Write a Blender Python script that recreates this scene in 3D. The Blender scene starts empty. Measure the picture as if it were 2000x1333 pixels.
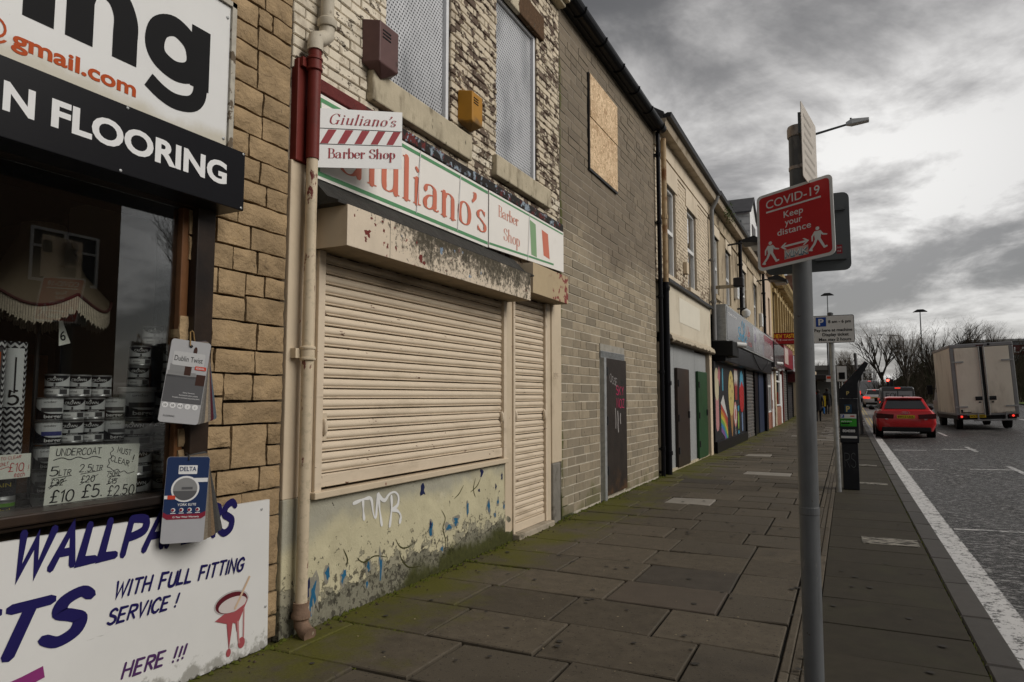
import bpy, bmesh, math, random
from mathutils import Vector, Matrix, noise as mnoise
R = math.radians
rnd = random.Random(7)
S = bpy.context.scene
COL = S.collection
# ------------------------------------------------------------------ camera
cam_d = bpy.data.cameras.new('camera'); cam = bpy.data.objects.new('camera', cam_d); COL.objects.link(cam)
cam_d.sensor_width = 36.0; cam_d.lens = 23.99; cam_d.clip_start = 0.05; cam_d.clip_end = 6000
cam.location = (0, 0, 1.45)
YAW, PITCH = 26.0935, 4.6534
cam.rotation_euler = (R(90 + PITCH), 0, R(YAW))
S.camera = cam
# ------------------------------------------------------------------ light and sky
SUN_AZ, SUN_EL = 84.0, 34.0          # degrees right of the street axis, height
sd = Vector((math.sin(R(SUN_AZ)) * math.cos(R(SUN_EL)), math.cos(R(SUN_AZ)) * math.cos(R(SUN_EL)), math.sin(R(SUN_EL))))
sun_d = bpy.data.lights.new('sun', 'SUN'); sun = bpy.data.objects.new('sun', sun_d); COL.objects.link(sun)
sun_d.energy = 1.5; sun_d.angle = R(45); sun_d.color = (1.0, 0.955, 0.89)
sun.rotation_euler = (-sd).to_track_quat('-Z', 'Y').to_euler()
sun.location = (20, 60, 60)
S.view_settings.view_transform = 'Standard'; S.view_settings.look = 'None'
S.view_settings.gamma = 1; S.view_settings.use_curve_mapping = False
S.view_settings.exposure = 0.95


class NT:
    """small helper for node trees"""
    def __init__(s, tree):
        s.t = tree; tree.nodes.clear()
    def n(s, kind, **kw):
        nd = s.t.nodes.new(kind)
        for k, v in kw.items():
            if k.startswith('i_'):
                key = k[2:]
                key = int(key) if key.isdigit() else key.replace('_', ' ')
                s.put(nd.inputs[key], v)
            else:
                setattr(nd, k, v)
        return nd
    def put(s, sock, v):
        if isinstance(v, bpy.types.NodeSocket): s.t.links.new(v, sock)
        elif isinstance(v, (tuple, list)) and len(v) == 3 and sock.type == 'RGBA': sock.default_value = (*v, 1)
        else: sock.default_value = v
    def math(s, op, a, b=0.5, c=None, clamp=False):
        nd = s.t.nodes.new('ShaderNodeMath'); nd.operation = op; nd.use_clamp = clamp
        s.put(nd.inputs[0], a); s.put(nd.inputs[1], b)
        if c is not None: s.put(nd.inputs[2], c)
        return nd.outputs[0]
    def vmath(s, op, a, b=(0, 0, 0), scale=None):
        nd = s.t.nodes.new('ShaderNodeVectorMath'); nd.operation = op
        s.put(nd.inputs[0], a); s.put(nd.inputs[1], b)
        if scale is not None: s.put(nd.inputs['Scale'], scale)
        return nd.outputs['Value'] if op in ('DOT_PRODUCT', 'LENGTH', 'DISTANCE') else nd.outputs[0]
    def sep(s, v):
        nd = s.t.nodes.new('ShaderNodeSeparateXYZ'); s.put(nd.inputs[0], v); return nd.outputs
    def comb(s, x, y, z):
        nd = s.t.nodes.new('ShaderNodeCombineXYZ')
        for i, q in enumerate((x, y, z)): s.put(nd.inputs[i], q)
        return nd.outputs[0]
    def noise(s, vec, scale, detail=4, rough=0.55, dist=0.0, dim='3D'):
        nd = s.t.nodes.new('ShaderNodeTexNoise'); nd.noise_dimensions = dim
        s.put(nd.inputs['Vector'], vec); s.put(nd.inputs['Scale'], scale); s.put(nd.inputs['Detail'], detail)
        s.put(nd.inputs['Roughness'], rough); s.put(nd.inputs['Distortion'], dist)
        return nd.outputs[0]
    def mr(s, v, a, b, c=0.0, d=1.0, smooth=True):
        nd = s.t.nodes.new('ShaderNodeMapRange'); nd.interpolation_type = 'SMOOTHSTEP' if smooth else 'LINEAR'; nd.clamp = True
        for i, q in enumerate((v, a, b, c, d)): s.put(nd.inputs[i], q)
        return nd.outputs[0]
    def mix(s, f, a, b, blend='MIX'):
        nd = s.t.nodes.new('ShaderNodeMix'); nd.data_type = 'RGBA'; nd.blend_type = blend
        s.put(nd.inputs[0], f); s.put(nd.inputs[6], a); s.put(nd.inputs[7], b)
        return nd.outputs[2]
    def link(s, a, b): s.t.links.new(a, b)


# sky: Nishita blue almost wholly covered by two decks of ragged rain cloud, thin where the sun stands behind them
W = bpy.data.worlds.new('World'); S.world = W; W.use_nodes = True
t = NT(W.node_tree)
out = t.n('ShaderNodeOutputWorld'); bg = t.n('ShaderNodeBackground'); t.link(bg.outputs[0], out.inputs[0])
ns = t.n('ShaderNodeTexSky', sky_type='NISHITA', sun_disc=False, sun_elevation=R(SUN_EL), sun_rotation=R(SUN_AZ))
geo = t.n('ShaderNodeTexCoord')
d = t.vmath('NORMALIZE', geo.outputs['Generated'])
dx, dy, dz = t.sep(d)
up = t.math('MAXIMUM', dz, 0.0)
den = t.math('ADD', up, 0.20)
flat = t.comb(t.math('DIVIDE', dx, den), t.math('DIVIDE', dy, den), 0.0)
c1 = t.noise(t.vmath('ADD', flat, (30.63, 6.38, 0.0)), 1.05, 7, 0.58, 0.5)
c2 = t.noise(t.vmath('ADD', flat, (31.89, 5.55, 2.0)), 3.0, 6, 0.6, 0.4)
shape = t.math('ADD', t.math('MULTIPLY', c1, 0.72), t.math('MULTIPLY', c2, 0.28))
gl = Vector((math.sin(R(1)) * math.cos(R(18)), math.cos(R(1)) * math.cos(R(18)), math.sin(R(18))))   # thinnest part of the deck
sdot = t.vmath('DOT_PRODUCT', d, tuple(gl))
halo = t.math('POWER', t.math('MAXIMUM', sdot, 0.0), 22.0)
wide = t.math('POWER', t.math('MAXIMUM', sdot, 0.0), 4.0)
thin = t.mr(shape, 0.43, 0.62)                                   # 0 thick deck, 1 thin deck
thin = t.math('ADD', thin, t.math('MULTIPLY', halo, 0.25), clamp=True)
low = t.mr(dz, 0.0, 0.16, 1.0, 0.0)                              # brighter strip under the deck
lum = t.math('MULTIPLY_ADD', thin, 2.5, 0.80)
lum = t.math('ADD', lum, t.math('MULTIPLY', wide, 0.30))
lum = t.math('ADD', lum, t.math('MULTIPLY', t.math('MULTIPLY', halo, thin), 2.4))
lum = t.math('ADD', lum, t.math('MULTIPLY', low, 0.55))
lum = t.math('MULTIPLY', lum, t.mr(dz, 0.30, 0.58, 1.0, 0.66))   # thicker overhead
tint = t.mix(t.mr(lum, 1.5, 7.5), (1.0, 0.965, 0.935), (1.0, 0.985, 0.955))
cloud = t.mix(1.0, tint, t.comb(lum, lum, lum), 'MULTIPLY')
mixn = t.mix(0.94, ns.outputs[0], cloud)
t.link(mixn, bg.inputs[0]); bg.inputs[1].default_value = 0.081

# ------------------------------------------------------------------ helpers
ORG = {}
def tag(o, label=None, cat=None, group=None, kind=None):
    if label: o['label'] = label
    if cat: o['category'] = cat
    if group: o['group'] = group
    if kind: o['kind'] = kind
    return o
def thing(name, label, cat, loc=(0, 0, 0), rot=(0, 0, 0), group=None, local=False):
    o = bpy.data.objects.new(name, None); COL.objects.link(o); o.empty_display_size = 0.2
    o.location = loc; o.rotation_euler = rot
    ORG[o.name] = Vector((0, 0, 0)) if local else Vector(loc)
    return tag(o, label, cat, group)
def dup(root, loc, rot=None, label=None, group=None):
    r = root.copy(); COL.objects.link(r); r.location = loc
    if rot is not None: r.rotation_euler = rot
    if label: r['label'] = label
    if group: r['group'] = group
    for ch in root.children:
        c = ch.copy(); COL.objects.link(c); c.parent = r
        for g in ch.children:
            q = g.copy(); COL.objects.link(q); q.parent = c
    return r
EACH = set('guide_rail end_cover screw white_post upright clamp_band back_rail hinge bracket leg post reveal blue_paint_patch bare_render_patch navy_paint_patch render_crack vent_slot line_print pier fascia edge_rail rear_frame board_frame frame door photo_furniture photo_sofa icon_red dark_edge door_post soffit_cover back_wall cornice stall_brick underrun_bar side_wall hinge_and_lock signal_head rear_window render_band dark_backing party_wall window_ledge green_border'.split())
class MB:
    def __init__(s): s.v = []; s.f = []
    def add(s, vs, fs):
        o = len(s.v); s.v += [tuple(q) for q in vs]; s.f += [tuple(i + o for i in f) for f in fs]; return s
    def box(s, x0, x1, y0, y1, z0, z1):
        vs = [(x, y, z) for x in (x0, x1) for y in (y0, y1) for z in (z0, z1)]
        return s.add(vs, [(0, 1, 3, 2), (4, 6, 7, 5), (0, 4, 5, 1), (2, 3, 7, 6), (0, 2, 6, 4), (1, 5, 7, 3)])
    def chbox(s, x0, x1, y0, y1, z0, z1, c):      # box whose +x face is chamfered
        vs = [(x0, y0, z0), (x0, y1, z0), (x0, y1, z1), (x0, y0, z1), (x1 - c, y0, z0), (x1 - c, y1, z0), (x1 - c, y1, z1), (x1 - c, y0, z1),
              (x1, y0 + c, z0 + c), (x1, y1 - c, z0 + c), (x1, y1 - c, z1 - c), (x1, y0 + c, z1 - c)]
        return s.add(vs, [(8, 9, 10, 11)] + [(4 + i, 4 + (i + 1) % 4, 8 + (i + 1) % 4, 8 + i) for i in range(4)] + [(i, (i + 1) % 4, 4 + (i + 1) % 4, 4 + i) for i in range(4)])
    def zbox(s, x0, x1, y0, y1, z0, z1, c, h=(0, 0, 0, 0)):   # box whose top is chamfered, corner heights uneven
        t4 = [(x0, y0), (x1, y0), (x1, y1), (x0, y1)]; i4 = [(x0 + c, y0 + c), (x1 - c, y0 + c), (x1 - c, y1 - c), (x0 + c, y1 - c)]
        vs = [(x, y, z0) for x, y in t4] + [(x, y, z1 - c + h[i]) for i, (x, y) in enumerate(t4)] + [(x, y, z1 + h[i]) for i, (x, y) in enumerate(i4)]
        return s.add(vs, [(8, 9, 10, 11)] + [(4 + i, 4 + (i + 1) % 4, 8 + (i + 1) % 4, 8 + i) for i in range(4)] + [(i, (i + 1) % 4, 4 + (i + 1) % 4, 4 + i) for i in range(4)])
    def prism(s, pts, axis, a, b):                # polygon (2-D, ccw) swept along an axis
        def P(q, h): return {'x': (h, q[0], q[1]), 'y': (q[0], h, q[1]), 'z': (q[0], q[1], h)}[axis]
        n = len(pts)
        return s.add([P(q, a) for q in pts] + [P(q, b) for q in pts],
                     [tuple(range(n))[::-1], tuple(range(n, 2 * n))] + [(i, (i + 1) % n, n + (i + 1) % n, n + i) for i in range(n)])
    def tube(s, path, r, n=8, cap=True):
        path = [Vector(p) for p in path]; rs = r if isinstance(r, (list, tuple)) else [r] * len(path); rings = []; prev = None
        for i, p in enumerate(path):
            tg = (path[min(i + 1, len(path) - 1)] - path[max(i - 1, 0)]).normalized()
            if prev is None:
                a = Vector((0, 0, 1)) if abs(tg.z) < 0.9 else Vector((1, 0, 0)); u = tg.cross(a).normalized()
            else: u = (prev - tg * prev.dot(tg)).normalized()
            prev = u; w = tg.cross(u)
            rings.append([p + (u * math.cos(6.28318 * k / n) + w * math.sin(6.28318 * k / n)) * rs[i] for k in range(n)])
        vs = [q for g in rings for q in g]; m = len(rings)
        fs = [(i * n + k, i * n + (k + 1) % n, (i + 1) * n + (k + 1) % n, (i + 1) * n + k) for i in range(m - 1) for k in range(n)]
        if cap: fs += [tuple(range(n))[::-1], tuple((m - 1) * n + k for k in range(n))]
        return s.add(vs, fs)
    def lathe(s, prof, n=16, c=(0, 0, 0), axis='z'):   # profile of (r, h), closed rings
        vs = []
        for r, h in prof:
            for k in range(n):
                a = 6.28318 * k / n; q = (r * math.cos(a), r * math.sin(a), h)
                q = {'z': q, 'x': (q[2], q[0], q[1]), 'y': (q[1], q[2], q[0])}[axis]
                vs.append((q[0] + c[0], q[1] + c[1], q[2] + c[2]))
        m = len(prof); fs = [(i * n + k, i * n + (k + 1) % n, (i + 1) * n + (k + 1) % n, (i + 1) * n + k) for i in range(m - 1) for k in range(n)]
        fs += [tuple(range(n))[::-1], tuple((m - 1) * n + k for k in range(n))]
        return s.add(vs, fs)
    def loft(s, secs, cap=True):
        n = len(secs[0]); m = len(secs); vs = [p for q in secs for p in q]
        fs = [(i * n + k, i * n + (k + 1) % n, (i + 1) * n + (k + 1) % n, (i + 1) * n + k) for i in range(m - 1) for k in range(n)]
        if cap: fs += [tuple(range(n))[::-1], tuple((m - 1) * n + k for k in range(n))]
        return s.add(vs, fs)
    def sheet(s, o, u, v, w, h, d=0.0):           # flat rectangle in a frame
        o, u, v = Vector(o), Vector(u), Vector(v); nn = u.cross(v) * d
        return s.add([o + nn, o + u * w + nn, o + u * w + v * h + nn, o + v * h + nn], [(0, 1, 2, 3)])
    def map(s, fn): s.v = [tuple(fn(Vector(q))) for q in s.v]; return s
    def islands(s):
        p = list(range(len(s.v)))
        def fd(i):
            while p[i] != i: p[i] = p[p[i]]; i = p[i]
            return i
        for f in s.f:
            for i in f[1:]: p[fd(i)] = fd(f[0])
        g = {}
        for f in s.f: g.setdefault(fd(f[0]), []).append(f)
        o = []
        for fs in g.values():
            ix = sorted({i for f in fs for i in f}); mp = {i: k for k, i in enumerate(ix)}; m = MB(); m.v = [s.v[i] for i in ix]; m.f = [tuple(mp[i] for i in f) for f in fs]; o.append(m)
        return o
    def build(s, name, mat, parent=None, smooth=False, bevel=0.0, kind=None, label=None, seg=2, auto=None):
        if name in EACH and not kind:                # pieces that can be told apart become objects of their own
            r = [m.build1(name, mat, parent, smooth, bevel, kind, label, seg, auto) for m in s.islands()]; return r[0]
        return s.build1(name, mat, parent, smooth, bevel, kind, label, seg, auto)
    def build1(s, name, mat, parent=None, smooth=False, bevel=0.0, kind=None, label=None, seg=2, auto=None):
        me = bpy.data.meshes.new(name); off = ORG.get(parent.name, Vector((0, 0, 0))) if parent else Vector((0, 0, 0))
        me.from_pydata([(a - off.x, b - off.y, c - off.z) for a, b, c in s.v], [], s.f); me.validate()
        bm = bmesh.new(); bm.from_mesh(me); bmesh.ops.recalc_face_normals(bm, faces=bm.faces) if auto is None else None
        bm.to_mesh(me); bm.free()
        me.materials.append(mat)
        if smooth:
            me.polygons.foreach_set('use_smooth', [True] * len(me.polygons))
            me.set_sharp_from_angle(angle=R(38))
        o = bpy.data.objects.new(name, me); COL.objects.link(o)
        if parent: o.parent = parent; ORG[o.name] = off
        if bevel:
            b = o.modifiers.new('bevel', 'BEVEL'); b.width = bevel; b.segments = seg; b.limit_method = 'ANGLE'; b.angle_limit = R(40)
        if kind: o['kind'] = kind
        if label: o['label'] = label
        return o
def inst(o, parent, loc=(0, 0, 0), name=None):    # another child that shares a mesh
    c = o.copy(); COL.objects.link(c); c.parent = parent; c.location = loc
    if name: c.name = name
    return c
X, Y, Z = Vector((1, 0, 0)), Vector((0, 1, 0)), Vector((0, 0, 1))

# lettering: Blender's own font turned into flat meshes, fitted to a box in a frame
TXT = {}
def txt(s, bold=0.0, shear=0.0):
    k = (s, bold, shear)
    if k not in TXT:
        cu = bpy.data.curves.new('lettering', 'FONT'); cu.body = s; cu.size = 1; cu.offset = bold; cu.shear = shear; cu.fill_mode = 'FRONT'; cu.resolution_u = 4
        o = bpy.data.objects.new('lettering', cu); COL.objects.link(o)
        dg = bpy.context.evaluated_depsgraph_get(); me = bpy.data.meshes.new_from_object(o.evaluated_get(dg))
        vs = [(q.co.x, q.co.y) for q in me.vertices]; fs = [tuple(p.vertices) for p in me.polygons]
        bpy.data.objects.remove(o); bpy.data.curves.remove(cu); bpy.data.meshes.remove(me)
        TXT[k] = (vs, fs)
    return TXT[k]
CAP = 0.729
def letters(mb, s, o, u, v, w, h, d=0.002, bold=0.0, shear=0.0, wrap=None, skew=0.0, mid=False):
    """text s; its baseline starts at o, it is w long and its capitals h high (w=None keeps the font's width)"""
    vs, fs = txt(s, bold, shear); o, u, v = Vector(o), Vector(u), Vector(v); nn = u.cross(v).normalized()
    x0 = min(q[0] for q in vs); x1 = max(q[0] for q in vs); k = h / CAP; kx = (w / (x1 - x0)) if w else k
    if mid: o = o - u * (x1 - x0) * kx / 2
    mb.add([o + u * ((a - x0) * kx) + v * (b * k + (a - x0) * kx * skew) + nn * d for a, b in vs], fs)
    return (x1 - x0) * kx

# ------------------------------------------------------------------ pen alphabets: strokes in a unit-high box, '~' = smooth
HAND = {
 'A': '0,0 .34,1 .68,0|.13,.36 .56,.36', 'B': '0,0 0,1|~0,1 .5,.9 .5,.62 .02,.53|~.02,.53 .58,.45 .58,.1 0,0', 'C': '~.62,.82 .42,1 .12,.85 0,.5 .12,.13 .4,0 .62,.16',
 'D': '0,0 0,1|~0,1 .45,.9 .64,.5 .45,.08 0,0', 'E': '.55,1 0,1 0,0 .55,0|0,.52 .45,.52', 'F': '.55,1 0,1 0,0|0,.53 .44,.53',
 'G': '~.64,.82 .42,1 .12,.85 0,.5 .12,.12 .4,0 .64,.14|.64,.14 .64,.46 .4,.46', 'H': '0,0 0,1|.6,0 .6,1|0,.5 .6,.5', 'I': '0,0 0,1', 'K': '0,0 0,1|.55,1 .02,.45|.15,.56 .58,0',
 'L': '0,1 0,0 .52,0', 'M': '0,0 .08,1 .38,.3 .68,1 .76,0', 'N': '0,0 0,1 .6,0 .6,1', 'O': '~.35,1 .1,.85 0,.5 .1,.14 .35,0 .6,.14 .7,.5 .6,.86 .35,1', 'P': '0,0 0,1|~0,1 .55,.92 .58,.6 0,.45',
 'R': '0,0 0,1|~0,1 .52,.92 .54,.6 .02,.48|.22,.48 .58,0', 'S': '~.55,.86 .34,1 .08,.88 .08,.64 .32,.52 .54,.38 .54,.12 .28,0 0,.14', 'T': '0,1 .64,1|.32,1 .32,0',
 'U': '~0,1 0,.3 .1,.06 .3,0 .52,.06 .6,.3 .6,1', 'V': '0,1 .32,0 .64,1', 'W': '0,1 .2,0 .44,.8 .68,0 .9,1', 'X': '0,0 .6,1|0,1 .6,0', 'Y': '0,1 .3,.5 .6,1|.3,.5 .3,0', 'Z': '0,1 .6,1 0,0 .6,0',
 '0': '~.3,1 .08,.85 0,.5 .08,.14 .3,0 .52,.14 .6,.5 .52,.86 .3,1', '1': '0,.8 .2,1 .2,0', '2': '~0,.78 .12,.97 .4,.97 .5,.72 .3,.36 0,0|0,0 .58,0', '3': '~0,.9 .25,1 .48,.85 .42,.6 .18,.53|~.18,.53 .5,.46 .52,.14 .25,0 0,.1',
 '4': '.42,0 .42,1 0,.32 .58,.32', '5': '.5,1 .08,1 .04,.56|~.04,.56 .3,.64 .54,.46 .5,.14 .24,0 0,.1', '6': '~.48,.95 .15,.75 0,.35 .14,.03 .42,.04 .52,.3 .36,.52 .06,.4', '7': '0,1 .56,1 .18,0',
 '8': '~.28,.54 .04,.72 .1,.96 .28,1 .46,.96 .52,.72 .28,.54 .02,.34 .06,.06 .28,0 .5,.06 .54,.34 .28,.54', '9': '~.52,.6 .34,.44 .06,.5 .02,.8 .2,1 .44,.96 .52,.7 .46,.25 .2,0',
 '!': '.12,1 .06,.3|.02,.06 .03,0', '.': '.02,.05 .04,0', '£': '~.55,.85 .36,1 .18,.85 .2,.4 .16,.12 0,0|0,0 .55,.02|0,.48 .4,.48', '-': '0,.45 .4,.45', ' ': '', "'": '.05,1 .02,.75', '&': '~.6,0 .12,.75 .25,1 .42,.8 .04,.25 .2,0 .55,.3',
 'e': '~.02,.26 .4,.3 .3,.5 .08,.42 .04,.1 .25,0 .42,.1', 'a': '~.4,.42 .2,.5 .02,.3 .1,.02 .36,.12|.4,.5 .4,0', 'c': '~.38,.42 .18,.5 .02,.3 .1,.02 .38,.08', 'h': '0,1 0,0|~0,.32 .2,.5 .36,.36 .38,0', 'd': '~.38,.42 .2,.5 .02,.3 .1,.02 .36,.12|.4,1 .4,0',
 'o': '~.2,.5 .02,.3 .06,.06 .2,0 .36,.06 .4,.28 .2,.5', 'n': '0,.5 0,0|~0,.3 .2,.5 .36,.36 .38,0', 'f': '~.36,.95 .18,.98 .12,.75 .12,0|0,.5 .3,.5', 'i': '0,.5 0,0', 'r': '0,.5 0,0|~0,.3 .12,.46 .3,.46', 'u': '~0,.5 .04,.08 .2,0 .36,.12|.38,.5 .38,0', 'p': '0,.5 0,-.4|~0,.36 .2,.5 .4,.3 .3,.02 .02,.1',
}
SERIF = {   # high contrast book face; ';' strokes are hairline serifs
 'G': '~.66,.78 .5,.97 .3,.98 .1,.78 .06,.5 .12,.2 .3,.02 .5,.03 .66,.2|.66,.36 .66,.04;.5,.37 .8,.37;.66,.98 .66,.72', 'i': '.12,.6 .12,.02;0,.6 .12,.6;0,.01 .26,.01|.09,.86 .15,.8',
 'u': '~.12,.6 .12,.2 .16,.04 .28,.02 .42,.1 .48,.22|.48,.6 .48,.02;0,.6 .12,.6;.38,.6 .48,.6;.48,.01 .6,.01', 'l': '.12,1 .12,.02;0,1 .12,1;0,.01 .26,.01',
 'a': '~.06,.46 .12,.57 .26,.61 .38,.55 .41,.42 .41,.1 .46,.02 .55,.05|~.41,.38 .2,.34 .06,.2 .08,.05 .2,.01 .34,.08 .41,.2', 'n': '.12,.6 .12,.02|~.12,.44 .22,.58 .34,.61 .45,.54 .47,.4 .47,.02;0,.6 .12,.6;0,.01 .24,.01;.36,.01 .6,.01',
 'o': '~.28,.61 .12,.52 .06,.3 .12,.08 .28,.01 .44,.08 .5,.3 .44,.52 .28,.61', "'": '~.06,.98 .14,.98 .14,.86 .04,.74', 's': '~.36,.52 .22,.61 .07,.52 .08,.4 .24,.31 .38,.2 .36,.06 .2,.01 .05,.1;.37,.6 .37,.46;.05,.16 .05,.01',
 'B': '.14,.98 .14,.02|~.14,.98 .4,.97 .52,.86 .5,.62 .36,.52 .14,.52|~.36,.52 .56,.44 .6,.2 .5,.04 .34,.02 .14,.02;0,.985 .2,.985;0,.01 .2,.01', 'r': '.12,.6 .12,.02|~.12,.4 .18,.55 .28,.61 .36,.58 .36,.5;0,.6 .12,.6;0,.01 .26,.01',
 'b': '.1,1 .1,.02|~.1,.42 .2,.58 .34,.61 .46,.5 .5,.3 .46,.1 .34,.01 .2,.04 .1,.2;0,1 .1,1', 'e': '~.08,.33 .46,.33 .44,.5 .28,.61 .12,.52 .06,.3 .12,.08 .28,.01 .46,.14', 'S': '~.52,.8 .42,.95 .26,.98 .1,.86 .1,.68 .28,.55 .5,.44 .56,.24 .46,.05 .26,.01 .1,.12 .05,.26;.52,.98 .52,.74;.05,.28 .05,.01',
 'h': '.12,1 .12,.02|~.12,.44 .22,.58 .34,.61 .45,.54 .47,.4 .47,.02;0,1 .12,1;0,.01 .24,.01;.36,.01 .6,.01', 'p': '.12,.6 .12,-.36|~.12,.42 .22,.58 .36,.61 .48,.5 .52,.3 .48,.1 .36,.01 .22,.04 .12,.2;0,.6 .12,.6;0,-.37 .26,-.37', ' ': '',
}
def catmull(p, k=5):
    q = [p[0]] + list(p) + [p[-1]]
    if p[0] == p[-1]: q[0] = p[-2]; q[-1] = p[1]
    o = []
    for i in range(1, len(q) - 2):
        a, b, c, e = q[i - 1:i + 3]
        for j in range(k):
            s = j / k
            o.append(tuple(0.5 * (2 * b[m] + (c[m] - a[m]) * s + (2 * a[m] - 5 * b[m] + 4 * c[m] - e[m]) * s * s + (3 * b[m] - a[m] - 3 * c[m] + e[m]) * s ** 3) for m in (0, 1)))
    o.append(p[-1]); return o
def ribbon(pts, wf, caps=True):
    """mitred ribbon along a 2-D polyline; wf(t, tangent) gives the half width"""
    pts = [Vector(p) for p in pts]; n = len(pts); closed = n > 3 and (pts[0] - pts[-1]).length < 1e-6
    vs = []
    for i, p in enumerate(pts):
        a = pts[i - 1] if i else (pts[-2] if closed else None); b = pts[i + 1] if i < n - 1 else (pts[1] if closed else None)
        d0 = (p - a).normalized() if a is not None else (b - p).normalized(); d1 = (b - p).normalized() if b is not None else d0
        tg = (d0 + d1); tg = tg.normalized() if tg.length > 1e-4 else d0
        m = Vector((-tg.y, tg.x)); c = max(0.5, m.dot(Vector((-d1.y, d1.x))))
        h = wf(i / max(1, n - 1), tg) / c
        if caps and not closed and i == 0:
            vs += [p - tg * h * .8 + m * h * .5, p - tg * h * .8 - m * h * .5]
        vs += [p + m * h, p - m * h]
        if caps and not closed and i == n - 1:
            vs += [p + tg * h * .8 + m * h * .5, p + tg * h * .8 - m * h * .5]
    fs = [(2 * i, 2 * i + 1, 2 * i + 3, 2 * i + 2) for i in range(len(vs) // 2 - 1)]
    return vs, fs
def pts_of(s): return [tuple(float(q) for q in p.split(',')) for p in s.split()]
LAY = [0]
def pen(mb, s, o, u, v, h, w=None, nib=0.1, face=HAND, gap=0.2, slant=0.0, d=0.002, skew=0.0, thin=None, jit=0.0, caps=True, seed=1):
    """write s with a pen: nib = stroke width over letter height; thin = hairline width (thick-thin face)"""
    rr = random.Random(seed); o, u, v = Vector(o), Vector(u), Vector(v); nn = u.cross(v).normalized(); cx = 0.0; lay = []
    for ch in s:
        g = face.get(ch, ''); mx = 0.28 if ch == ' ' else 0.0
        jx, jy, js = rr.uniform(-jit, jit), rr.uniform(-jit, jit), 1 + rr.uniform(-jit, jit)
        for part in g.split('|'):
            for k, st in enumerate(part.split(';')):
                if not st: continue
                sm = st[0] == '~'; p = pts_of(st.lstrip('~')); mx = max(mx, max(q[0] for q in p))
                if sm: p = catmull(p)
                p = [((q[0] * js + cx + jx) + slant * (q[1]), q[1] * js + jy) for q in p]
                if thin is None: wf = lambda t, tg: nib / 2 * (1 - 0.18 * abs(2 * t - 1) ** 3)
                elif k: wf = lambda t, tg: thin / 2
                else: wf = lambda t, tg: (thin + (nib - thin) * abs(tg.y) ** 2.2) / 2
                lay.append(ribbon(p, wf, caps and not k))
        cx += mx + gap
    tot = cx - gap; kx = (w / (tot + slant)) if w else h
    for i, (vs, fs) in enumerate(lay):
        mb.add([o + u * (q.x * kx) + v * (q.y * h + q.x * kx * skew) + nn * (d + 0.00012 * i) for q in vs], fs)
    return tot * kx

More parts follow.
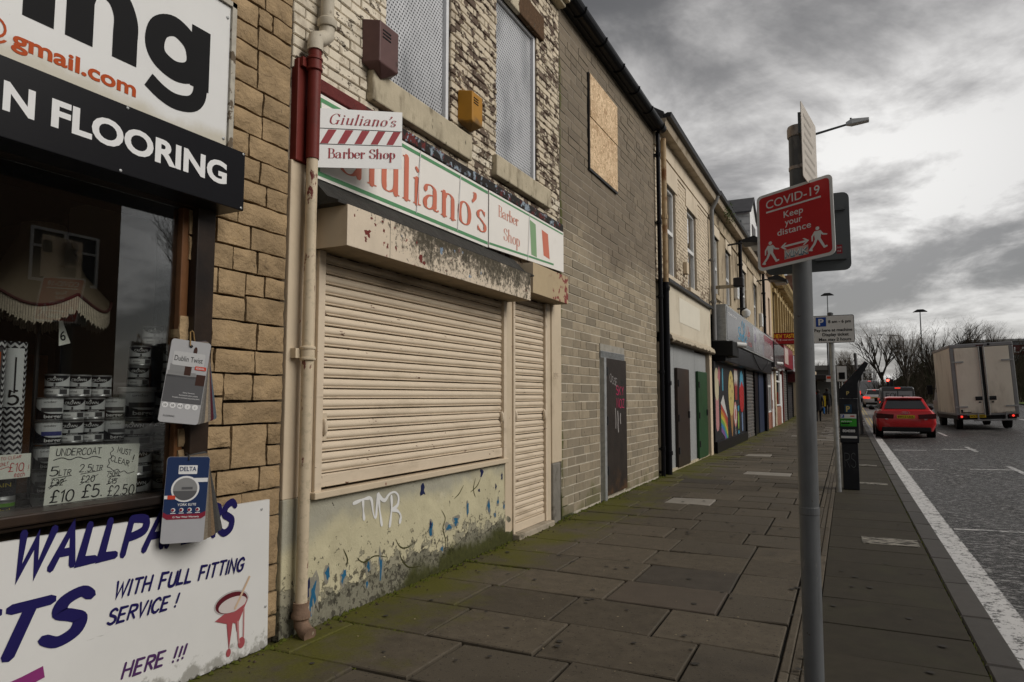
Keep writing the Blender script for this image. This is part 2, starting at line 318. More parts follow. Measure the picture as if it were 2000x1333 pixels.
# ------------------------------------------------------------------ materials
MC = {}
def surf(name, col, rough=0.65, var=0.12, vs=4.0, bump=0.15, bs=60.0, layers=(), metal=0.0, spec=0.22, island=0.0, objrand=0.0, coat=0.0, bd=0.01, coords='W', emit=None, est=1.0, big=0.0, bigs=0.6, hue=None):
    """painted / stone / metal surface: base colour with grain, then layers of wear with ragged edges.
    layer: dict(col, s scale, lo, hi, d detail, st stretch, x/y/z (a,b) fade along a world axis from 0 to 1, rough, sub depth)"""
    if name in MC: return MC[name]
    m = bpy.data.materials.new(name); m.use_nodes = True; t = NT(m.node_tree)
    o = t.n('ShaderNodeOutputMaterial'); b = t.n('ShaderNodeBsdfPrincipled'); t.link(b.outputs[0], o.inputs[0])
    if coords == 'W': P = t.n('ShaderNodeNewGeometry').outputs['Position']
    else: P = t.n('ShaderNodeTexCoord').outputs['Object']
    px, py, pz = t.sep(P)
    n1 = t.noise(P, vs, 5, 0.6)
    c = t.mix(1.0, (*col, 1), t.mix(n1, (1 - var * 2,) * 3, (1 + var * 2,) * 3), 'MULTIPLY')
    if big: c = t.mix(1.0, c, t.mix(t.noise(P, bigs, 3, 0.5), (1 - big * 2,) * 3, (1 + big * 2,) * 3), 'MULTIPLY')
    if island or objrand:
        ri = t.n('ShaderNodeNewGeometry').outputs['Random Per Island']; ro = t.n('ShaderNodeObjectInfo').outputs['Random']
        rr = t.math('FRACT', t.math('ADD', ri, t.math('MULTIPLY', ro, 7.31)))
        k = island or objrand
        c = t.mix(1.0, c, t.mix(rr, (1 - k,) * 3, (1 + k,) * 3), 'MULTIPLY')
        if hue: c = t.mix(t.mr(t.math('FRACT', t.math('MULTIPLY', rr, 13.7)), 0.55, 1.0, 0, 0.75), c, (*hue, 1))
    rg = rough; h = t.math('MULTIPLY', t.noise(P, bs, 6, 0.65), bump) if bump else None
    for i, L in enumerate(layers):
        Q = P
        if 'st' in L: Q = t.vmath('MULTIPLY', P, L['st'])
        f = t.noise(t.vmath('ADD', Q, (i * 7.7 + 1.3, i * 3.1, i * 5.9)), L.get('s', 5), L.get('d', 6), L.get('r', 0.62), L.get('dist', 0.0))
        for ax, q in (('x', px), ('y', py), ('z', pz)):
            if ax in L:
                a, e = L[ax][:2]; k = L[ax][2] if len(L[ax]) > 2 else 0.5
                f = t.math('ADD', f, t.math('MULTIPLY_ADD', t.mr(q, a, e, smooth=False), k, -k * 0.5))
        f = t.math('MULTIPLY', t.mr(f, L['lo'], L['hi']), L.get('a', 1.0))
        lc = L['col']
        if L.get('v'): lc = t.mix(1.0, (*lc, 1), t.mix(t.noise(P, L.get('vsc', 25), 4), (1 - L['v'],) * 3, (1 + L['v'],) * 3), 'MULTIPLY')
        c = t.mix(f, c, lc if not isinstance(lc, tuple) else (*lc, 1))
        if 'rough' in L: rg = t.math('ADD', t.math('MULTIPLY', f, L['rough']), t.math('MULTIPLY', t.math('SUBTRACT', 1.0, f), rg))
        if L.get('sub'): 
            h = t.math('SUBTRACT', h if h is not None else 0.0, t.math('MULTIPLY', f, L['sub']))
    t.put(b.inputs['Base Color'], c); t.put(b.inputs['Roughness'], rg); b.inputs['Metallic'].default_value = metal
    b.inputs['Specular IOR Level'].default_value = spec; b.inputs['Coat Weight'].default_value = coat; b.inputs['Coat Roughness'].default_value = 0.08
    if h is not None:
        bp = t.n('ShaderNodeBump', i_Strength=1.0, i_Distance=bd, i_Height=h); t.link(bp.outputs[0], b.inputs['Normal'])
    if emit: b.inputs['Emission Color'].default_value = (*emit, 1); b.inputs['Emission Strength'].default_value = est
    m['t'] = 1; MC[name] = m; return m
def plain(name, col, rough=0.5, metal=0.0, var=0.04, **k):
    return surf(name, col, rough, var, k.pop('vs', 6.0), k.pop('bump', 0.0), metal=metal, **k)
def glass(name, tint=(0.95, 0.96, 0.95), refl=0.78, dark=0.0):
    """window glass: partly clear, partly mirror by the angle of view; dirt film takes a little light"""
    m = bpy.data.materials.new(name); m.use_nodes = True; t = NT(m.node_tree)
    o = t.n('ShaderNodeOutputMaterial'); tr = t.n('ShaderNodeBsdfTransparent'); gl = t.n('ShaderNodeBsdfGlossy'); fr = t.n('ShaderNodeFresnel'); fr.inputs[0].default_value = 1.52
    tr.inputs[0].default_value = (*tint, 1); gl.inputs['Roughness'].default_value = 0.0
    f = t.math('MULTIPLY_ADD', fr.outputs[0], 1.7 * refl, 0.02, clamp=True); mx = t.n('ShaderNodeMixShader')
    t.put(mx.inputs[0], f); t.link(tr.outputs[0], mx.inputs[1]); t.link(gl.outputs[0], mx.inputs[2]); t.link(mx.outputs[0], o.inputs[0])
    return m

# whites, blacks, metals
m_white = plain('white_panel', (0.74, 0.74, 0.73), 0.35, bump=0.02, bs=15, layers=[dict(col=(0.5, 0.47, 0.4), s=3, lo=0.58, hi=0.9, a=0.35)])
m_black = plain('black_panel', (0.009, 0.009, 0.011), 0.32, spec=.10)
m_print = plain('black_print', (0.012, 0.012, 0.013), 0.5, spec=.06)
m_wprint = plain('white_print', (0.72, 0.72, 0.72), 0.5)
m_orange = plain('orange_print', (0.42, 0.07, 0.015), 0.5, spec=.1)
m_navy = plain('navy_print', (0.016, 0.013, 0.085), 0.5, spec=.08)
m_purple = plain('purple_print', (0.075, 0.030, 0.11), 0.5, spec=.1)
m_redprint = plain('red_print', (0.55, 0.06, 0.03), 0.5)
m_maroon = plain('maroon_print', (0.28, 0.02, 0.03), 0.5)
m_green = plain('green_print', (0.095, 0.27, 0.125), 0.5)
m_ink = plain('marker_ink', (0.006, 0.006, 0.008), 0.5)
m_redink = plain('red_marker_ink', (0.5, 0.015, 0.02), 0.5)
m_card = plain('white_card', (0.78, 0.80, 0.73), 0.7)
m_steel = plain('galvanised_steel', (0.42, 0.43, 0.43), 0.5, 0.55, bump=0.05, bs=30, layers=[dict(col=(0.3, 0.31, 0.31), s=14, lo=0.45, hi=0.6, d=2, a=0.6)])
m_darkmetal = plain('dark_metal', (0.03, 0.03, 0.032), 0.45, 0.3)
m_chrome = plain('chrome', (0.55, 0.55, 0.56), 0.22, 0.9)
m_rubber = plain('rubber', (0.012, 0.012, 0.012), 0.75)
m_woodframe = surf('dark_stained_frame', (0.030, 0.019, 0.013), 0.4, 0.25, 9, 0.1, 40, layers=[dict(col=(0.012, 0.009, 0.008), s=3, lo=0.4, hi=0.7)])
m_woodwarm = surf('warm_stained_frame', (0.13, 0.055, 0.02), 0.5, 0.2, 9, 0.1, 40)
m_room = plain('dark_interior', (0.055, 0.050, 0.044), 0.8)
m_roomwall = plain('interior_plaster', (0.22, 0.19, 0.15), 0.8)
m_glass = glass('window_glass'); m_upglass = glass('upper_window_glass', refl=2.2)
m_pvc = plain('white_window_frame', (0.66, 0.66, 0.65), 0.35, layers=[dict(col=(0.3, 0.28, 0.24), s=4, lo=0.55, hi=0.8, a=0.5)])
m_lead = surf('lead_flashing', (0.030, 0.028, 0.025), 0.6, 0.3, 9, 0.5, 8, bd=0.03)

# ================================================================== ground, pavement, road
WX = -3.12                                         # street face of the terrace
def zr(x, y): return -0.10 + 0.026 * min(max(x - .8, 0), 9) + 0.004 * max(0, y - 10) + 0.012 * max(0, y - 40)
def zp(y): return 0.003 * max(0, y - 14) + 0.012 * max(0, y - 40)
m_flag = surf('concrete_flag', (0.094, 0.078, 0.057), 0.72, 0.22, 11, 0.35, 130, objrand=0.22, hue=(0.078, 0.066, 0.050), bd=0.006, layers=[
    dict(col=(0.018, 0.016, 0.014), s=45, lo=0.61, hi=0.66, d=3, a=0.75), dict(col=(0.25, 0.23, 0.20), s=60, lo=0.70, hi=0.74, d=2, a=0.7),
    dict(col=(0.040, 0.033, 0.025), s=2.2, lo=0.5, hi=0.8, a=0.7, rough=0.45),
    dict(col=(0.088, 0.086, 0.010), s=1.9, lo=0.54, hi=0.82, d=8, r=.68, x=(-1.3, -3.05, 0.60), v=0.5, a=0.9, vsc=60)])
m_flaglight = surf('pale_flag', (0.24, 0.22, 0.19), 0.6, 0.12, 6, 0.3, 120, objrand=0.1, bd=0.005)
m_flagred = surf('brown_flag', (0.084, 0.068, 0.053), 0.6, 0.12, 6, 0.3, 120, bd=0.005)
m_flagdark = surf('dark_flag', (0.062, 0.053, 0.043), 0.7, 0.2, 8, 0.4, 90, bd=0.006)
m_joint = surf('joint_dirt', (0.011, 0.010, 0.008), 0.9, 0.3, 12, 0.5, 60, layers=[dict(col=(0.05, 0.05, 0.012), s=4, lo=0.5, hi=0.7, x=(-1.5, -3.0)), dict(col=(0.10, 0.09, 0.08), s=9, lo=0.62, hi=0.75, a=0.6)])
m_slab = surf('asphalt_slab', (0.040, 0.034, 0.024), 0.78, 0.18, 8, 0.3, 150, objrand=0.14, bd=0.006, layers=[
    dict(col=(0.10, 0.10, 0.09), s=60, lo=0.72, hi=0.78, d=2, a=0.5), dict(col=(0.055, 0.056, 0.028), s=2.5, lo=0.45, hi=0.85, a=0.55), dict(col=(0.3, 0.29, 0.26), s=16, lo=0.78, hi=0.8, d=2)])
m_kerb = surf('kerb_stone', (0.062, 0.056, 0.050), 0.6, 0.15, 9, 0.3, 120, objrand=0.15, bd=0.006, layers=[dict(col=(0.13, 0.12, 0.11), s=50, lo=0.66, hi=0.75, d=2, a=0.6)])
m_asph = surf('wet_asphalt', (0.035, 0.033, 0.032), 0.55, 0.3, 40, 1.0, 22, bd=0.05, spec=0.35, layers=[  # the pale speck layers paint wet glints into the colour
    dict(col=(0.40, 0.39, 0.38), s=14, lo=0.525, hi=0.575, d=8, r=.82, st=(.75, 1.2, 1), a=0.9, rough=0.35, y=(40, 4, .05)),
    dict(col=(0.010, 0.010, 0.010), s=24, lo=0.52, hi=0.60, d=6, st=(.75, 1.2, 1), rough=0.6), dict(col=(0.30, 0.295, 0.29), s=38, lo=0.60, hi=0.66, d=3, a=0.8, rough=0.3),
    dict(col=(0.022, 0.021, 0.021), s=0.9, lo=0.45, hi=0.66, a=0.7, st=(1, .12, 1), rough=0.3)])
m_line = surf('road_paint', (0.62, 0.61, 0.60), 0.45, 0.08, 7, 0.4, 80, bd=0.008, layers=[
    dict(col=(0.09, 0.088, 0.085), s=16, lo=0.525, hi=0.575, d=9, r=.78), dict(col=(0.07, 0.07, 0.068), s=4, lo=0.60, hi=0.66, d=9, r=.7, st=(1.4, .8, 1)), dict(col=(0.05, 0.05, 0.05), s=9, lo=0.66, hi=0.78, d=9, r=.75, x=(0.92, 1.06, 0.6))])
m_line2 = surf('worn_road_paint', (0.55, 0.54, 0.53), 0.45, 0.1, 7, 0.4, 80, bd=0.008, layers=[dict(col=(0.05, 0.05, 0.05), s=18, lo=0.50, hi=0.6, d=5)])
m_yline = surf('yellow_road_paint', (0.45, 0.34, 0.10), 0.5, 0.1, 7, layers=[dict(col=(0.06, 0.06, 0.05), s=6, lo=0.5, hi=0.6)])
m_earth = surf('rough_grass_ground', (0.055, 0.060, 0.025), 0.95, 0.3, 2, 0.8, 5, bd=0.1, layers=[dict(col=(0.07, 0.05, 0.03), s=0.3, lo=0.45, hi=0.6)])
m_grass = surf('verge_grass', (0.075, 0.11, 0.025), 0.95, 0.25, 4, 0.8, 20, bd=0.05, layers=[dict(col=(0.10, 0.08, 0.035), s=0.6, lo=0.5, hi=0.7)])

YS = [-30, -10, 0, 5, 10, 14, 20, 26, 32, 40, 50, 60, 75, 90, 120, 160, 220]
def ribbon_ground(name, x0, x1, zf, mat, ys=YS, nx=1, kind='structure'):
    mb = MB(); xs = [x0 + (x1 - x0) * i / nx for i in range(nx + 1)]
    mb.add([(x, y, zf(x, y)) for y in ys for x in xs], [(j * (nx + 1) + i, j * (nx + 1) + i + 1, (j + 1) * (nx + 1) + i + 1, (j + 1) * (nx + 1) + i) for j in range(len(ys) - 1) for i in range(nx)])
    return mb.build(name, mat, kind=kind)
ribbon_ground('ground', -900, 900, lambda x, y: zr(0, min(y, 220)) - 0.35 - (0.5 if x < 0 else 0), m_earth, [-600, -100, -30, 0, 10, 40, 70, 120, 220, 500, 1500, 3500], 6)
def road_x1(y): return 24
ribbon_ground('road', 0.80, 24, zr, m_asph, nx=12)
ribbon_ground('pavement', -3.4, 0.62, lambda x, y: zp(y) - 0.022, m_joint)
pav = bpy.data.objects['pavement']
ribbon_ground('white_edge_line', 0.83, 1.04, lambda x, y: zr(x, y) + 0.004, m_line, [y for y in YS if -10 <= y <= 26] + [30])
for (x0, x1, y0, y1) in [(1.06, 2.0, 9.52, 9.60), (1.08, 1.55, 16.55, 16.68), (2.2, 3.0, 16.75, 16.88), (1.1, 1.9, 21.9, 22.1), (2.3, 3.1, 22.3, 22.5)]:
    ribbon_ground('bay_marking', x0, x1, lambda x, y: zr(x, y) + 0.004, m_line2, [y0, y1])
ribbon_ground('bay_marking', 2.93, 3.03, lambda x, y: zr(x, y) + 0.005, m_line2, [15.6, 17.6])
ribbon_ground('bay_marking', 2.95, 3.05, lambda x, y: zr(x, y) + 0.005, m_line2, [21.6, 23.4])
ribbon_ground('bay_marking', 3.1, 3.2, lambda x, y: zr(x, y) + 0.004, m_line2, [29, 31.5])
for y0 in (34, 40, 46, 52, 58, 64):
    ribbon_ground('lane_line', 8.0, 8.15, lambda x, y: zr(x, y) + 0.004, m_line2, [y0, y0 + 4])
for xx in (0.95, 1.12):
    ribbon_ground('yellow_line', xx, xx + .07, lambda x, y: zr(x, y) + 0.005, m_yline, [36, 40, 50, 60, 75])
ribbon_ground('parking_bay_paving', 0.85, 1.9, lambda x, y: zr(x, y) + 0.003, surf('brick_paved_bay', (0.13, 0.115, 0.10), 0.45, 0.3, 8, 0.3, 40), [31.5, 40, 50, 60])
ribbon_ground('grass_verge', 13.2, 17, lambda x, y: zr(9.8, y) + 0.10, m_grass, [26, 40, 50, 60, 75, 90, 120])
ribbon_ground('far_verge', 17, 30, lambda x, y: zr(9.8, y) + 0.10 + max(0, x - 17) * 0.15, m_grass, [26, 40, 60, 90, 120], 2)

# flags of the pavement, row by row across the street
fr = random.Random(4)
far = MB()
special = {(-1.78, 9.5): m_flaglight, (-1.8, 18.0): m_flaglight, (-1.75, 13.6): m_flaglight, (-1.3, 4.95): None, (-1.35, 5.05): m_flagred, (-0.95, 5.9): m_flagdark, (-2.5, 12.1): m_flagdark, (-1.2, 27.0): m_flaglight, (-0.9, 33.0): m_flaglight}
row = 0; y = 4.21 - 0.585 * 6
while y < 118:
    dpt = 0.585 if y < 28 else 1.2
    x = -3.10; first = True; y1 = y + dpt
    cuts = [-0.385]
    c = -0.385 - fr.choice([0.32, 0.60, 0.75, 0.45]) 
    while c > -3.0: cuts.append(c); c -= fr.uniform(0.58, 0.86)
    if cuts[-1] - (-3.1) < 0.16: cuts[-1] = -3.1
    else: cuts.append(-3.1)
    for a, b in zip(cuts[1:], cuts[:-1]):
        z = zp(y); h = [fr.uniform(-0.007, 0.006) for _ in range(4)]; g = fr.uniform(0.006, 0.013)
        tgt = MB() if y < 30 else far
        tgt.zbox(a + g, b - g, y + g * 1.1, y1 - g * 1.1, z - 0.05, z, 0.006, h)
        if y < 30:
            mt = m_flag
            for (sx, sy), sm in special.items():
                if a < sx < b and y < sy < y1 and sm: mt = sm
            tgt.build('paving_flag', mt, pav)
    y = y1; row += 1
far.build('paving_flag_far', m_flag, pav, kind='stuff')
# pale crossing flags far down the pavement
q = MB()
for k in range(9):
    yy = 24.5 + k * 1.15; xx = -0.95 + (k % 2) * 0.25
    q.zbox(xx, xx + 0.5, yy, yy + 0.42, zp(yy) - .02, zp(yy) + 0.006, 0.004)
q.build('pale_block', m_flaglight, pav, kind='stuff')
# drain channel of long ribs, slabs beside it, kerb
for i, (a, b) in enumerate([(-0.377, -0.330), (-0.327, -0.275), (-0.272, -0.222)]):
    yy = 1.0
    while yy < 40:
        L = 1.5 if yy < 20 else 5; mb = MB()
        mb.zbox(a, b, yy + .004, yy + L - .004, zp(yy) - 0.05, zp(yy) - (0.002 if i != 1 else 0.009), 0.006, [fr.uniform(-.004, .004) for _ in range(4)])
        mb.build('channel_rib', m_flag, pav); yy += L
yy = 1.2
while yy < 40:
    L = fr.uniform(0.55, 0.68) if yy < 14 else 1.6; mb = MB()
    mb.zbox(-0.215, 0.612, yy + .003, yy + L - .003, zp(yy) - 0.06, zp(yy), 0.003, [fr.uniform(-.003, .003) for _ in range(4)])
    mb.build('paving_slab', m_slab, pav); yy += L
m_patch = surf('broken_white_paint', (0.30, 0.28, 0.24), 0.7, 0.2, 12, 0.8, 30, bd=0.01, layers=[dict(col=(0.04, 0.036, 0.028), s=7, lo=0.46, hi=0.54, d=8, st=(1, 2.5, 1))])
for (a, b, c, e) in [(0.08, 0.58, 7.75, 8.1), (-0.02, 0.55, 12.9, 13.15), (0.12, 0.5, 16.2, 16.45)]:
    MB().box(a, b, c, e, zp(c) - .01, zp(c) + 0.004).build('paint_scab', m_patch, pav)
kerb = ribbon_ground('kerb', 0.622, 0.80, lambda x, y: zp(y) - 0.14, m_joint)
yy = 0.9
while yy < 60:
    L = 0.92 if yy < 30 else 3; mb = MB()
    mb.zbox(0.622, 0.800, yy + .004, yy + L - .004, zp(yy) - 0.16, zp(yy) + 0.001, 0.012, [fr.uniform(-.003, .003) for _ in range(4)])
    mb.build('kerb_stone', m_kerb, kerb); yy += L
# moss tufts in the joints by the wall, chewing gum, cracked corners
m_moss = surf('moss', (0.075, 0.085, 0.012), .95, .3, 30)
mo = MB()
for k in range(1500):
    yy = fr.choice([fr.uniform(2.5, 13), 4.21 + 0.585 * fr.randint(-3, 14) + fr.gauss(0, .008)]); xx = -3.085 + abs(fr.gauss(0, .03)) if fr.random() < .45 else fr.uniform(-3.05, -2.4)
    if xx > -3.0: yy = 4.21 + 0.585 * fr.randint(-3, 14) + fr.gauss(0, .010)
    r = fr.uniform(.005, .016) * (1.3 if xx < -3 else .8); z = -.012 if xx > -3 else 0
    mo.add([(xx + r * math.cos(a), yy + r * math.sin(a), z) for a in (0, 1.57, 3.14, 4.71)] + [(xx, yy, z + r * fr.uniform(.6, 1.2))], [(0, 1, 4), (1, 2, 4), (2, 3, 4), (3, 0, 4)])
for k in range(420):
    xx = .616 + fr.gauss(0, .004); yy = 2.6 + 14 * fr.random() ** 1.5; r = fr.uniform(.004, .010)
    mo.add([(xx + r * .6 * math.cos(a), yy + r * 1.6 * math.sin(a), -.01) for a in (0, 1.57, 3.14, 4.71)] + [(xx, yy, r * .5)], [(0, 1, 4), (1, 2, 4), (2, 3, 4), (3, 0, 4)])
mo.build('moss_tufts', m_moss, pav, kind='stuff')
gm = MB()
for k in range(130):
    xx = fr.uniform(-2.9, .5); yy = fr.uniform(2.8, 11); r = fr.uniform(.012, .024); n = 8; rs = [r * fr.uniform(.7, 1.2) for _ in range(n)]
    gm.add([(xx + rs[i] * math.cos(i * .785), yy + rs[i] * math.sin(i * .785), .0075) for i in range(n)], [tuple(range(n))])
gm.build('chewing_gum_spots', plain('old_gum', (.045, .041, .036), .8), pav, kind='stuff')
# litter and dirt swept along the foot of the wall
lb = MB()
for k in range(260):
    yy = fr.uniform(2.6, 12.5); xx = -3.08 + abs(fr.gauss(0, 0.09)); r = fr.uniform(0.003, 0.010)
    lb.add([(xx - r, yy - r, .001), (xx + r, yy - r * .6, .001), (xx + r * .7, yy + r, .001), (xx, yy, r * 1.2 + .001)], [(0, 1, 3), (1, 2, 3), (2, 0, 3)])
lb.build('wall_foot_dirt', surf('leaf_dirt', (0.06, 0.045, 0.03), 0.9, 0.4, 20), pav, kind='stuff')
lb = MB()
for k in range(70):
    xx = fr.uniform(-2.9, -0.4); yy = fr.uniform(3.2, 9); r = fr.uniform(0.004, 0.011); a = fr.uniform(0, 6)
    ca, sa = math.cos(a) * r, math.sin(a) * r
    lb.add([(xx + ca, yy + sa, .006), (xx - sa * .6, yy + ca * .6, .009), (xx - ca, yy - sa, .006), (xx + sa * .6, yy - ca * .6, .009)], [(0, 1, 2, 3)])
lb.build('pale_litter_flecks', plain('pale_leaf', (0.32, 0.27, 0.18), 0.8), pav, kind='stuff')

# ================================================================== flooring shop at the left
def poly2(mb, pts, o, u, v, d=0.0):
    o, u, v = Vector(o), Vector(u), Vector(v); nn = u.cross(v).normalized()
    return mb.add([o + u * a + v * b + nn * d for a, b in pts], [tuple(range(len(pts)))])
def rect2(mb, a, b, w, h, o, u, v, d=0.0): return poly2(mb, [(a, b), (a + w, b), (a + w, b + h), (a, b + h)], o, u, v, d)
def ell(cx, cy, rx, ry, n=20, a0=0.0, a1=6.28318, rot=0.0):
    o = []
    for i in range(n + (0 if a1 - a0 > 6.28 else 1)):
        a = a0 + (a1 - a0) * i / n; p, q = rx * math.cos(a), ry * math.sin(a); o.append((cx + p * math.cos(rot) - q * math.sin(rot), cy + p * math.sin(rot) + q * math.cos(rot)))
    return o
def rrect(x0, y0, x1, y1, r, n=4):
    o = []
    for cx, cy, a in ((x1 - r, y0 + r, -90), (x1 - r, y1 - r, 0), (x0 + r, y1 - r, 90), (x0 + r, y0 + r, 180)):
        o += [(cx + r * math.cos(R(a + 90 * i / n)), cy + r * math.sin(R(a + 90 * i / n))) for i in range(n + 1)]
    return o
def band2(mb, pts, w, o, u, v, d=0.0):
    vs, fs = ribbon(pts, lambda t, tg: w / 2, False); o, u, v = Vector(o), Vector(u), Vector(v); nn = u.cross(v).normalized()
    return mb.add([o + u * q.x + v * q.y + nn * d for q in vs], fs)

m_stone = surf('ochre_stone', (0.325, 0.230, 0.130), 0.8, 0.2, 7, 0.6, 11, objrand=0.12, bd=0.05, big=0.16, bigs=6, layers=[
    dict(col=(0.085, 0.055, 0.03), s=7, lo=0.60, hi=0.80, d=6, a=0.8, st=(1, 0.6, 2.2), dist=1.5), dict(col=(0.40, 0.27, 0.13), s=11, lo=0.58, hi=0.75, a=0.5), dict(col=(0.05, 0.04, 0.03), s=24, lo=0.68, hi=0.74, a=0.6, d=3)])
m_mortar = surf('dark_mortar', (0.045, 0.034, 0.022), 0.95, 0.3, 20, 0.6, 40)
shop = thing('flooring_shop', 'stone-clad flooring shop front with paint tins in its window', 'shop', (-3.2, 2.8, 0))
MB().box(-3.6, -3.165, 2.62, 3.165, -0.1, 6.2).box(-3.6, -3.165, -3, 2.62, 2.47, 6.2).box(-3.4, -3.165, -3, 2.62, -0.1, 0.90).build('wall', m_mortar, shop)
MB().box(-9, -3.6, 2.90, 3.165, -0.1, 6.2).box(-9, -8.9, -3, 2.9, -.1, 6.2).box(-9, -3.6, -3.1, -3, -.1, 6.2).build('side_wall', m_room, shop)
sr = random.Random(11)
def stone(y0, y1, z0, z1):
    g = 0.0065; mb = MB(); nx, nz = 6, 4; vs = []; rs = sr.random() * 50
    for j in range(nz + 1):
        for i in range(nx + 1):
            e = i in (0, nx) or j in (0, nz)
            yy = y0 + g + (y1 - y0 - 2 * g) * i / nx; zz = z0 + g + (z1 - z0 - 2 * g) * j / nz
            k = mnoise.noise(Vector((yy * 9 + rs, zz * 9, rs))) * 0.012 + mnoise.turbulence(Vector((yy * 13 + rs, zz * 26 + 2 * mnoise.noise(Vector((yy * 8, zz * 8, rs))), rs)), 2, False) * 0.012
            if e: yy += mnoise.noise(Vector((zz * 14, yy * 14, rs))) * 0.006; zz += mnoise.noise(Vector((zz * 11 + 9, yy * 11, rs))) * 0.006
            vs.append((-3.132 + (0.010 + k * .6 if e else 0.018 + k), yy, zz))
    W1 = nx + 1; fs = [(j * W1 + i, j * W1 + i + 1, (j + 1) * W1 + i + 1, (j + 1) * W1 + i) for j in range(nz) for i in range(nx)]
    mb.add(vs, fs); rim = [i for i in range(W1)] + [j * W1 + nx for j in range(1, nz + 1)] + [nz * W1 + i for i in range(nx - 1, -1, -1)] + [j * W1 for j in range(nz - 1, 0, -1)]
    b = [(-3.19, vs[i][1], vs[i][2]) for i in rim]; o = len(mb.v); mb.v += b; n = len(rim)
    mb.f += [(rim[i], rim[(i + 1) % n], o + (i + 1) % n, o + i) for i in range(n)]
    mb.build('stone_block', m_stone, shop, smooth=True)
z = 0.02
while z < 5.7:
    hh = sr.choice([0.14, 0.16, 0.25, 0.27, 0.29]); y = 2.45; nar = sr.random() < 0.5
    y = 2.40 + sr.uniform(0, 0.12)
    while y < 3.15:
        w = sr.uniform(0.17, 0.36); y1 = y + w
        if 3.163 - y1 < 0.11: y1 = 3.163
        if hh > 0.18 and sr.random() < 0.7:
            s = z + hh * sr.uniform(0.42, 0.58); stone(y, y1, z, s)
            if y1 - y > .26: m = y + (y1 - y) * sr.uniform(.4, .6); stone(y, m, s, z + hh); stone(m, y1, s, z + hh)
            else: stone(y, y1, s, z + hh)
        else: stone(y, y1, z, z + hh)
        y = y1
    z += hh
# window: dark stained frame, sill, pane, display inside
MB().box(-3.19, -3.075, 2.475, 2.59, 0.90, 2.60).box(-3.19, -3.085, -3, 2.475, 2.455, 2.60).build('window_frame', m_woodframe, shop, bevel=0.006)
MB().box(-3.21, -3.13, 2.425, 2.474, 0.97, 2.454).build('frame_lining', m_woodwarm, shop, bevel=0.006)
MB().box(-3.24, -3.045, -3, 2.60, 0.922, 0.968).box(-3.19, -3.07, -3, 2.595, 0.90, 0.921).build('window_sill', m_woodframe, shop, bevel=0.008)
MB().box(-3.172, -3.166, -3, 2.425, 0.969, 2.454).build('shop_window_pane', m_glass, shop)
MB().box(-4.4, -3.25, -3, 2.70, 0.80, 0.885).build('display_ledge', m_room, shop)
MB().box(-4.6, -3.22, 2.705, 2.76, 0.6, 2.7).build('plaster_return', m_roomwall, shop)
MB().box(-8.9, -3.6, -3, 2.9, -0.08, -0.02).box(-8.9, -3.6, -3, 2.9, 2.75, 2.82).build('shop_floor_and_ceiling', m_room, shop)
MB().box(-3.58, -3.23, -3, 2.6, 2.47, 2.55).build('window_head', m_woodwarm, shop)

# fascia board over the window with the end of an address
m_fascia = surf('fascia_white', (0.70, 0.70, 0.69), 0.35, 0.03, 4, 0.02, 15, layers=[dict(col=(0.42, 0.36, 0.22), s=2.5, lo=0.62, hi=1.0, z=(3.1, 2.83, 0.9), a=0.55), dict(col=(0.35, 0.33, 0.3), s=60, lo=0.78, hi=0.8, d=2)])
fs_ = thing('fascia_sign', 'white fascia board reading ing and gmail.com above the black banner', 'sign', (-3.05, 1.6, 2.83))
MB().box(-3.10, -3.02, -2, 2.59, 2.80, 3.62).build('board', m_fascia, fs_)
MB().box(-3.11, -3.005, 2.592, 2.622, 2.80, 3.65).box(-3.11, -3.005, -2, 2.622, 3.622, 3.65).build('frame', surf('peeling_trim', (0.42, 0.39, 0.33), 0.7, 0.2, 20, 0.3, 40, layers=[dict(col=(0.12, 0.09, 0.06), s=14, lo=0.55, hi=0.6)]), fs_)
q = MB(); O = (-3.02, 0, 0)
def big(pts, w): band2(q, pts, w, O, Y, Z, 0.0015 + 0.0003 * len(q.f) / 50)
big([(1.605, 3.03), (1.605, 3.41)], .126); poly2(q, ell(1.605, 3.52, .075, .075), O, Y, Z, .002)
big([(1.776, 3.03), (1.776, 3.40)], .122)
big(catmull([(1.776, 3.24), (1.80, 3.305), (1.87, 3.345), (1.945, 3.32), (1.987, 3.24), (1.989, 3.14), (1.989, 3.03)], 6), .122)
big(catmull([(2.25, 3.335), (2.165, 3.29), (2.14, 3.20), (2.17, 3.135), (2.26, 3.105), (2.345, 3.135), (2.375, 3.20), (2.345, 3.29), (2.25, 3.335)], 6), .105)
big([(2.405, 3.40), (2.405, 3.07)], .115)
big(catmull([(2.412, 3.12), (2.405, 3.03), (2.36, 2.972), (2.27, 2.948), (2.19, 2.962), (2.115, 3.0)], 6), .082)
q.build('lettering', m_print, fs_)
q = MB(); letters(q, 'gmail.com', (-3.02, 1.508, 2.884), Y, Z, 0.546, 0.074, bold=0.028); letters(q, '@', (-3.02, 1.375, 2.89), Y, Z, 0.118, 0.09, bold=0.004)
q.build('lettering', m_orange, fs_)
q = MB()
for a, b in ((2.57, 2.86), (2.57, 3.55)): q.lathe([(.009, 0), (.009, .003), (.004, .006)], 10, (-3.02, a, b), 'x')
q.build('screw', m_steel, fs_)
bn = thing('banner_sign', 'black boxed banner reading N FLOORING over the shop window', 'sign', (-3.0, 1.6, 2.457))
MB().box(-3.13, -2.92, -2, 2.635, 2.457, 2.782).build('board', m_black, bn, bevel=0.004)
q = MB(); letters(q, 'N', (-2.92, 1.441, 2.571), Y, Z, 0.117, 0.116, bold=0.035); letters(q, 'FLOORING', (-2.92, 1.622, 2.571), Y, Z, 0.892, 0.116, bold=0.035)
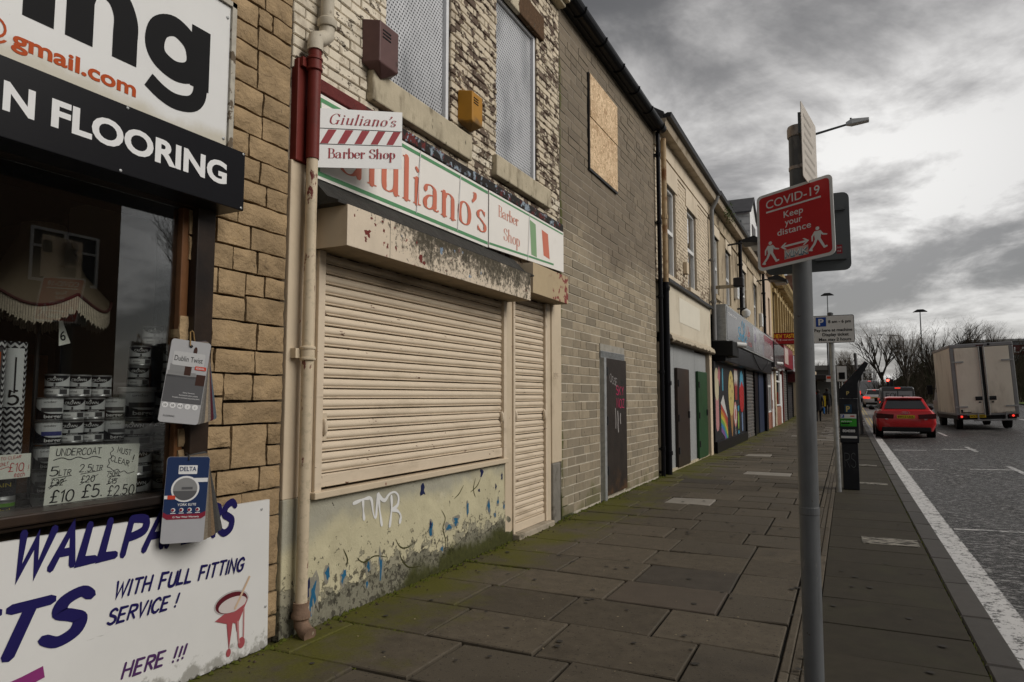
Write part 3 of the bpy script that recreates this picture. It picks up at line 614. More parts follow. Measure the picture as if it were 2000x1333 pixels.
q.build('lettering', m_wprint, bn)
q = MB()
for a, b in ((2.62, 2.77), (2.615, 2.47), (1.95, 2.77), (1.93, 2.47)): q.lathe([(.007, 0), (.007, .003), (.003, .005)], 8, (-2.92, a, b), 'x')
q.build('screw', m_steel, bn)

# wallpaper panel under the window
wp = thing('wallpaper_sign', 'white panel reading WALLPAPERS with full fitting service under the shop window', 'sign', (-3.08, 2.3, 0))
m_wpanel = surf('scuffed_white_panel', (0.66, 0.655, 0.64), 0.38, 0.03, 4, 0.02, 15, layers=[dict(col=(0.20, 0.19, 0.16), s=14, lo=0.62, hi=0.78, z=(0.30, 0.0, 0.55), a=0.7), dict(col=(0.05, 0.045, 0.03), s=22, lo=0.74, hi=0.86, z=(0.10, 0.0, 0.7), d=8, r=.75), dict(col=(0.3, 0.29, 0.27), s=9, lo=0.70, hi=0.74, st=(1, .3, 2), a=.5)])
MB().prism([(-1, 0.004), (3.045, 0.004), (3.03, 0.848), (-1, 0.897)], 'x', -3.09, -3.07).build('board', m_wpanel, wp)
O = (-3.07, 0, 0); q = MB()
pen(q, 'WALLPAPERS', (-3.07, 1.655, 0.722), Y, Z, 0.160, 1.13, nib=0.27, gap=0.22, slant=0.30, jit=0.03, skew=-0.010)
pen(q, 'PETS', (-3.07, 1.20, 0.403), Y, Z, 0.188, 0.80, nib=0.27, gap=0.22, slant=0.34, jit=0.02)
pen(q, 'WITH FULL FITTING', (-3.07, 2.095, 0.524), Y, Z, 0.068, 0.76, nib=0.22, gap=0.26, slant=0.30, jit=0.03, skew=-0.055)
pen(q, 'SERVICE !', (-3.07, 2.068, 0.410), Y, Z, 0.062, 0.375, nib=0.22, gap=0.26, slant=0.30, jit=0.03, skew=-0.03)
q.build('lettering', m_navy, wp)
q = MB(); pen(q, 'HERE !!!', (-3.07, 2.152, 0.145), Y, Z, 0.064, 0.345, nib=0.22, gap=0.3, slant=0.28, jit=0.03, skew=-0.05)
q.build('lettering', m_purple, wp)
q = MB(); band2(q, [(1.45, .25), (1.72, .285), (1.80, .30)], .05, O, Y, Z, .002); q.build('lettering', plain('magenta_print', (0.22, 0.03, 0.15), 0.5), wp)
# picture of a dripping paint tin, flat print
m_rd = plain('paint_red_print', (0.34, 0.075, 0.085), 0.4); m_pk = plain('faded_red_print', (0.45, 0.20, 0.20), 0.4); m_dk = plain('dark_red_print', (0.10, 0.012, 0.02), 0.4); m_stick = plain('stick_print', (0.55, 0.40, 0.28), 0.5)
cx, cy = 2.775, 0.325
q = MB(); poly2(q, ell(cx, cy, .118, .062, 28, rot=-.02), O, Y, Z, .001); q.build('tin_rim_print', plain('grey_print', (0.42, 0.40, 0.39), .4), wp)
q = MB(); poly2(q, ell(cx, cy, .108, .054, 28, rot=-.02), O, Y, Z, .0016); q.build('tin_inside_print', m_dk, wp)
q = MB(); poly2(q, ell(cx + .008, cy - .012, .096, .040, 28), O, Y, Z, .0022); q.build('paint_print', plain('pale_paint_print', (0.56, 0.50, 0.48), .35), wp)
q = MB(); poly2(q, [(cx - .11, cy - .07), (cx - .03, cy - .105), (cx - .02, cy - .18), (cx - .01, cy - .25), (cx + .0, cy - .18), (cx + .01, cy - .11), (cx + .03, cy - .12), (cx + .04, cy - .17), (cx + .05, cy - .12), (cx + .10, cy - .03), (cx + .115, cy + .01), (cx + .09, cy - .03), (cx + .02, cy - .055), (cx - .05, cy - .048)], O, Y, Z, .0028)
poly2(q, ell(cx - .012, cy - .262, .016, .022), O, Y, Z, .003); poly2(q, ell(cx + .075, cy - .235, .024, .03), O, Y, Z, .003); q.build('paint_drip_print', m_rd, wp)
q = MB(); band2(q, [(cx + .045, cy - .11), (cx + .052, cy - .2), (cx + .06, cy - .235)], .012, O, Y, Z, .0034); band2(q, [(cx + .085, cy - .05), (cx + .088, cy - .21)], .009, O, Y, Z, .0034); q.build('paint_drip_print', m_pk, wp)
q = MB(); band2(q, [(cx + .02, cy - .04), (cx + .12, cy + .115)], .014, O, Y, Z, .004); q.build('stick_print', m_stick, wp)
q = MB()
for a, b in ((2.97, .80), (3.02, .24)): q.lathe([(.008, 0), (.008, .003), (.003, .005)], 8, (-3.07, a, b), 'x')
q.build('screw', m_steel, wp)

# paint tins: lathe body with rims, label bands wrapped round it
m_tin = plain('tin_metal', (0.45, 0.46, 0.47), 0.32, 0.7); m_tinblack = plain('tin_black', (0.010, 0.010, 0.014), 0.35); m_tingrey = plain('tin_label_grey', (0.60, 0.62, 0.63), 0.4); m_tinwhite = plain('tin_label_white', (0.74, 0.75, 0.75), 0.45)
m_tindark = plain('tin_label_dark', (0.06, 0.06, 0.065), 0.4); m_tinblue = plain('tin_label_blue', (0.05, 0.055, 0.20), 0.4); m_tingreen = plain('tin_label_green', (0.10, 0.26, 0.02), 0.4); m_tinyel = plain('tin_lettering_yellow', (0.6, 0.5, 0.05), 0.4)
def wrap(mb, r, a0=0.0):       # (u along the girth, height) laid round a standing cylinder facing the street
    mb.v = [((r + q[2]) * math.cos(a0 + q[0] / r), (r + q[2]) * math.sin(a0 + q[0] / r), q[1]) for q in mb.v]; return mb
def wband(mb, r, a0, a1, z0, z1, d=0.0008, top=None):
    n = 12; vs = []
    for i in range(n + 1):
        a = a0 + (a1 - a0) * i / n; zt = z1 if top is None else top((i / n) * 2 - 1)
        vs += [((r + d) * math.cos(a), (r + d) * math.sin(a), z0), ((r + d) * math.cos(a), (r + d) * math.sin(a), zt)]
    return mb.add(vs, [(2 * i, 2 * i + 2, 2 * i + 3, 2 * i + 1) for i in range(n)])
def tin_root(name, label, r, h, facing, group):
    o = thing(name, label, 'paint tin', (0, 0, 0), (0, 0, facing), group, local=True)
    MB().lathe([(r * .97, 0), (r, .003), (r, .006), (r * .985, .008), (r * .985, h - .010), (r, h - .008), (r, h - .001), (r * .9, h), (r * .88, h - .004), (r * .80, h - .004), (r * .78, h - .001)], 24).build('body', m_tin, o, smooth=True)
    return o
U3, V3 = (1, 0, 0), (0, 1, 0)
def crown_tin(r, h, facing, label, group):
    o = tin_root('paint_tin', label, r, h, facing, group); re = r * .985
    q = MB(); wband(q, re, -1.5, 1.5, h * .10, h * .90); q.build('label', m_tingrey, o)
    q = MB(); wband(q, re, -1.5, 1.5, h * .90, h * .93); 
    n = 12; vs = []
    for i in range(n + 1):
        a = -1.3 + 2.6 * i / n; zl = h * (.62 + .26 * abs(a / 1.3) ** 2); vs += [((re + .0014) * math.cos(a), (re + .0014) * math.sin(a), zl), ((re + .0014) * math.cos(a), (re + .0014) * math.sin(a), h * .905)]
    q.add(vs, [(2 * i, 2 * i + 2, 2 * i + 3, 2 * i + 1) for i in range(n)]); wband(q, re, -1.5, 1.5, h * .36, h * .46, .0014); q.build('label_band', m_tinblack, o)
    q = MB(); wband(q, re, -1.45, .35, h * .12, h * .33, .0014); q.build('colour_patch', m_tinwhite, o)
    q = MB(); letters(q, 'CROWN', (-.62 * r, h * .70, 0), U3, V3, 1.24 * r, h * .12, d=.003, bold=.01); poly2(q, [(-.12 * r, h * .83), (-.05 * r, h * .87), (0, h * .93), (.05 * r, h * .87), (.12 * r, h * .83)], (0, 0, 0), U3, V3, .003)
    letters(q, 'undercoat', (-.2 * r, h * .385, 0), U3, V3, .9 * r, h * .065, d=.003, bold=.01); wrap(q, re).build('lettering', m_tinwhite, o)
    q = MB(); letters(q, 'white', (-.75 * r, h * .19, 0), U3, V3, .66 * r, h * .085, d=.003); wrap(q, re).build('lettering', m_tinblack, o)
    q = MB(); wband(q, re, .42, 1.1, h * .12, h * .33, .0016); poly = MB(); rect2(poly, -.08 * r, h * .47, .16 * r, h * .12, (0, 0, 0), U3, V3, .0025); wrap(poly, re); q.add(poly.v, poly.f); q.build('small_print_patch', m_tindark, o)
    return o
def berger_tin(r, h, facing, label, group, patch, bucket=False):
    o = tin_root('paint_tin', label, r, h, facing, group); re = r * .985
    q = MB(); wband(q, re, -1.5, 1.5, h * .05, h * .94); q.build('label', m_tinblack, o)
    q = MB(); n = 12; vs = []
    for i in range(n + 1):
        a = -1.5 + 3.0 * i / n; zl = h * (.30 + .42 * (1 - min(1, (i / n) * 1.8))**1.5); vs += [((re + .0014) * math.cos(a), (re + .0014) * math.sin(a), zl), ((re + .0014) * math.cos(a), (re + .0014) * math.sin(a), h * .925)]
    q.add(vs, [(2 * i, 2 * i + 2, 2 * i + 3, 2 * i + 1) for i in range(n)]); q.build('pale_field', m_tingrey, o)
    q = MB(); wband(q, re, -.55, 1.2, h * .38, h * .56, .0022); q.build('colour_patch', patch, o)
    q = MB(); letters(q, 'under', (-.35 * r, h * .77, 0), U3, V3, .9 * r, h * .10, d=.003); wrap(q, re).build('lettering', m_tindark, o)
    q = MB(); letters(q, 'berger', (-.3 * r, h * .12, 0), U3, V3, 1.35 * r, h * .15, d=.003, bold=.015); wrap(q, re).build('lettering', m_tinwhite, o)
    if bucket: MB().lathe([(r * 1.0, h - .012), (r * 1.1, h - .008), (r * 1.1, h + .012), (r * 1.02, h + .016), (r * .95, h + .014)], 24).build('lid', m_tinwhite, o, smooth=True)
    return o
FAC = -0.62
gA = 'small undercoat tins in the shop window'; gB = 'two-tone undercoat tins in the shop window'; gC = 'large undercoat tins in the shop window'
XT = -3.40
proto = {'c': crown_tin(.051, .108, FAC, 'x', gA), 'b': berger_tin(.055, .108, FAC, 'x', gB, m_tindark), 'v': berger_tin(.055, .108, FAC, 'x', gB, m_tinblue), 'L': crown_tin(.086, .148, FAC, 'x', gC), 'K': berger_tin(.086, .148, FAC, 'x', gC, m_tindark, True)}
zs = [0.886, 0.997, 1.108, 1.226, 1.337, 1.449]
tins = []
for k, yy, nm in (('c', 1.985, 'leftmost'), ('c', 2.09, 'middle'), ('c', 2.195, 'rightmost')): tins.append((k, yy, zs[5], 'small silver and black white-undercoat tin, %s of three on top of the pile' % nm))
rows = {4: 'top full row', 3: 'second full row', 2: 'third row', 1: 'row behind the big card', 0: 'lowest row at the window sill'}
for r_ in (4, 3, 2, 1, 0):
    for j, k in enumerate(('v' if r_ == 3 else 'b', 'c', 'c', 'b')):
        if r_ < 2 and j in (1, 2): continue
        nm = {0: 'dark undercoat tin, left end of the ', 1: 'small silver undercoat tin, left of the pair in the ', 2: 'small silver undercoat tin, right of the pair in the ', 3: 'dark undercoat tin, right end of the '}[j]
        if k == 'v': nm = 'dark undercoat tin with a blue patch, left end of the '
        tins.append((k, (1.955, 2.063, 2.166, 2.270)[j], zs[r_], nm + rows[r_]))
for i, (k, z0, nm) in enumerate((('L', .886, 'large undercoat tin at the foot of the tall middle stack by the card'), ('L', 1.036, 'large undercoat tin behind the right edge of the handwritten card'), ('L', 1.186, 'large silver undercoat tin directly under the lidded bucket'), ('K', 1.336, 'lidded dark paint bucket between the small tins and the tall stack'))): tins.append((k, 2.42, z0, nm))
for i in range(4): tins.append(('L', 2.60, .886 + .15 * i, 'large undercoat tin against the window frame, %s of its stack' % ('bottom', 'second from the bottom', 'third from the bottom', 'top')[i]))
tins += [('c', 2.40, 1.502, 'small undercoat tin standing on the lidded bucket'), ('c', 2.405, 1.612, 'small undercoat tin, second above the lidded bucket'), ('c', 2.475, 1.722, 'small undercoat tin at the very top of the tall stack'),
         ('c', 2.585, 1.486, 'small undercoat tin half hidden behind the grey carpet sample book, lower'), ('c', 2.59, 1.596, 'small undercoat tin half hidden behind the grey carpet sample book, upper')]
used = set()
tr_ = random.Random(3)
for k, yy, z0, lab in tins:
    p = proto[k]; loc = (XT - (0.03 if k in 'LK' else 0) + (0.02 if yy > 2.5 else 0), yy, z0); rot = (0, 0, FAC + tr_.uniform(-.22, .22))
    if k in used: dup(p, loc, rot, lab)
    else: used.add(k); p.location = loc; p.rotation_euler = rot; p['label'] = lab
# fence stain tins and wallpaper rolls at the left
for i, (yy, z0, lab) in enumerate([(1.745, .886, 'green tin of wood preserver at the lower left of the window'), (1.745, .996, 'dark wood stain tin under the red ten pound card')]):
    o = tin_root('paint_tin', lab, .056, .108, FAC, None); o.location = (-3.36, yy, z0)
    q = MB(); wband(q, .0552, -1.5, 1.5, .02, .10); q.build('label', m_tinblack if i else m_tingreen, o)
    q = MB(); wband(q, .0552, -1.5, 1.5, .055, .085, .0016); q.build('label_band', m_tinblack, o)
    q = MB(); letters(q, 'STAIN' if i else 'Cuprinol', (-.045, .062, 0), U3, V3, .09, .017, d=.003, bold=.015); wrap(q, .0552).build('lettering', m_tinyel, o)
MB().box(-3.46, -3.29, 1.3, 1.83, 1.106, 1.165).build('display_step', m_room, shop)
m_roll = bpy.data.materials.new('zigzag_wallpaper'); m_roll.use_nodes = True; t = NT(m_roll.node_tree)
o_ = t.n('ShaderNodeOutputMaterial'); b_ = t.n('ShaderNodeBsdfPrincipled'); t.link(b_.outputs[0], o_.inputs[0]); P = t.n('ShaderNodeTexCoord').outputs['Object']; px, py, pz = t.sep(P)
ang = t.math('ARCTAN2', py, px); zz = t.math('ADD', t.math('MULTIPLY', pz, 38.0), t.math('MULTIPLY', t.math('PINGPONG', t.math('MULTIPLY', ang, 1.3), 0.5), 1.1)); st = t.math('GREATER_THAN', t.math('FRACT', zz), 0.52)
t.put(b_.inputs['Base Color'], t.mix(st, (0.016, 0.017, 0.024), (0.50, 0.51, 0.52))); b_.inputs['Roughness'].default_value = 0.25
for i, (yy, lab) in enumerate([(1.688, 'black and silver zigzag wallpaper roll with an orange label'), (1.775, 'black and silver zigzag wallpaper roll with a barcode label')]):
    o = thing('wallpaper_roll', lab, 'wallpaper roll', (-3.36, yy, 1.165), (0, 0, FAC), 'wallpaper rolls in the shop window', local=True)
    MB().lathe([(.030, 0), (.042, 0), (.042, .53), (.030, .53), (.028, .50)], 20).build('roll', m_roll, o, smooth=True)
    q = MB(); wband(q, .042, -1.0, .95, .24, .50, .001); q.build('label', m_tindark if i == 0 else m_tingrey, o)
    q = MB(); wband(q, .042, -.8, .7, .39, .48, .002) if i == 0 else wband(q, .042, .1, .25, .30, .46, .002); q.build('label_patch', m_orange if i == 0 else m_tinblack, o)
    if i == 0:
        q = MB(); letters(q, 'fine', (.42, -.012, 0), V3, (-1, 0, 0), .07, .026, d=.003); letters(q, 'decor', (.385 - .12, -.012, 0), V3, (-1, 0, 0), .10, .026, d=.003)
        q.v = [(v[1] + .008, .53 - .0 + (v[0] - .42) * 1.0 - .12 if False else .45 - (.45 - v[0]) * 1.0, v[2]) for v in q.v]; q = MB().add([(-a, b, c) for a, b, c in q.v], q.f); wrap(q, .042).build('lettering', m_ink, o)
    else:
        q = MB(); pen(q, '5.', (-.012, .25, 0), U3, V3, .06, None, nib=.16, d=.003); wrap(q, .042).build('lettering', m_ink, o)
# handwritten cards behind the glass
c1 = thing('price_card', 'large handwritten white card reading UNDERCOAT and MUST CLEAR against the glass', 'price card', (-3.2, 2.08, .955))
O = Vector((-3.215, 1.845, .960)); u = Vector((0, .437, -.012)).normalized(); v = Vector((-0.02, .027, .268)).normalized(); w_, h_ = .437, .268
q = MB(); rect2(q, 0, 0, w_, h_, O, u, v, 0); rect2(q, 0, 0, w_, h_, O, u, v, -.0015); q.f[1] = q.f[1][::-1]; q.build('card', m_card, c1)
q = MB()
def hw(s, a, b, wd, hh, nib=.12, **k): pen(q, s, O + u * (a * w_) + v * (b * h_), u, v, hh * h_, wd * w_, nib=nib, d=.001, jit=.04, slant=.1, **k)
hw('UNDERCOAT', .07, .835, .48, .115, .13); band2(q, catmull([(.03 + .1 * i, .20 + (.006 if i % 2 else -.004)) for i in range(6)][:0] or [(.02 + .037 * i, .208 + (.006 if i % 2 else -.004)) for i in range(7)]), .004, O, u, v, .001)
hw('MUST', .735, .845, .17, .10, .14, skew=-.25); hw('CLEAR', .665, .70, .22, .10, .14, skew=-.32); hw('!', .925, .66, .02, .12, .16)
band2(q, catmull([(.29, .255), (.30, .24), (.285, .225), (.295, .205), (.28, .195), (.285, .175), (.275, .16), (.29, .155), (.31, .14), (.33, .145), (.345, .13), (.365, .135), (.385, .122), (.42, .128)], 4), .0032, O, u, v, .001)
hw('5', .03, .50, .085, .145, .12); hw('LTR', .12, .50, .12, .095, .14); band2(q, [(.02, .122), (.11, .132)], .003, O, u, v, .001)
hw('2.5', .33, .535, .13, .125, .12); hw('LTR', .47, .54, .11, .095, .14); band2(q, [(.15, .134), (.245, .146)], .003, O, u, v, .001)
hw('£32', .045, .34, .13, .10, .14); band2(q, [(.015, .078), (.085, .125)], .003, O, u, v, .0018); band2(q, [(.01, .085), (.09, .112)], .003, O, u, v, .002)
hw('£20', .355, .355, .15, .11, .14); band2(q, [(.15, .085), (.235, .128)], .003, O, u, v, .0018)
hw('750ML', .635, .42, .16, .09, .15); band2(q, [(.285, .108), (.345, .115)], .0025, O, u, v, .001); hw('£15', .655, .29, .10, .09, .15); band2(q, [(.28, .075), (.335, .10)], .003, O, u, v, .0018)
hw('£10', .06, .06, .24, .19, .13); hw('£5.', .385, .09, .22, .21, .13); hw('£2.50', .665, .075, .31, .17, .13)
q.build('lettering', m_ink, c1)
c2 = thing('price_card', 'small white card with red handwriting reading TO CLEAR ONLY 10 each', 'price card', (-3.22, 1.74, 1.10))
O = Vector((-3.225, 1.660, 1.100)); u, v = Y.copy(), Z.copy(); w_, h_ = .128, .103
q = MB(); rect2(q, 0, 0, w_, h_, O, u, v, 0); q.build('card', m_card, c2)
q = MB(); hw('TO CLEAR', .06, .78, .62, .12, .13, skew=.06); hw('ONLY', .05, .52, .26, .14, .14, skew=.2); band2(q, [(.008, .042), (.042, .052)], .0025, O, u, v, .001); hw('£10', .32, .28, .48, .34, .11); hw('each', .50, .05, .34, .26, .10); hw('!', .92, .25, .03, .25, .14)
q.build('lettering', m_redink, c2)
tg = thing('price_tag', 'white paper price tag dangling below the fringed lampshade', 'price tag', (-3.7, 2.15, 1.72))
O = Vector((-3.66, 2.145, 1.715)); u, v = Vector((0, .95, .3)), Vector((0, -.3, .95)); w_, h_ = .06, .12
q = MB(); poly2(q, [(-.012, 0), (.05, 0), (.04, .125), (.022, .125)], O, u, v); q.build('card', m_card, tg); q = MB(); hw('6', .15, .2, .4, .35, .2); q.build('lettering', m_ink, tg)
# fringed lampshade
m_shade = plain('cream_shade_fabric', (0.12, 0.095, 0.065), 0.8); m_fringe = surf('cream_fringe', (0.42, 0.37, 0.29), 0.85, 0.2, 60)
ls = thing('standard_lamp', 'cream bell lampshade with scalloped fringe inside the dark shop', 'lamp', (-3.82, 2.12, 0.886))
n = 48; secs = []
for rr, zz, sc in ((.10, 2.36, 0), (.13, 2.25, 0), (.20, 2.10, 0), (.32, 1.97, 1)):
    secs.append([(-3.82 + rr * math.cos(6.28318 * i / n), 2.12 + rr * math.sin(6.28318 * i / n), zz - (sc * .07 * abs(math.sin(6.28318 * i / n * 3)))) for i in range(n)])
MB().loft(secs, False).build('lamp_shade', m_shade, ls, smooth=True)
q = MB()
for i in range(180):
    a = 6.28318 * i / 180; zt = 1.968 - .07 * abs(math.sin(a * 3)); r_ = .321
    p = Vector((-3.82 + r_ * math.cos(a), 2.12 + r_ * math.sin(a), zt)); e = Vector((-math.sin(a), math.cos(a), 0)) * .0048
    q.add([p - e, p + e, p + e - Z * .085, p - e - Z * (.08 + .01 * (i % 3))], [(0, 1, 2, 3)])
q.build('fringe', m_fringe, ls)
q = MB(); q.tube([(-3.82 + .323 * math.cos(6.28318 * i / 96), 2.12 + .323 * math.sin(6.28318 * i / 96), 1.97 - .07 * abs(math.sin(6.28318 * i / 96 * 3))) for i in range(97)], .008, 6); q.build('braid_trim', plain('maroon_braid', (0.06, 0.02, 0.02), .8), ls)
MB().tube([(-3.82, 2.12, .886), (-3.82, 2.12, 2.3)], .012, 8).lathe([(.12, 0), (.12, .02), (.02, .04)], 20, (-3.82, 2.12, .886)).build('stand', m_darkmetal, ls)
cb = thing('display_cabinet', 'dark round-topped cabinet in the shadow behind the paint tins', 'cabinet', (-4.6, 2.3, 0))
MB().prism([(1.9, 0)] + [(2.55, 0)] + [(2.55, 1.80)] + [(2.55 - .65 * i / 10, 1.80 + .10 * math.sin(3.1416 * i / 10)) for i in range(1, 10)] + [(1.9, 1.80)], 'x', -5.0, -4.4).build('carcass', m_woodframe, cb, bevel=.01)
MB().box(-4.4, -4.385, 1.95, 2.21, .2, 1.7).box(-4.4, -4.385, 2.24, 2.5, .2, 1.7).build('door', m_woodwarm, cb, bevel=.01)

# carpet sample books hung on the window frame
def carpet(nm, col): return surf(nm, col, 0.95, 0.25, 120, 0.6, 300, bd=0.004)
sw1 = [carpet('grey_carpet', (.20, .19, .18)), carpet('mid_grey_carpet', (.15, .14, .13)), carpet('oat_carpet', (.36, .29, .21)), carpet('taupe_carpet', (.22, .19, .16)), carpet('maroon_carpet', (.09, .02, .03)), carpet('blue_grey_carpet', (.11, .14, .17))]
sw2 = [carpet('beige_carpet', (.25, .21, .16)), carpet('brown_carpet', (.18, .14, .10)), carpet('sand_carpet', (.23, .16, .10)), carpet('charcoal_carpet', (.07, .068, .065)), carpet('slate_carpet', (.09, .088, .085))]
TH = R(32); NN = Vector((math.cos(TH), -math.sin(TH), 0)); UU = Vector((math.sin(TH), math.cos(TH), 0))
def book(nm_label, hook, w, h, lean, fan, sws, cord):
    o = thing('carpet_sample_book', nm_label, 'sample book', hook)
    def frame(i, ang):
        a = R(ang); uu = UU * math.cos(a) + Z * math.sin(a); vv = -UU * math.sin(a) + Z * math.cos(a)
        return Vector(hook) - NN * (0.017 * i) - vv * (h - .015) - uu * (w / 2), uu, vv
    for i, m in enumerate(sws):
        O, u, v = frame(i + 1, lean + fan * (i + 1)); q = MB(); p = rrect(0, 0, w, h, .014); n = len(p)
        q.add([O + u * a + v * b for a, b in p] + [O + u * a + v * b - NN * .008 for a, b in p], [tuple(range(n)), tuple(range(2 * n - 1, n - 1, -1))] + [(k, (k + 1) % n, n + (k + 1) % n, n + k) for k in range(n)])
        q.build('swatch', m, o)
    O, u, v = frame(0, lean)
    q = MB(); p = rrect(0, 0, w, h, .014); n = len(p)
    q.add([O + u * a + v * b for a, b in p] + [O + u * a + v * b - NN * .002 for a, b in p], [tuple(range(n)), tuple(range(2 * n - 1, n - 1, -1))] + [(k, (k + 1) % n, n + (k + 1) % n, n + k) for k in range(n)])
    return o, O, u, v, q
m_sample = plain('sample_card_grey', (0.42, 0.42, 0.43), 0.4); m_photo = plain('photo_grey', (0.10, 0.10, 0.105), 0.45); m_photol = plain('photo_light', (0.24, 0.24, 0.24), 0.45); m_photob = plain('photo_brown', (0.05, 0.022, 0.016), 0.45)
hk = (-2.965, 2.375, 1.715)
o, O, u, v, q = book('carpet sample book with a grey room photo, hung beside the paint tins', hk, .183, .415, -7, 2.5, sw1, True)
q.build('cover', m_sample, o)
q = MB(); poly2(q, [(0.002, .10), (.181, .10), (.181, .24), (.10, .235), (.002, .235)], O, u, v, .0006); q.build('photo_floor', m_photo, o)
q = MB(); rect2(q, .012, .245, .10, .045, O, u, v, .0006); rect2(q, .006, .225, .13, .03, O, u, v, .0006); q.build('photo_sofa', m_photol, o)
q = MB(); rect2(q, .138, .195, .043, .055, O, u, v, .001); poly2(q, ell(.115, .365, .009, .022), O, u, v, .001); rect2(q, .08, .24, .03, .05, O, u, v, .0012); q.build('photo_furniture', m_photob, o)
q = MB(); poly2(q, rrect(.018, .285, .165, .355, .008), O, u, v, .0014); q.build('title_plate', plain('title_grey', (.50, .50, .50), .4), o)
q = MB(); letters(q, 'Dublin Twist', O + u * .026 + v * .308, u, v, .13, .028, d=.002); letters(q, 'FLOORING', O + u * .02 + v * .028, u, v, .05, .009, d=.001); q.build('lettering', m_ink, o)
q = MB(); poly2(q, rrect(.125, .272, .178, .291, .004), O, u, v, .002); q.build('red_tag', m_redprint, o)
q = MB(); letters(q, 'IDEAL', O + u * .131 + v * .277, u, v, .04, .009, d=.0026, bold=.01)
for i, s in enumerate(('Heavy Domestic', 'Revamped colour palette', 'Available on actionback and premiumback')): letters(q, s, O + u * (.09, .075, .045)[i] + v * (.150, .137, .124)[i], u, v, (.055, .085, .125)[i], .0065, d=.001)
for i in range(5): poly2(q, ell(.02 + .034 * i, .085, .014, .014, 16), O, u, v, .001)
q.build('lettering', m_wprint, o)
q = MB()
for i, s in enumerate(('10', '10', '4-5', '/', 'i')): letters(q, s, O + u * (.02 + .034 * i) + v * .080, u, v, None, .011, d=.0018, bold=.01, mid=True)
q.build('lettering', m_ink, o)
q = MB(); q.tube([Vector(hk) + v * 0 + NN * .004 - UU * .006 - Z * .01, Vector(hk) + Z * .06 - UU * .008, Vector(hk) + Z * .066, Vector(hk) + Z * .06 + UU * .006, Vector(hk) + NN * -.03 + UU * .02 - Z * .01], .0035, 6); q.build('hanging_cord', plain('jute_cord', (0.30, 0.19, 0.08), 0.9), o)
q = MB(); q.lathe([(.008, 0), (.008, .002), (.004, .004)], 12); q.map(lambda p: O + u * .092 + v * .388 + u * p.x + v * p.y + NN * (p.z + .001)); q.build('rivet', m_darkmetal, o)
hk2 = (-2.965, 2.385, 1.135)
o, O, u, v, q = book('carpet sample book with a navy cover, hung below the grey one', hk2, .195, .42, -2.5, 3.0, sw2, False)
q.build('cover', plain('cover_pale', (.40, .40, .42), .4), o)
m_bookblue = plain('cover_navy', (0.018, 0.035, 0.10), 0.4); m_bookred = plain('cover_red', (0.22, 0.02, 0.04), 0.4)
q = MB(); poly2(q, rrect(.001, .125, .194, .419, .013), O, u, v, .0006); q.build('navy_field', m_bookblue, o)
q = MB(); poly2(q, [(.001, .128), (.02, .115), (.175, .115), (.194, .128), (.194, .152), (.17, .14), (.02, .14), (.001, .152)], O, u, v, .0012); q.build('red_band', m_bookred, o)
q = MB(); poly2(q, rrect(.055, .335, .14, .378, .003), O, u, v, .0012); poly2(q, ell(.092, .262, .064, .064, 28), O, u, v, .0014); rect2(q, .092, .295, .10, .02, O, u, v, .0012); rect2(q, .001, .215, .05, .016, O, u, v, .0012); q.build('white_print', m_wprint, o)
q = MB(); poly2(q, ell(.092, .262, .055, .055, 28), O, u, v, .002); q.build('photo_room', m_photol, o)
q = MB(); poly2(q, ell(.092, .262, .055, .055, 16, 3.3, 6.1), O, u, v, .0026); rect2(q, .075, .26, .05, .012, O, u, v, .003); q.build('photo_floor', m_photo, o)
q = MB(); letters(q, 'DELTA', O + u * .060 + v * .350, u, v, .075, .022, d=.0022, bold=.015); q.build('lettering', m_bookblue, o)
q = MB(); poly2(q, rrect(.015, .213, .05, .232, .003), O, u, v, .0022); q.build('red_tag', m_redprint, o)
q = MB(); letters(q, 'YORK ELITE', O + u * .062 + v * .180, u, v, .085, .012, d=.0012, bold=.015); letters(q, '15 Year Wear Warranty', O + u * .045 + v * .122, u, v, .12, .009, d=.0018, bold=.015)
for i in range(4): poly2(q, ell(.045 + .037 * i, .160, .010, .010, 14), O, u, v, .0012); rect2(q, .034 + .037 * i, .1435, .023, .003, O, u, v, .0014)
q.build('lettering', m_wprint, o)
q = MB()
for i in range(4): poly2(q, ell(.045 + .037 * i - .002, .160, .007, .007, 12), O, u, v, .002)
q.build('icon_red', m_bookred, o)
q = MB(); q.tube([Vector(hk2) + NN * .004, Vector(hk2) + Z * .02, Vector(hk2) - NN * .12 + Z * .025], .004, 6); q.build('hanging_hook', m_darkmetal, o)

# ================================================================== barber's shop, number 305
m_pbrick = surf('peeling_painted_brick', (0.68, 0.61, 0.49), 0.75, 0.10, 6, 0.45, 30, objrand=0.07, bd=0.012, layers=[
    dict(col=(0.095, 0.062, 0.042), s=4.6, lo=0.60, hi=0.612, d=9, st=(1, 0.9, 1.5), r=0.7, y=(3.2, 5.3, 0.10), v=0.5, sub=1.3), dict(col=(0.40, 0.33, 0.24), s=9, lo=0.52, hi=0.62, d=9, r=.7, a=.55), dict(col=(0.10, 0.07, 0.05), s=13, lo=0.61, hi=0.62, d=7, st=(1, 0.6, 1.5), r=.7, sub=1.4),
    dict(col=(0.27, 0.22, 0.16), s=2.5, lo=0.55, hi=0.8, a=0.6)])
m_pbrick2 = surf('peeling_painted_brick_pier', (0.58, 0.50, 0.38), 0.75, 0.10, 6, 0.45, 30, objrand=0.07, bd=0.014, layers=[  # dark patches: bare brick plus painted-in shadows of curling paint
    dict(col=(0.115, 0.080, 0.058), s=9, lo=0.515, hi=0.53, d=7, st=(1, 0.85, 1.5), r=0.62, v=0.5, sub=1.4), dict(col=(0.26, 0.21, 0.16), s=2.5, lo=0.5, hi=0.8, a=0.6)])
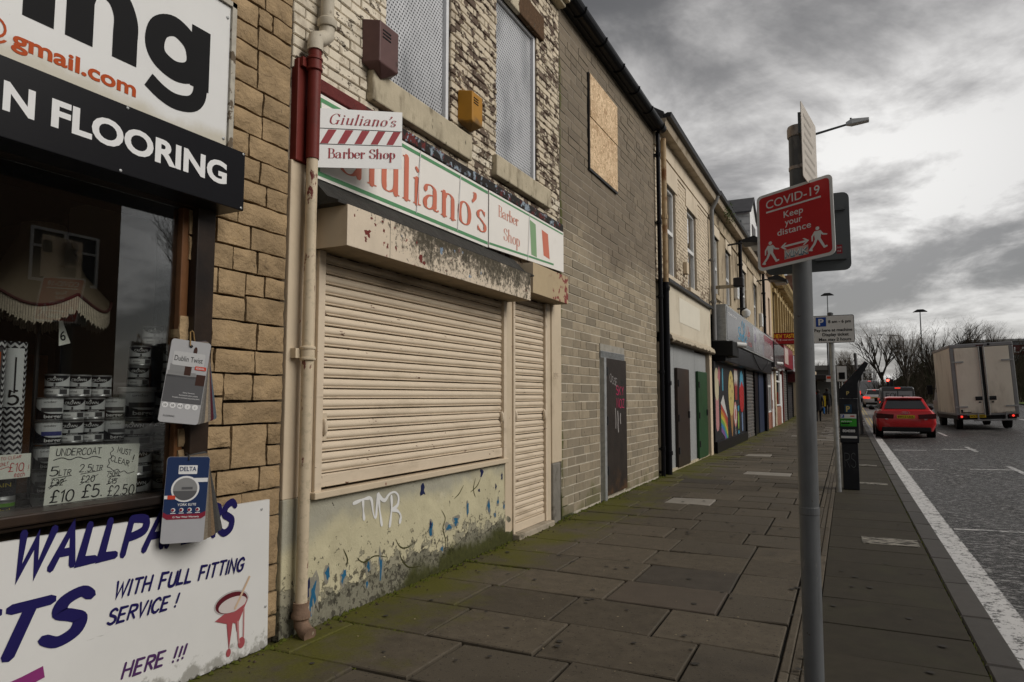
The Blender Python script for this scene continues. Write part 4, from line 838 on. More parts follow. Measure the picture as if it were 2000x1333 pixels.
m_pmortar = surf('peeling_mortar', (0.27, 0.22, 0.165), 0.9, 0.25, 15, 0.5, 30, layers=[dict(col=(0.06, 0.042, 0.032), s=7, lo=0.45, hi=0.55)])
m_sillstone = surf('stained_sill_stone', (0.46, 0.40, 0.29), 0.8, 0.15, 6, 0.4, 30, bd=0.01, layers=[dict(col=(0.16, 0.13, 0.085), s=7, lo=0.50, hi=0.72, d=7, st=(1, 1, 0.35)), dict(col=(0.05, 0.045, 0.03), s=16, lo=0.62, hi=0.70, st=(1, 1, 0.5), a=0.8)])
m_cream = surf('cream_metal_paint', (0.64, 0.535, 0.405), 0.5, 0.05, 5, 0.06, 30, layers=[dict(col=(0.36, 0.28, 0.19), s=5, lo=0.50, hi=0.80, a=0.6, st=(1, .35, 1.4)), dict(col=(0.20, 0.15, 0.10), s=7, lo=0.62, hi=0.78, a=0.7, d=8, st=(1, .22, 2.5)), dict(col=(0.10, 0.035, 0.025), s=13, lo=0.665, hi=0.675, d=7, r=.68, st=(1, .45, 1.7)), dict(col=(0.17, 0.125, 0.085), s=3, lo=0.56, hi=0.80, z=(1.9, 2.45, 0.5), a=.75, st=(1, .3, 1.5))])
m_cream2 = surf('cream_board_paint', (0.58, 0.48, 0.35), 0.6, 0.06, 5, 0.1, 30, layers=[dict(col=(0.40, 0.32, 0.22), s=4, lo=0.5, hi=0.8, a=0.6), dict(col=(0.20, 0.05, 0.04), s=14, lo=0.70, hi=0.72, d=5, st=(1, 1, .6))])
m_mossbox = surf('mossy_shutter_box', (0.64, 0.545, 0.425), 0.7, 0.08, 5, 0.3, 40, bd=0.008, layers=[
    dict(col=(0.22, 0.05, 0.04), s=9, lo=0.625, hi=0.64, d=8, r=.68), dict(col=(0.20, 0.25, 0.32), s=7, lo=.665, hi=.675, d=7), dict(col=(.05, .042, .03), s=26, lo=.60, hi=.66, d=8, r=.75, z=(2.3, 2.7, .22), y=(3.4, 4.3, .2), a=.8), dict(col=(0.040, 0.034, 0.020), s=10, lo=0.62, hi=0.72, d=12, r=.76, a=.8, st=(1, 0.8, 0.55), z=(2.36, 2.70, 0.20), y=(3.55, 4.2, .3), v=0.5),
    dict(col=(0.30, 0.25, 0.18), s=5, lo=0.55, hi=0.8, st=(1, 1.5, .3), a=0.5)])
m_rustbox = surf('rust_spotted_box', (0.46, 0.36, 0.225), 0.6, 0.08, 5, 0.1, 40, layers=[dict(col=(0.25, 0.10, 0.05), s=7, lo=0.6, hi=0.75, a=0.6), dict(col=(0.22, 0.045, 0.04), s=12, lo=0.66, hi=0.68, d=6, y=(6.4, 7.3, .3))])
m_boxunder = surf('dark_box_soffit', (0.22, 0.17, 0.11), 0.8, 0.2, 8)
m_stall = surf('peeling_stall_riser', (0.53, 0.485, 0.325), 0.85, 0.08, 5, 0.35, 40, bd=0.012, big=0.07, bigs=2.0, layers=[
    dict(col=(0.33, 0.32, 0.265), s=1.5, lo=0.42, hi=0.72, d=6, z=(0.38, 0.82, 0.9), y=(5.6, 3.4, .35), a=0.85), dict(col=(0.40, 0.36, 0.24), s=5, lo=0.48, hi=0.75, d=8, a=.6), dict(col=(0.62, 0.58, 0.43), s=7, lo=0.58, hi=0.72, d=6, a=.5),
    dict(col=(0.30, 0.28, 0.205), s=3.4, lo=0.60, hi=0.61, d=10, r=.7, z=(0.60, 0.05, 0.45), sub=0.5, v=.25), dict(col=(0.20, 0.19, 0.14), s=2.0, lo=0.60, hi=0.61, d=12, r=.7, z=(0.50, 0.0, 0.72), y=(3.4, 6.2, .12), v=0.4, vsc=45, sub=0.9),
    dict(col=(0.045, 0.04, 0.03), s=24, lo=0.60, hi=0.65, d=5, z=(0.75, 0.0, 0.22), a=.8), dict(col=(0.085, 0.075, 0.055), s=9, lo=0.665, hi=0.675, d=9, r=.7, sub=.8),
    dict(col=(0.050, 0.052, 0.014), s=3.2, lo=0.66, hi=0.95, d=9, z=(0.40, 0.02, 0.75), y=(3.9, 5.4, 0.40), v=0.5, vsc=30)])
m_bluepaint = surf('old_blue_paint', (0.018, 0.12, 0.23), 0.6, 0.2, 20); m_navypaint = surf('old_navy_paint', (0.012, 0.018, 0.07), 0.6, 0.2, 20)
m_redpaint = surf('oxide_red_paint', (0.145, 0.022, 0.016), 0.5, 0.12, 8, 0.1, 40, layers=[dict(col=(0.07, 0.02, 0.015), s=5, lo=0.55, hi=0.8, a=.7)])
m_redstrip = surf('peeling_red_timber', (0.12, 0.02, 0.018), 0.7, 0.2, 10, 0.5, 40, layers=[dict(col=(0.26, 0.32, 0.38), s=9, lo=0.62, hi=0.64, d=6, y=(3.6, 4.6, .3)), dict(col=(0.02, 0.016, 0.014), s=10, lo=0.52, hi=0.6, d=7, y=(3.6, 4.4, .2))])
m_pipe = surf('cream_pipe_paint', (0.60, 0.50, 0.36), 0.45, 0.06, 6, 0.08, 40, layers=[dict(col=(0.14, 0.03, 0.025), s=9, lo=0.61, hi=0.625, d=7, st=(1, 1, .4)), dict(col=(0.42, 0.36, 0.25), s=20, lo=0.55, hi=0.6, a=.5), dict(col=(0.38, 0.31, 0.2), s=4, lo=.5, hi=.8, a=.6)])
m_pipeold = surf('weathered_pipe_paint', (0.50, 0.45, 0.36), 0.6, 0.12, 8, 0.3, 30, layers=[dict(col=(0.14, 0.10, 0.06), s=8, lo=0.55, hi=0.7), dict(col=(0.06, 0.04, 0.03), s=14, lo=0.66, hi=0.7)])
m_perf = bpy.data.materials.new('perforated_steel'); m_perf.use_nodes = True; t = NT(m_perf.node_tree)
o_ = t.n('ShaderNodeOutputMaterial'); b_ = t.n('ShaderNodeBsdfPrincipled'); t.link(b_.outputs[0], o_.inputs[0]); P = t.n('ShaderNodeNewGeometry').outputs['Position']; px, py, pz = t.sep(P)
pit = 0.036; rw = t.math('FLOOR', t.math('DIVIDE', pz, pit * .86)); a_ = t.math('SUBTRACT', t.math('FRACT', t.math('ADD', t.math('DIVIDE', py, pit), t.math('MULTIPLY', rw, 0.5))), 0.5); c_ = t.math('SUBTRACT', t.math('FRACT', t.math('DIVIDE', pz, pit * .86)), 0.5)
rad = t.math('SQRT', t.math('ADD', t.math('POWER', a_, 2), t.math('POWER', c_, 2))); hole = t.mr(rad, 0.30, 0.22, 0, 1)
base = t.mix(t.mr(t.noise(t.vmath('MULTIPLY', P, (1, 1.2, .7)), 1.6, 4), .42, .68), (0.52, 0.53, 0.55), (0.30, 0.31, 0.325))
t.put(b_.inputs['Base Color'], t.mix(hole, base, (0.012, 0.012, 0.013))); b_.inputs['Roughness'].default_value = 0.5; b_.inputs['Metallic'].default_value = 0.25
bp = t.n('ShaderNodeBump', i_Strength=0.7, i_Distance=0.03, i_Height=t.math('SUBTRACT', t.noise(P, 2.2, 2), t.math('MULTIPLY', hole, .2))); t.link(bp.outputs[0], b_.inputs['Normal'])

bar = thing('barber_shop', 'cream barber shop with peeling painted brick above two closed roller shutters', 'shop', (-3.2, 5.4, 0))
# brick upper wall with two boarded window openings
BY0, BY1, BZ0, BZ1 = 3.17, 7.72, 3.50, 6.42
wins = [(4.15, 5.12, 3.88, 5.66), (6.02, 7.04, 3.88, 5.66)]
mb = MB()
ysp = [BY0, 4.15, 5.12, 6.02, 7.04, BY1]
for i in range(5):
    if i in (1, 3): mb.box(-3.6, -3.138, ysp[i], ysp[i + 1], 2.3, 3.88).box(-3.6, -3.138, ysp[i], ysp[i + 1], 5.66, BZ1)
    else: mb.box(-3.6, -3.138, ysp[i], ysp[i + 1], 2.3, BZ1)
mb.build('wall', m_pmortar, bar)
MB().box(-9, -3.6, BY0, BY0 + .1, 0, 6.6).box(-9, -3.6, BY1 - .1, BY1, 0, 6.4).box(-3.62, -3.6, BY0, BY1, 0, 6.4).build('party_wall', m_pmortar, bar)
def bricks(y0, y1, z0, z1, holes, mat, parent, limit, bl=.225, bh=.075, g=.0055, xf=-3.122, xb=-3.15, chm=.006, mat2=None, rs=3, name='brick', jit=.004, keep=None):
    rr = random.Random(rs); lst = []; row = 0; z = z0
    while z < z1 - .02:
        y = y0 - (bl / 2 if row % 2 else 0) ; zt = min(z + bh, z1)
        while y < y1 - .01:
            bw = bl * (rr.choice((1, 1, 1, .5, .72)) if bl > .3 else 1); segs = [(max(y, y0), min(y + bw, y1))]
            for (a, b, c, e) in holes:
                if z < e - .02 and zt > c + .02:
                    ns = []
                    for s, q in segs:
                        if q <= a or s >= b: ns.append((s, q))
                        else:
                            if a - s > .03: ns.append((s, a))
                            if q - b > .03: ns.append((b, q))
                    segs = ns
            for s, q in segs:
                if q - s > .02 and (keep is None or keep(s, q, z)): lst.append((s, q, z, zt))
            y += bw
        z += bh; row += 1
    lst.sort(key=lambda b: b[0] ** 2 + (b[2] - 1.45) ** 2)
    rest = MB(); rest2 = MB()
    for i, (s, q, a, b) in enumerate(lst):
        j = rr.uniform(-jit, jit); m = mat2 if (mat2 and mat2[1](s, q, a)) else None
        tgt = MB() if i < limit else (rest2 if m else rest)
        tgt.chbox(xb, xf + j, s + g, q - g, a + g, b - g, chm)
        if i < limit: tgt.build(name, m[0] if m else mat, parent)
    if rest.v: rest.build(name + '_courses', mat, parent, kind='stuff')
    if rest2.v: rest2.build(name + '_courses', mat2[0], parent, kind='stuff')
sills = [(3.93, 5.42, 3.64, 3.88), (5.92, 7.31, 3.66, 3.88)]
lints = [(4.0, 5.27, 5.66, 5.95), (5.88, 7.18, 5.66, 5.95)]
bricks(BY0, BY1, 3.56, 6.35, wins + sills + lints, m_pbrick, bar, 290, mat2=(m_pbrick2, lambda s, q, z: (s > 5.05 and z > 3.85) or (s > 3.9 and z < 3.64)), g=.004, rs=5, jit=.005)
for i, (a, b, c, e) in enumerate(wins):
    MB().box(-3.20, -3.185, a, b, c, e).build('window_board', m_perf, bar)
    f = MB().box(-3.185, -3.150, b - .045, b, c, e).box(-3.185, -3.155, a, a + .02, c, e).box(-3.185, -3.155, a + .02, b - .045, e - .03, e); f.build('board_frame', surf('pale_steel_angle', (.70, .71, .73), .45, .05, 8), bar)
    MB().box(-3.24, -3.17, a - .08, a, c, e).box(-3.24, -3.17, b, b + .08, c, e).build('reveal', m_pmortar, bar)
for (a, b, c, e) in sills: MB().box(-3.2, -3.065, a, b, c, e - .001).build('sill', m_sillstone, bar, bevel=.012)
for (a, b, c, e) in lints: MB().box(-3.2, -3.085, a, b, c, e).build('lintel', surf('broken_lintel', (.48, .42, .31), .85, .12, 6, .5, 25, bd=.02, layers=[dict(col=(.09, .05, .025), s=2.6, lo=.53, hi=.55, d=7, y=(6.1, 6.8, .3), v=.5, sub=1.5)]), bar, bevel=.015)
MB().box(-3.6, -3.02, BY0, BY1, 6.35, 6.40).box(-3.6, -2.96, BY0, BY1, 6.40, 6.52).build('cornice', m_sillstone, bar, bevel=.012)
MB().prism([(-3.02, 6.52), (-2.94, 6.50), (-2.93, 6.56), (-3.1, 6.66), (-5.5, 8.3), (-5.6, 8.2)], 'y', BY0, BY1).build('roof', surf('roof_slate', (.07, .07, .075), .6, .2, 3, .5, 8), bar)
q = MB()
for k in range(5): q.lathe([(.0, 0), (.09, .02), (.12, .10), (.10, .2), (.05, .25)], 9, (-3.02, 7.2 + .11 * k, 6.5))
q.build('broken_coping', m_sillstone, bar)
# fascia: sign in two panels, red timber strip above, lead below
MB().box(-3.138, -3.075, 3.33, 7.72, 3.475, 3.565).build('red_fascia_strip', m_redstrip, bar, bevel=.008)
sg = thing('shop_sign', 'long white sign with green border and red lettering above the shutters', 'sign', (-3.11, 5.5, 2.9))
m_signw = surf('white_vinyl', (.80, .77, .72), .42, .03, 3, .12, 2.2, bd=.03, layers=[dict(col=(.48, .44, .37), s=3, lo=.58, hi=.85, a=.45), dict(col=(.45, .38, .28), s=5, lo=.62, hi=.8, z=(3.0, 2.88, .3), a=.5)])  # even white base with random stains, browner towards the bottom edge
def z_of(y): return 2.885 + (y - 3.36) * .006 if y < 5.775 else 2.905 + (y - 5.78) * .037
MB().prism([(3.35, 2.885), (5.765, z_of(5.765) - .005), (5.765, 3.47), (3.35, 3.465)], 'x', -3.105, -3.085).build('panel', m_signw, sg)
MB().prism([(5.785, z_of(5.785) - .005), (7.74, 2.975), (7.74, 3.475), (5.785, 3.47)], 'x', -3.105, -3.083).build('panel', m_signw, sg)
O = (-3.085, 0, 0)
q = MB(); band2(q, [(5.76, 3.435), (3.39, 3.425), (3.39, 2.92), (5.76, z_of(5.76) + .035)], .030, O, Y, Z, .0012); band2(q, [(5.79, z_of(5.79) + .035), (7.42, 3.015)], .022, O, Y, Z, .0032); band2(q, [(5.79, 3.44), (7.72, 3.445)], .018, O, Y, Z, .0032)
q.build('green_border', m_green, sg)
m_faded = plain('faded_red_paint', (.58, .17, .105), .5); m_fadeg = plain('faded_green_print', (.22, .36, .19), .5)
m_salmon = plain('sun_bleached_red_print', (.60, .24, .17), .5)
q = MB(); pen(q, "Giuliano's", (-3.085, 3.53, 2.998), Y, Z, .345, 2.165, nib=.15, thin=.028, face=SERIF, gap=.10, skew=.01); q.build('lettering', m_faded, sg)
q = MB(); pen(q, 'Barber', (-3.083, 5.98, 3.255), Y, Z, .115, .455, nib=.13, thin=.025, face=SERIF, gap=.09); pen(q, 'Shop', (-3.083, 6.10, 3.04), Y, Z, .125, .37, nib=.13, thin=.025, face=SERIF, gap=.10); q.build('lettering', m_salmon, sg)
q = MB(); poly2(q, [(6.78, 3.015), (6.93, 3.01), (6.90, 3.38), (6.74, 3.40)], (-3.083, 0, 0), Y, Z, .001); q.build('flag_green', m_fadeg, sg)
q = MB(); poly2(q, [(7.12, 3.07), (7.30, 3.055), (7.25, 3.345), (7.07, 3.36)], (-3.083, 0, 0), Y, Z, .001); q.build('flag_red', m_faded, sg)
for yy in (4.55, 5.2, 6.7): MB().tube([(-3.08, yy - .02, 2.93), (-3.072, yy, 3.2), (-3.08, yy + .03, 3.46)], .004, 5).build('cable_tie', m_wprint, sg)
MB().prism([(-3.14, 2.87), (-3.09, 2.88), (-2.95, 2.735), (-2.86, 2.70), (-2.86, 2.685), (-3.14, 2.685)], 'y', 3.33, 6.36).build('lead_flashing', m_lead, bar)
# projecting flag sign bolted by its flange
fl = thing('flag_sign', 'white folded barber flag sign with red diagonal stripes sticking out over the long sign', 'sign', (-3.05, 3.36, 2.95))
MB().box(-3.085, -3.06, 3.295, 3.352, 2.925, 3.345).build('flange', m_white, fl)
ub = (Vector((-2.80, 3.925, 0)) - Vector((-3.06, 3.352, 0))); FW = ub.length; ub.normalize(); nb = Vector((ub.y, -ub.x, 0))
slope = (3.275 - 3.14 - .075) / FW
def fp(a, b): return Vector((-3.06, 3.352, 2.945)) + ub * a + Z * (b + a * .215)
q = MB(); q.add([fp(0, 0), fp(FW, -.012), fp(FW, .405), fp(0, .40)], [(0, 1, 2, 3)]); q.add([p - nb * .004 for p in (fp(0, 0), fp(FW, -.012), fp(FW, .405), fp(0, .40))], [(3, 2, 1, 0)]); q.build('plate', m_white, fl)
uf = (fp(1, 0) - fp(0, 0)).normalized()
q = MB()
for b in (.155, .262): 
    q.add([fp(.002, b) + nb * .001, fp(FW - .002, b - .003) + nb * .001, fp(FW - .002, b + .002) + nb * .001, fp(.002, b + .005) + nb * .001], [(0, 1, 2, 3)])
q.build('line_print', m_print, fl)
q = MB()
for k in range(5):
    a = .015 + k * .122
    q.add([fp(a, .162) + nb * .001, fp(a + .055, .162) + nb * .001, fp(a + .115, .258) + nb * .001, fp(a + .055, .258) + nb * .001], [(0, 1, 2, 3)])
pen(q, "Giuliano's", fp(.07, .295), uf, Z, .072, .53, nib=.13, thin=.03, face=SERIF, gap=.12, slant=.26); pen(q, 'Barber Shop', fp(.07, .062), uf, Z, .066, .51, nib=.15, thin=.03, face=SERIF, gap=.11)
q.build('lettering', m_maroon, fl)
q = MB()
for b in (2.96, 3.08, 3.2, 3.31): q.lathe([(.006, 0), (.006, .003), (.002, .004)], 8, (-3.06, 3.318, b), 'x')
q.build('screw', m_darkmetal, fl)
# alarm boxes
def alarm(label, y, z, w, h, mat, matb):
    o = thing('alarm_box', label, 'alarm box', (-3.12, y, z), group=None)
    MB().add([(-3.125, y, z + .12 * h), (-3.125, y + w, z + .12 * h), (-3.125, y + w, z + h), (-3.125, y, z + h),
              (-2.985, y + .10 * w, z + .10 * h), (-2.985, y + .80 * w, z + .10 * h), (-2.985, y + .80 * w, z + .93 * h), (-2.985, y + .10 * w, z + .93 * h),
              (-3.06, y + w * .45, z - .10 * h)], [(0, 1, 2, 3), (4, 5, 6, 7), (2, 3, 7, 6), (0, 3, 7, 4), (1, 2, 6, 5), (0, 4, 8), (4, 5, 8), (5, 1, 8), (1, 0, 8)]).build('case', mat, o, bevel=.008)
    q = MB()
    for k in range(3): q.box(-2.986, -2.981, y + .2 * w, y + .5 * w, z + h * (.76 - .07 * k), z + h * (.785 - .07 * k))
    q.map(lambda p: p); q.build('vent_slot', m_rubber, o)
    return o
a1 = alarm('faded maroon alarm box beside the first boarded window', 3.86, 3.86, .33, .38, surf('faded_maroon_plastic', (.115, .062, .058), .45, .15, 8, .05, 30, layers=[dict(col=(.035, .025, .018), s=5, lo=.5, hi=.72, d=6, y=(4.0, 4.3, .4)), dict(col=(.28, .24, .22), s=5, lo=.60, hi=.75, d=5, st=(1, 1, .3), y=(4.0, 4.25, .3))]), None)
a2 = alarm('orange alarm box between the two boarded windows', 5.24, 3.93, .28, .34, surf('orange_plastic', (.40, .19, .02), .45, .08, 8, .03, 30, layers=[dict(col=(.16, .09, .03), s=5, lo=.55, hi=.8, z=(4.1, 3.95, .5))]), None)
MB().add([(-2.990, 5.472, 4.02), (-3.08, 5.508, 4.02), (-3.08, 5.508, 4.20), (-2.990, 5.472, 4.20)], [(0, 1, 2, 3)]).build('faded_label', m_card, a2)
# shutters: a box, slats, guides, bottom rail, locks
m_slot = plain('slat_gap', (.03, .025, .02), .9)
sj = random.Random(9)
def shutter(label, y0, y1, z0, z1, mat, pitch=.070, x=-3.125, loc_y=None):
    o = thing('roller_shutter', label, 'roller shutter', (x, (y0 + y1) / 2, z0))
    MB().box(x - .05, x - .035, y0, y1, z0, z1).build('backing', m_slot, o)
    prof = [(x - .034, 0), (x - .009, .0005), (x - .002, .003), (x - .001, .007), (x - .006, .0105), (x - .009, .0125), (x - .001, .020), (x + .003, .030), (x + .002, .042), (x - .004, .056), (x - .011, .066), (x - .034, .0695)]
    n = int((z1 - z0 - .09) / pitch + .5); pitch = (z1 - z0 - .09) / n; k = pitch / .0745; m0 = None
    for i in range(n):
        zz = z0 + .09 + pitch * i
        if m0 is None: m0 = MB().prism([(a, b * k + zz) for a, b in prof], 'y', y0, y1).build('slat', mat, o, smooth=True)
        else: c = inst(m0, o, (sj.uniform(-.0022, .0018), 0, pitch * i + sj.uniform(-.0008, .0008)), 'slat'); c.rotation_euler = (sj.gauss(0, .0004), 0, sj.gauss(0, .0005))
    MB().box(x - .03, x + .012, y0, y1, z0, z0 + .085).build('bottom_rail', mat, o, bevel=.006)
    return o
s1 = shutter('wide closed cream roller shutter over the barber shop window', 3.50, 6.14, .855, 2.42, m_cream)
s2 = shutter('narrow closed cream roller shutter over the barber shop door', 6.405, 7.20, .055, 2.52, m_cream)
for o, ys_ in ((s1, (3.53, 6.115)), (s2, (6.43, 7.18))):
    for yy in ys_:
        q = MB(); q.lathe([(.032, 0), (.034, .01), (.022, .026), (.008, .03)], 14, (0, 0, 0), 'x'); q.v = [(a - 3.115, b * .6 + yy, c * 1.7 + 1.25) for a, b, c in q.v]; q.build('lock_cover', m_cream, o, smooth=True)
q = MB()
for yy, zz in ((3.52, 1.25),): q.box(-3.12, -3.115, 3.505, 3.56, 1.16, 1.34)
q.build('lock_plate', m_cream2, s1)
def sbox(label, y0, y1, z0, z1, xf, mat):
    o = thing('shutter_box', label, 'shutter box', (-3.12, y0, z0))
    MB().box(xf - .004, xf, y0, y1, z0, z1).build('front_cover', mat, o, bevel=.003); MB().box(-3.14, xf - .005, y0, y0 + .004, z0, z1).box(-3.14, xf - .005, y1 - .004, y1, z0, z1).build('end_cover', m_cream2, o)
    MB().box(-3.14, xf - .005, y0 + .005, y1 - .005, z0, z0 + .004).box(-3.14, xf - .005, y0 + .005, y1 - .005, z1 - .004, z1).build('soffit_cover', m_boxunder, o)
    return o
sbox('long cream shutter box streaked with black moss above the wide shutter', 3.41, 6.25, 2.42, 2.69, -2.85, m_mossbox)
bx = bpy.data.objects['shutter_box']
def chips(lst, mat, nm, d):
    q = MB()
    for (y, z, w, h) in lst:
        p = []; n = 13
        for i in range(n): a = 6.28318 * i / n; k = cr_.choice((.5, .8, 1.0, 1.3)); p.append((y + math.cos(a) * w * k, z + math.sin(a) * h * k))
        poly2(q, p, (-2.85, 0, 0), Y, Z, d)
    q.build(nm, mat, bx, kind='stuff')
cr_ = random.Random(6)
chips([(3.62, 2.545, .032, .030), (3.60, 2.50, .014, .02), (3.70, 2.62, .012, .012), (3.66, 2.655, .016, .010), (3.80, 2.60, .012, .014), (3.84, 2.50, .010, .020), (3.94, 2.50, .010, .022), (4.26, 2.49, .022, .028), (4.30, 2.46, .02, .012), (4.20, 2.60, .012, .016), (3.48, 2.63, .008, .010), (4.62, 2.45, .012, .008), (3.78, 2.66, .01, .008)], m_redpaint, 'red_undercoat_chip', .0006)
chips([(4.55, 2.61, .022, .030), (4.75, 2.64, .014, .012), (4.88, 2.65, .012, .010), (5.0, 2.47, .016, .018), (5.2, 2.53, .008, .016)], surf('pale_blue_undercoat', (.20, .27, .36), .6, .1), 'blue_undercoat_chip', .0009)
MB().box(-2.851, -2.8490, 3.868, 3.871, 2.422, 2.688).build('cover_joint', m_darkmetal, bx)
sbox('short rust-spotted cream shutter box above the narrow shutter', 6.42, 7.42, 2.53, 2.85, -2.90, m_rustbox)
MB().box(-3.16, -3.095, 3.435, 3.50, .83, 2.42).box(-3.16, -3.095, 6.14, 6.20, .83, 2.42).build('guide_rail', m_cream, s1, bevel=.005)
MB().box(-3.16, -3.095, 6.36, 6.404, .05, 2.52).box(-3.16, -3.095, 7.201, 7.25, .05, 2.52).build('guide_rail', m_cream, s2, bevel=.005)
MB().box(-3.2, -3.075, 3.42, 6.21, .79, .835).build('window_ledge', m_cream2, bar, bevel=.006)
MB().box(-3.3, -3.112, 6.20, 6.359, .0, 2.45).build('mullion_board', m_cream2, bar, bevel=.006)
MB().box(-3.3, -3.10, 7.251, 7.36, .0, 2.53).box(-3.3, -3.085, 7.361, 7.66, .68, 2.60).build('door_post', m_cream2, bar, bevel=.008)
MB().box(-3.3, -3.075, 7.361, 7.60, -.02, .68).build('post_base', surf('grey_plinth', (.20, .185, .16), .85, .2, 9, .5, 30, layers=[dict(col=(.06, .05, .035), s=5, lo=.5, hi=.75)]), bar, bevel=.02)
MB().box(-3.3, -3.03, 6.37, 7.30, -.02, .052).build('door_step', surf('step_concrete', (.36, .31, .24), .85, .2, 9, .4, 40, layers=[dict(col=(.10, .09, .06), s=6, lo=.5, hi=.7)]), bar, bevel=.012)
q = MB(); letters(q, '305', (-3.085, 7.40, 1.665), Y, Z, .15, .075, d=.006, bold=.0); q.build('house_number', m_cream, bar)
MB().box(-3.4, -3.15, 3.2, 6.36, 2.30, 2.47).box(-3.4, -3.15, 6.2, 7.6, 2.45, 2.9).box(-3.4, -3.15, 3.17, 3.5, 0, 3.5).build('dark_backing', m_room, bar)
# stall riser: subdivided rough render, old blue paint showing in the flakes, white graffiti
def riser_x(yy, zz): return -3.118 + mnoise.noise(Vector((yy * 3, zz * 3, 1))) * .008 + mnoise.noise(Vector((yy * 11, zz * 11, 5))) * .004 + max(0, .12 - zz) * .10
q = MB(); ny, nz = 140, 40; vs = []
for j in range(nz + 1):
    for i in range(ny + 1):
        yy = 3.30 + (6.36 - 3.30) * i / ny; zz = -.03 + .82 * j / nz
        vs.append((riser_x(yy, zz), yy, zz))
q.add(vs, [(j * (ny + 1) + i, j * (ny + 1) + i + 1, (j + 1) * (ny + 1) + i + 1, (j + 1) * (ny + 1) + i) for j in range(nz) for i in range(ny)])
q.build('stall_riser', m_stall, bar, smooth=True)
br = random.Random(21); qb = MB(); qn = MB(); qe = MB()
def flake(mb, y, z, w, h, d):
    n = 13; p = []; tl = br.uniform(-.5, .5)
    for i in range(n):
        a = 6.28318 * i / n; k = br.choice((.5, .75, .95, 1.15)) * br.uniform(.8, 1.15); p.append((y + math.cos(a) * w * k + tl * math.sin(a) * h * .5, z + math.sin(a) * h * k * 1.1))
    o = len(mb.v); mb.v += [(riser_x(y, z) + .0012 + d, y, z)] + [(riser_x(a, b) + .0012 + d, a, b) for a, b in p]; mb.f += [(o, o + 1 + i, o + 1 + (i + 1) % n) for i in range(n)]
for (y, z, w, h) in [(3.47, .20, .035, .09), (3.44, .10, .02, .05), (3.60, .285, .022, .045), (3.77, .235, .03, .04), (4.03, .235, .018, .03), (4.17, .215, .02, .085), (4.02, .12, .014, .02), (4.85, .36, .028, .055), (5.02, .17, .02, .02), (5.12, .33, .05, .03), (5.25, .36, .05, .035), (5.45, .45, .018, .055), (5.86, .40, .035, .055), (5.98, .31, .02, .02), (6.05, .42, .02, .03), (6.18, .36, .015, .03)]:
    flake(qe, y, z, w * 1.35 + .006, h * 1.3 + .006, .0); flake(qb, y, z, w, h, .0012)
for (y, z, w, h) in [(3.42, .24, .022, .05), (4.72, .69, .04, .055), (5.72, .74, .03, .045), (6.14, .66, .02, .04), (5.66, .58, .02, .02), (6.0, .57, .02, .03), (4.84, .40, .02, .03), (3.34, .30, .03, .06)]:
    flake(qn, y, z, w, h, .0016)
qe.build('bare_render_patch', surf('bare_render', (.26, .245, .20), .9, .2, 20), bar); qb.build('blue_paint_patch', m_bluepaint, bar); qn.build('navy_paint_patch', m_navypaint, bar)
q = MB()    # cracks with lifted edges
for pth in ([(5.0, .50), (5.06, .42), (5.03, .34), (5.08, .22), (5.06, .10)], [(4.35, .38), (4.42, .30), (4.52, .28), (4.6, .30)], [(5.60, .70), (5.56, .60), (5.60, .52)], [(4.4, .28), (4.46, .18), (4.55, .12), (4.7, .10)], [(3.9, .33), (3.98, .28), (4.1, .30), (4.25, .26)], [(5.2, .56), (5.3, .60), (5.38, .66)], [(3.75, .42), (3.8, .34), (3.78, .30)], [(5.5, .58), (5.62, .62), (5.7, .69)]):
    vs_, fs_2 = ribbon(catmull(pth, 4), lambda t, tg: .0045 * (1 - abs(2 * t - 1) ** 2) + .0005, False)
    q.add([Vector((riser_x(p.x, p.y) + .0028, p.x, p.y)) for p in vs_], fs_2)
q.build('render_crack', m_joint, bar)
m_spray = surf('white_spray_paint', (.72, .72, .71), .6, .03, 8, layers=[dict(col=(.5, .47, .36), s=14, lo=.58, hi=.75, a=.6)])
gf = MB(); O = (-3.100, 0, 0)
for p, w in (([(3.845, .709), (3.952, .722), (4.03, .724)], .026), ([(3.952, .722), (3.96, .65), (3.973, .580)], .026), ([(4.03, .724), (4.055, .70), (4.075, .62), (4.10, .572), (4.118, .60), (4.129, .735)], .026), ([(4.14, .74), (4.158, .62), (4.178, .506)], .028), ([(4.14, .735), (4.185, .69), (4.22, .682), (4.255, .71), (4.29, .725), (4.34, .725), (4.378, .69), (4.375, .635), (4.34, .61), (4.296, .600)], .027), ([(4.294, .702), (4.296, .60), (4.273, .482)], .028), ([(4.296, .600), (4.36, .585), (4.41, .54), (4.40, .489)], .03)):
    vs_, fs_2 = ribbon(catmull(p, 5), lambda t, tg: w / 2 * (.8 + .25 * math.sin(t * 9))); gf.add([Vector((riser_x(a.x, a.y) + .003 + .00012 * len(gf.f) / 9, a.x, a.y)) for a in vs_], fs_2)
gf.build('graffiti_lettering', m_spray, bar)
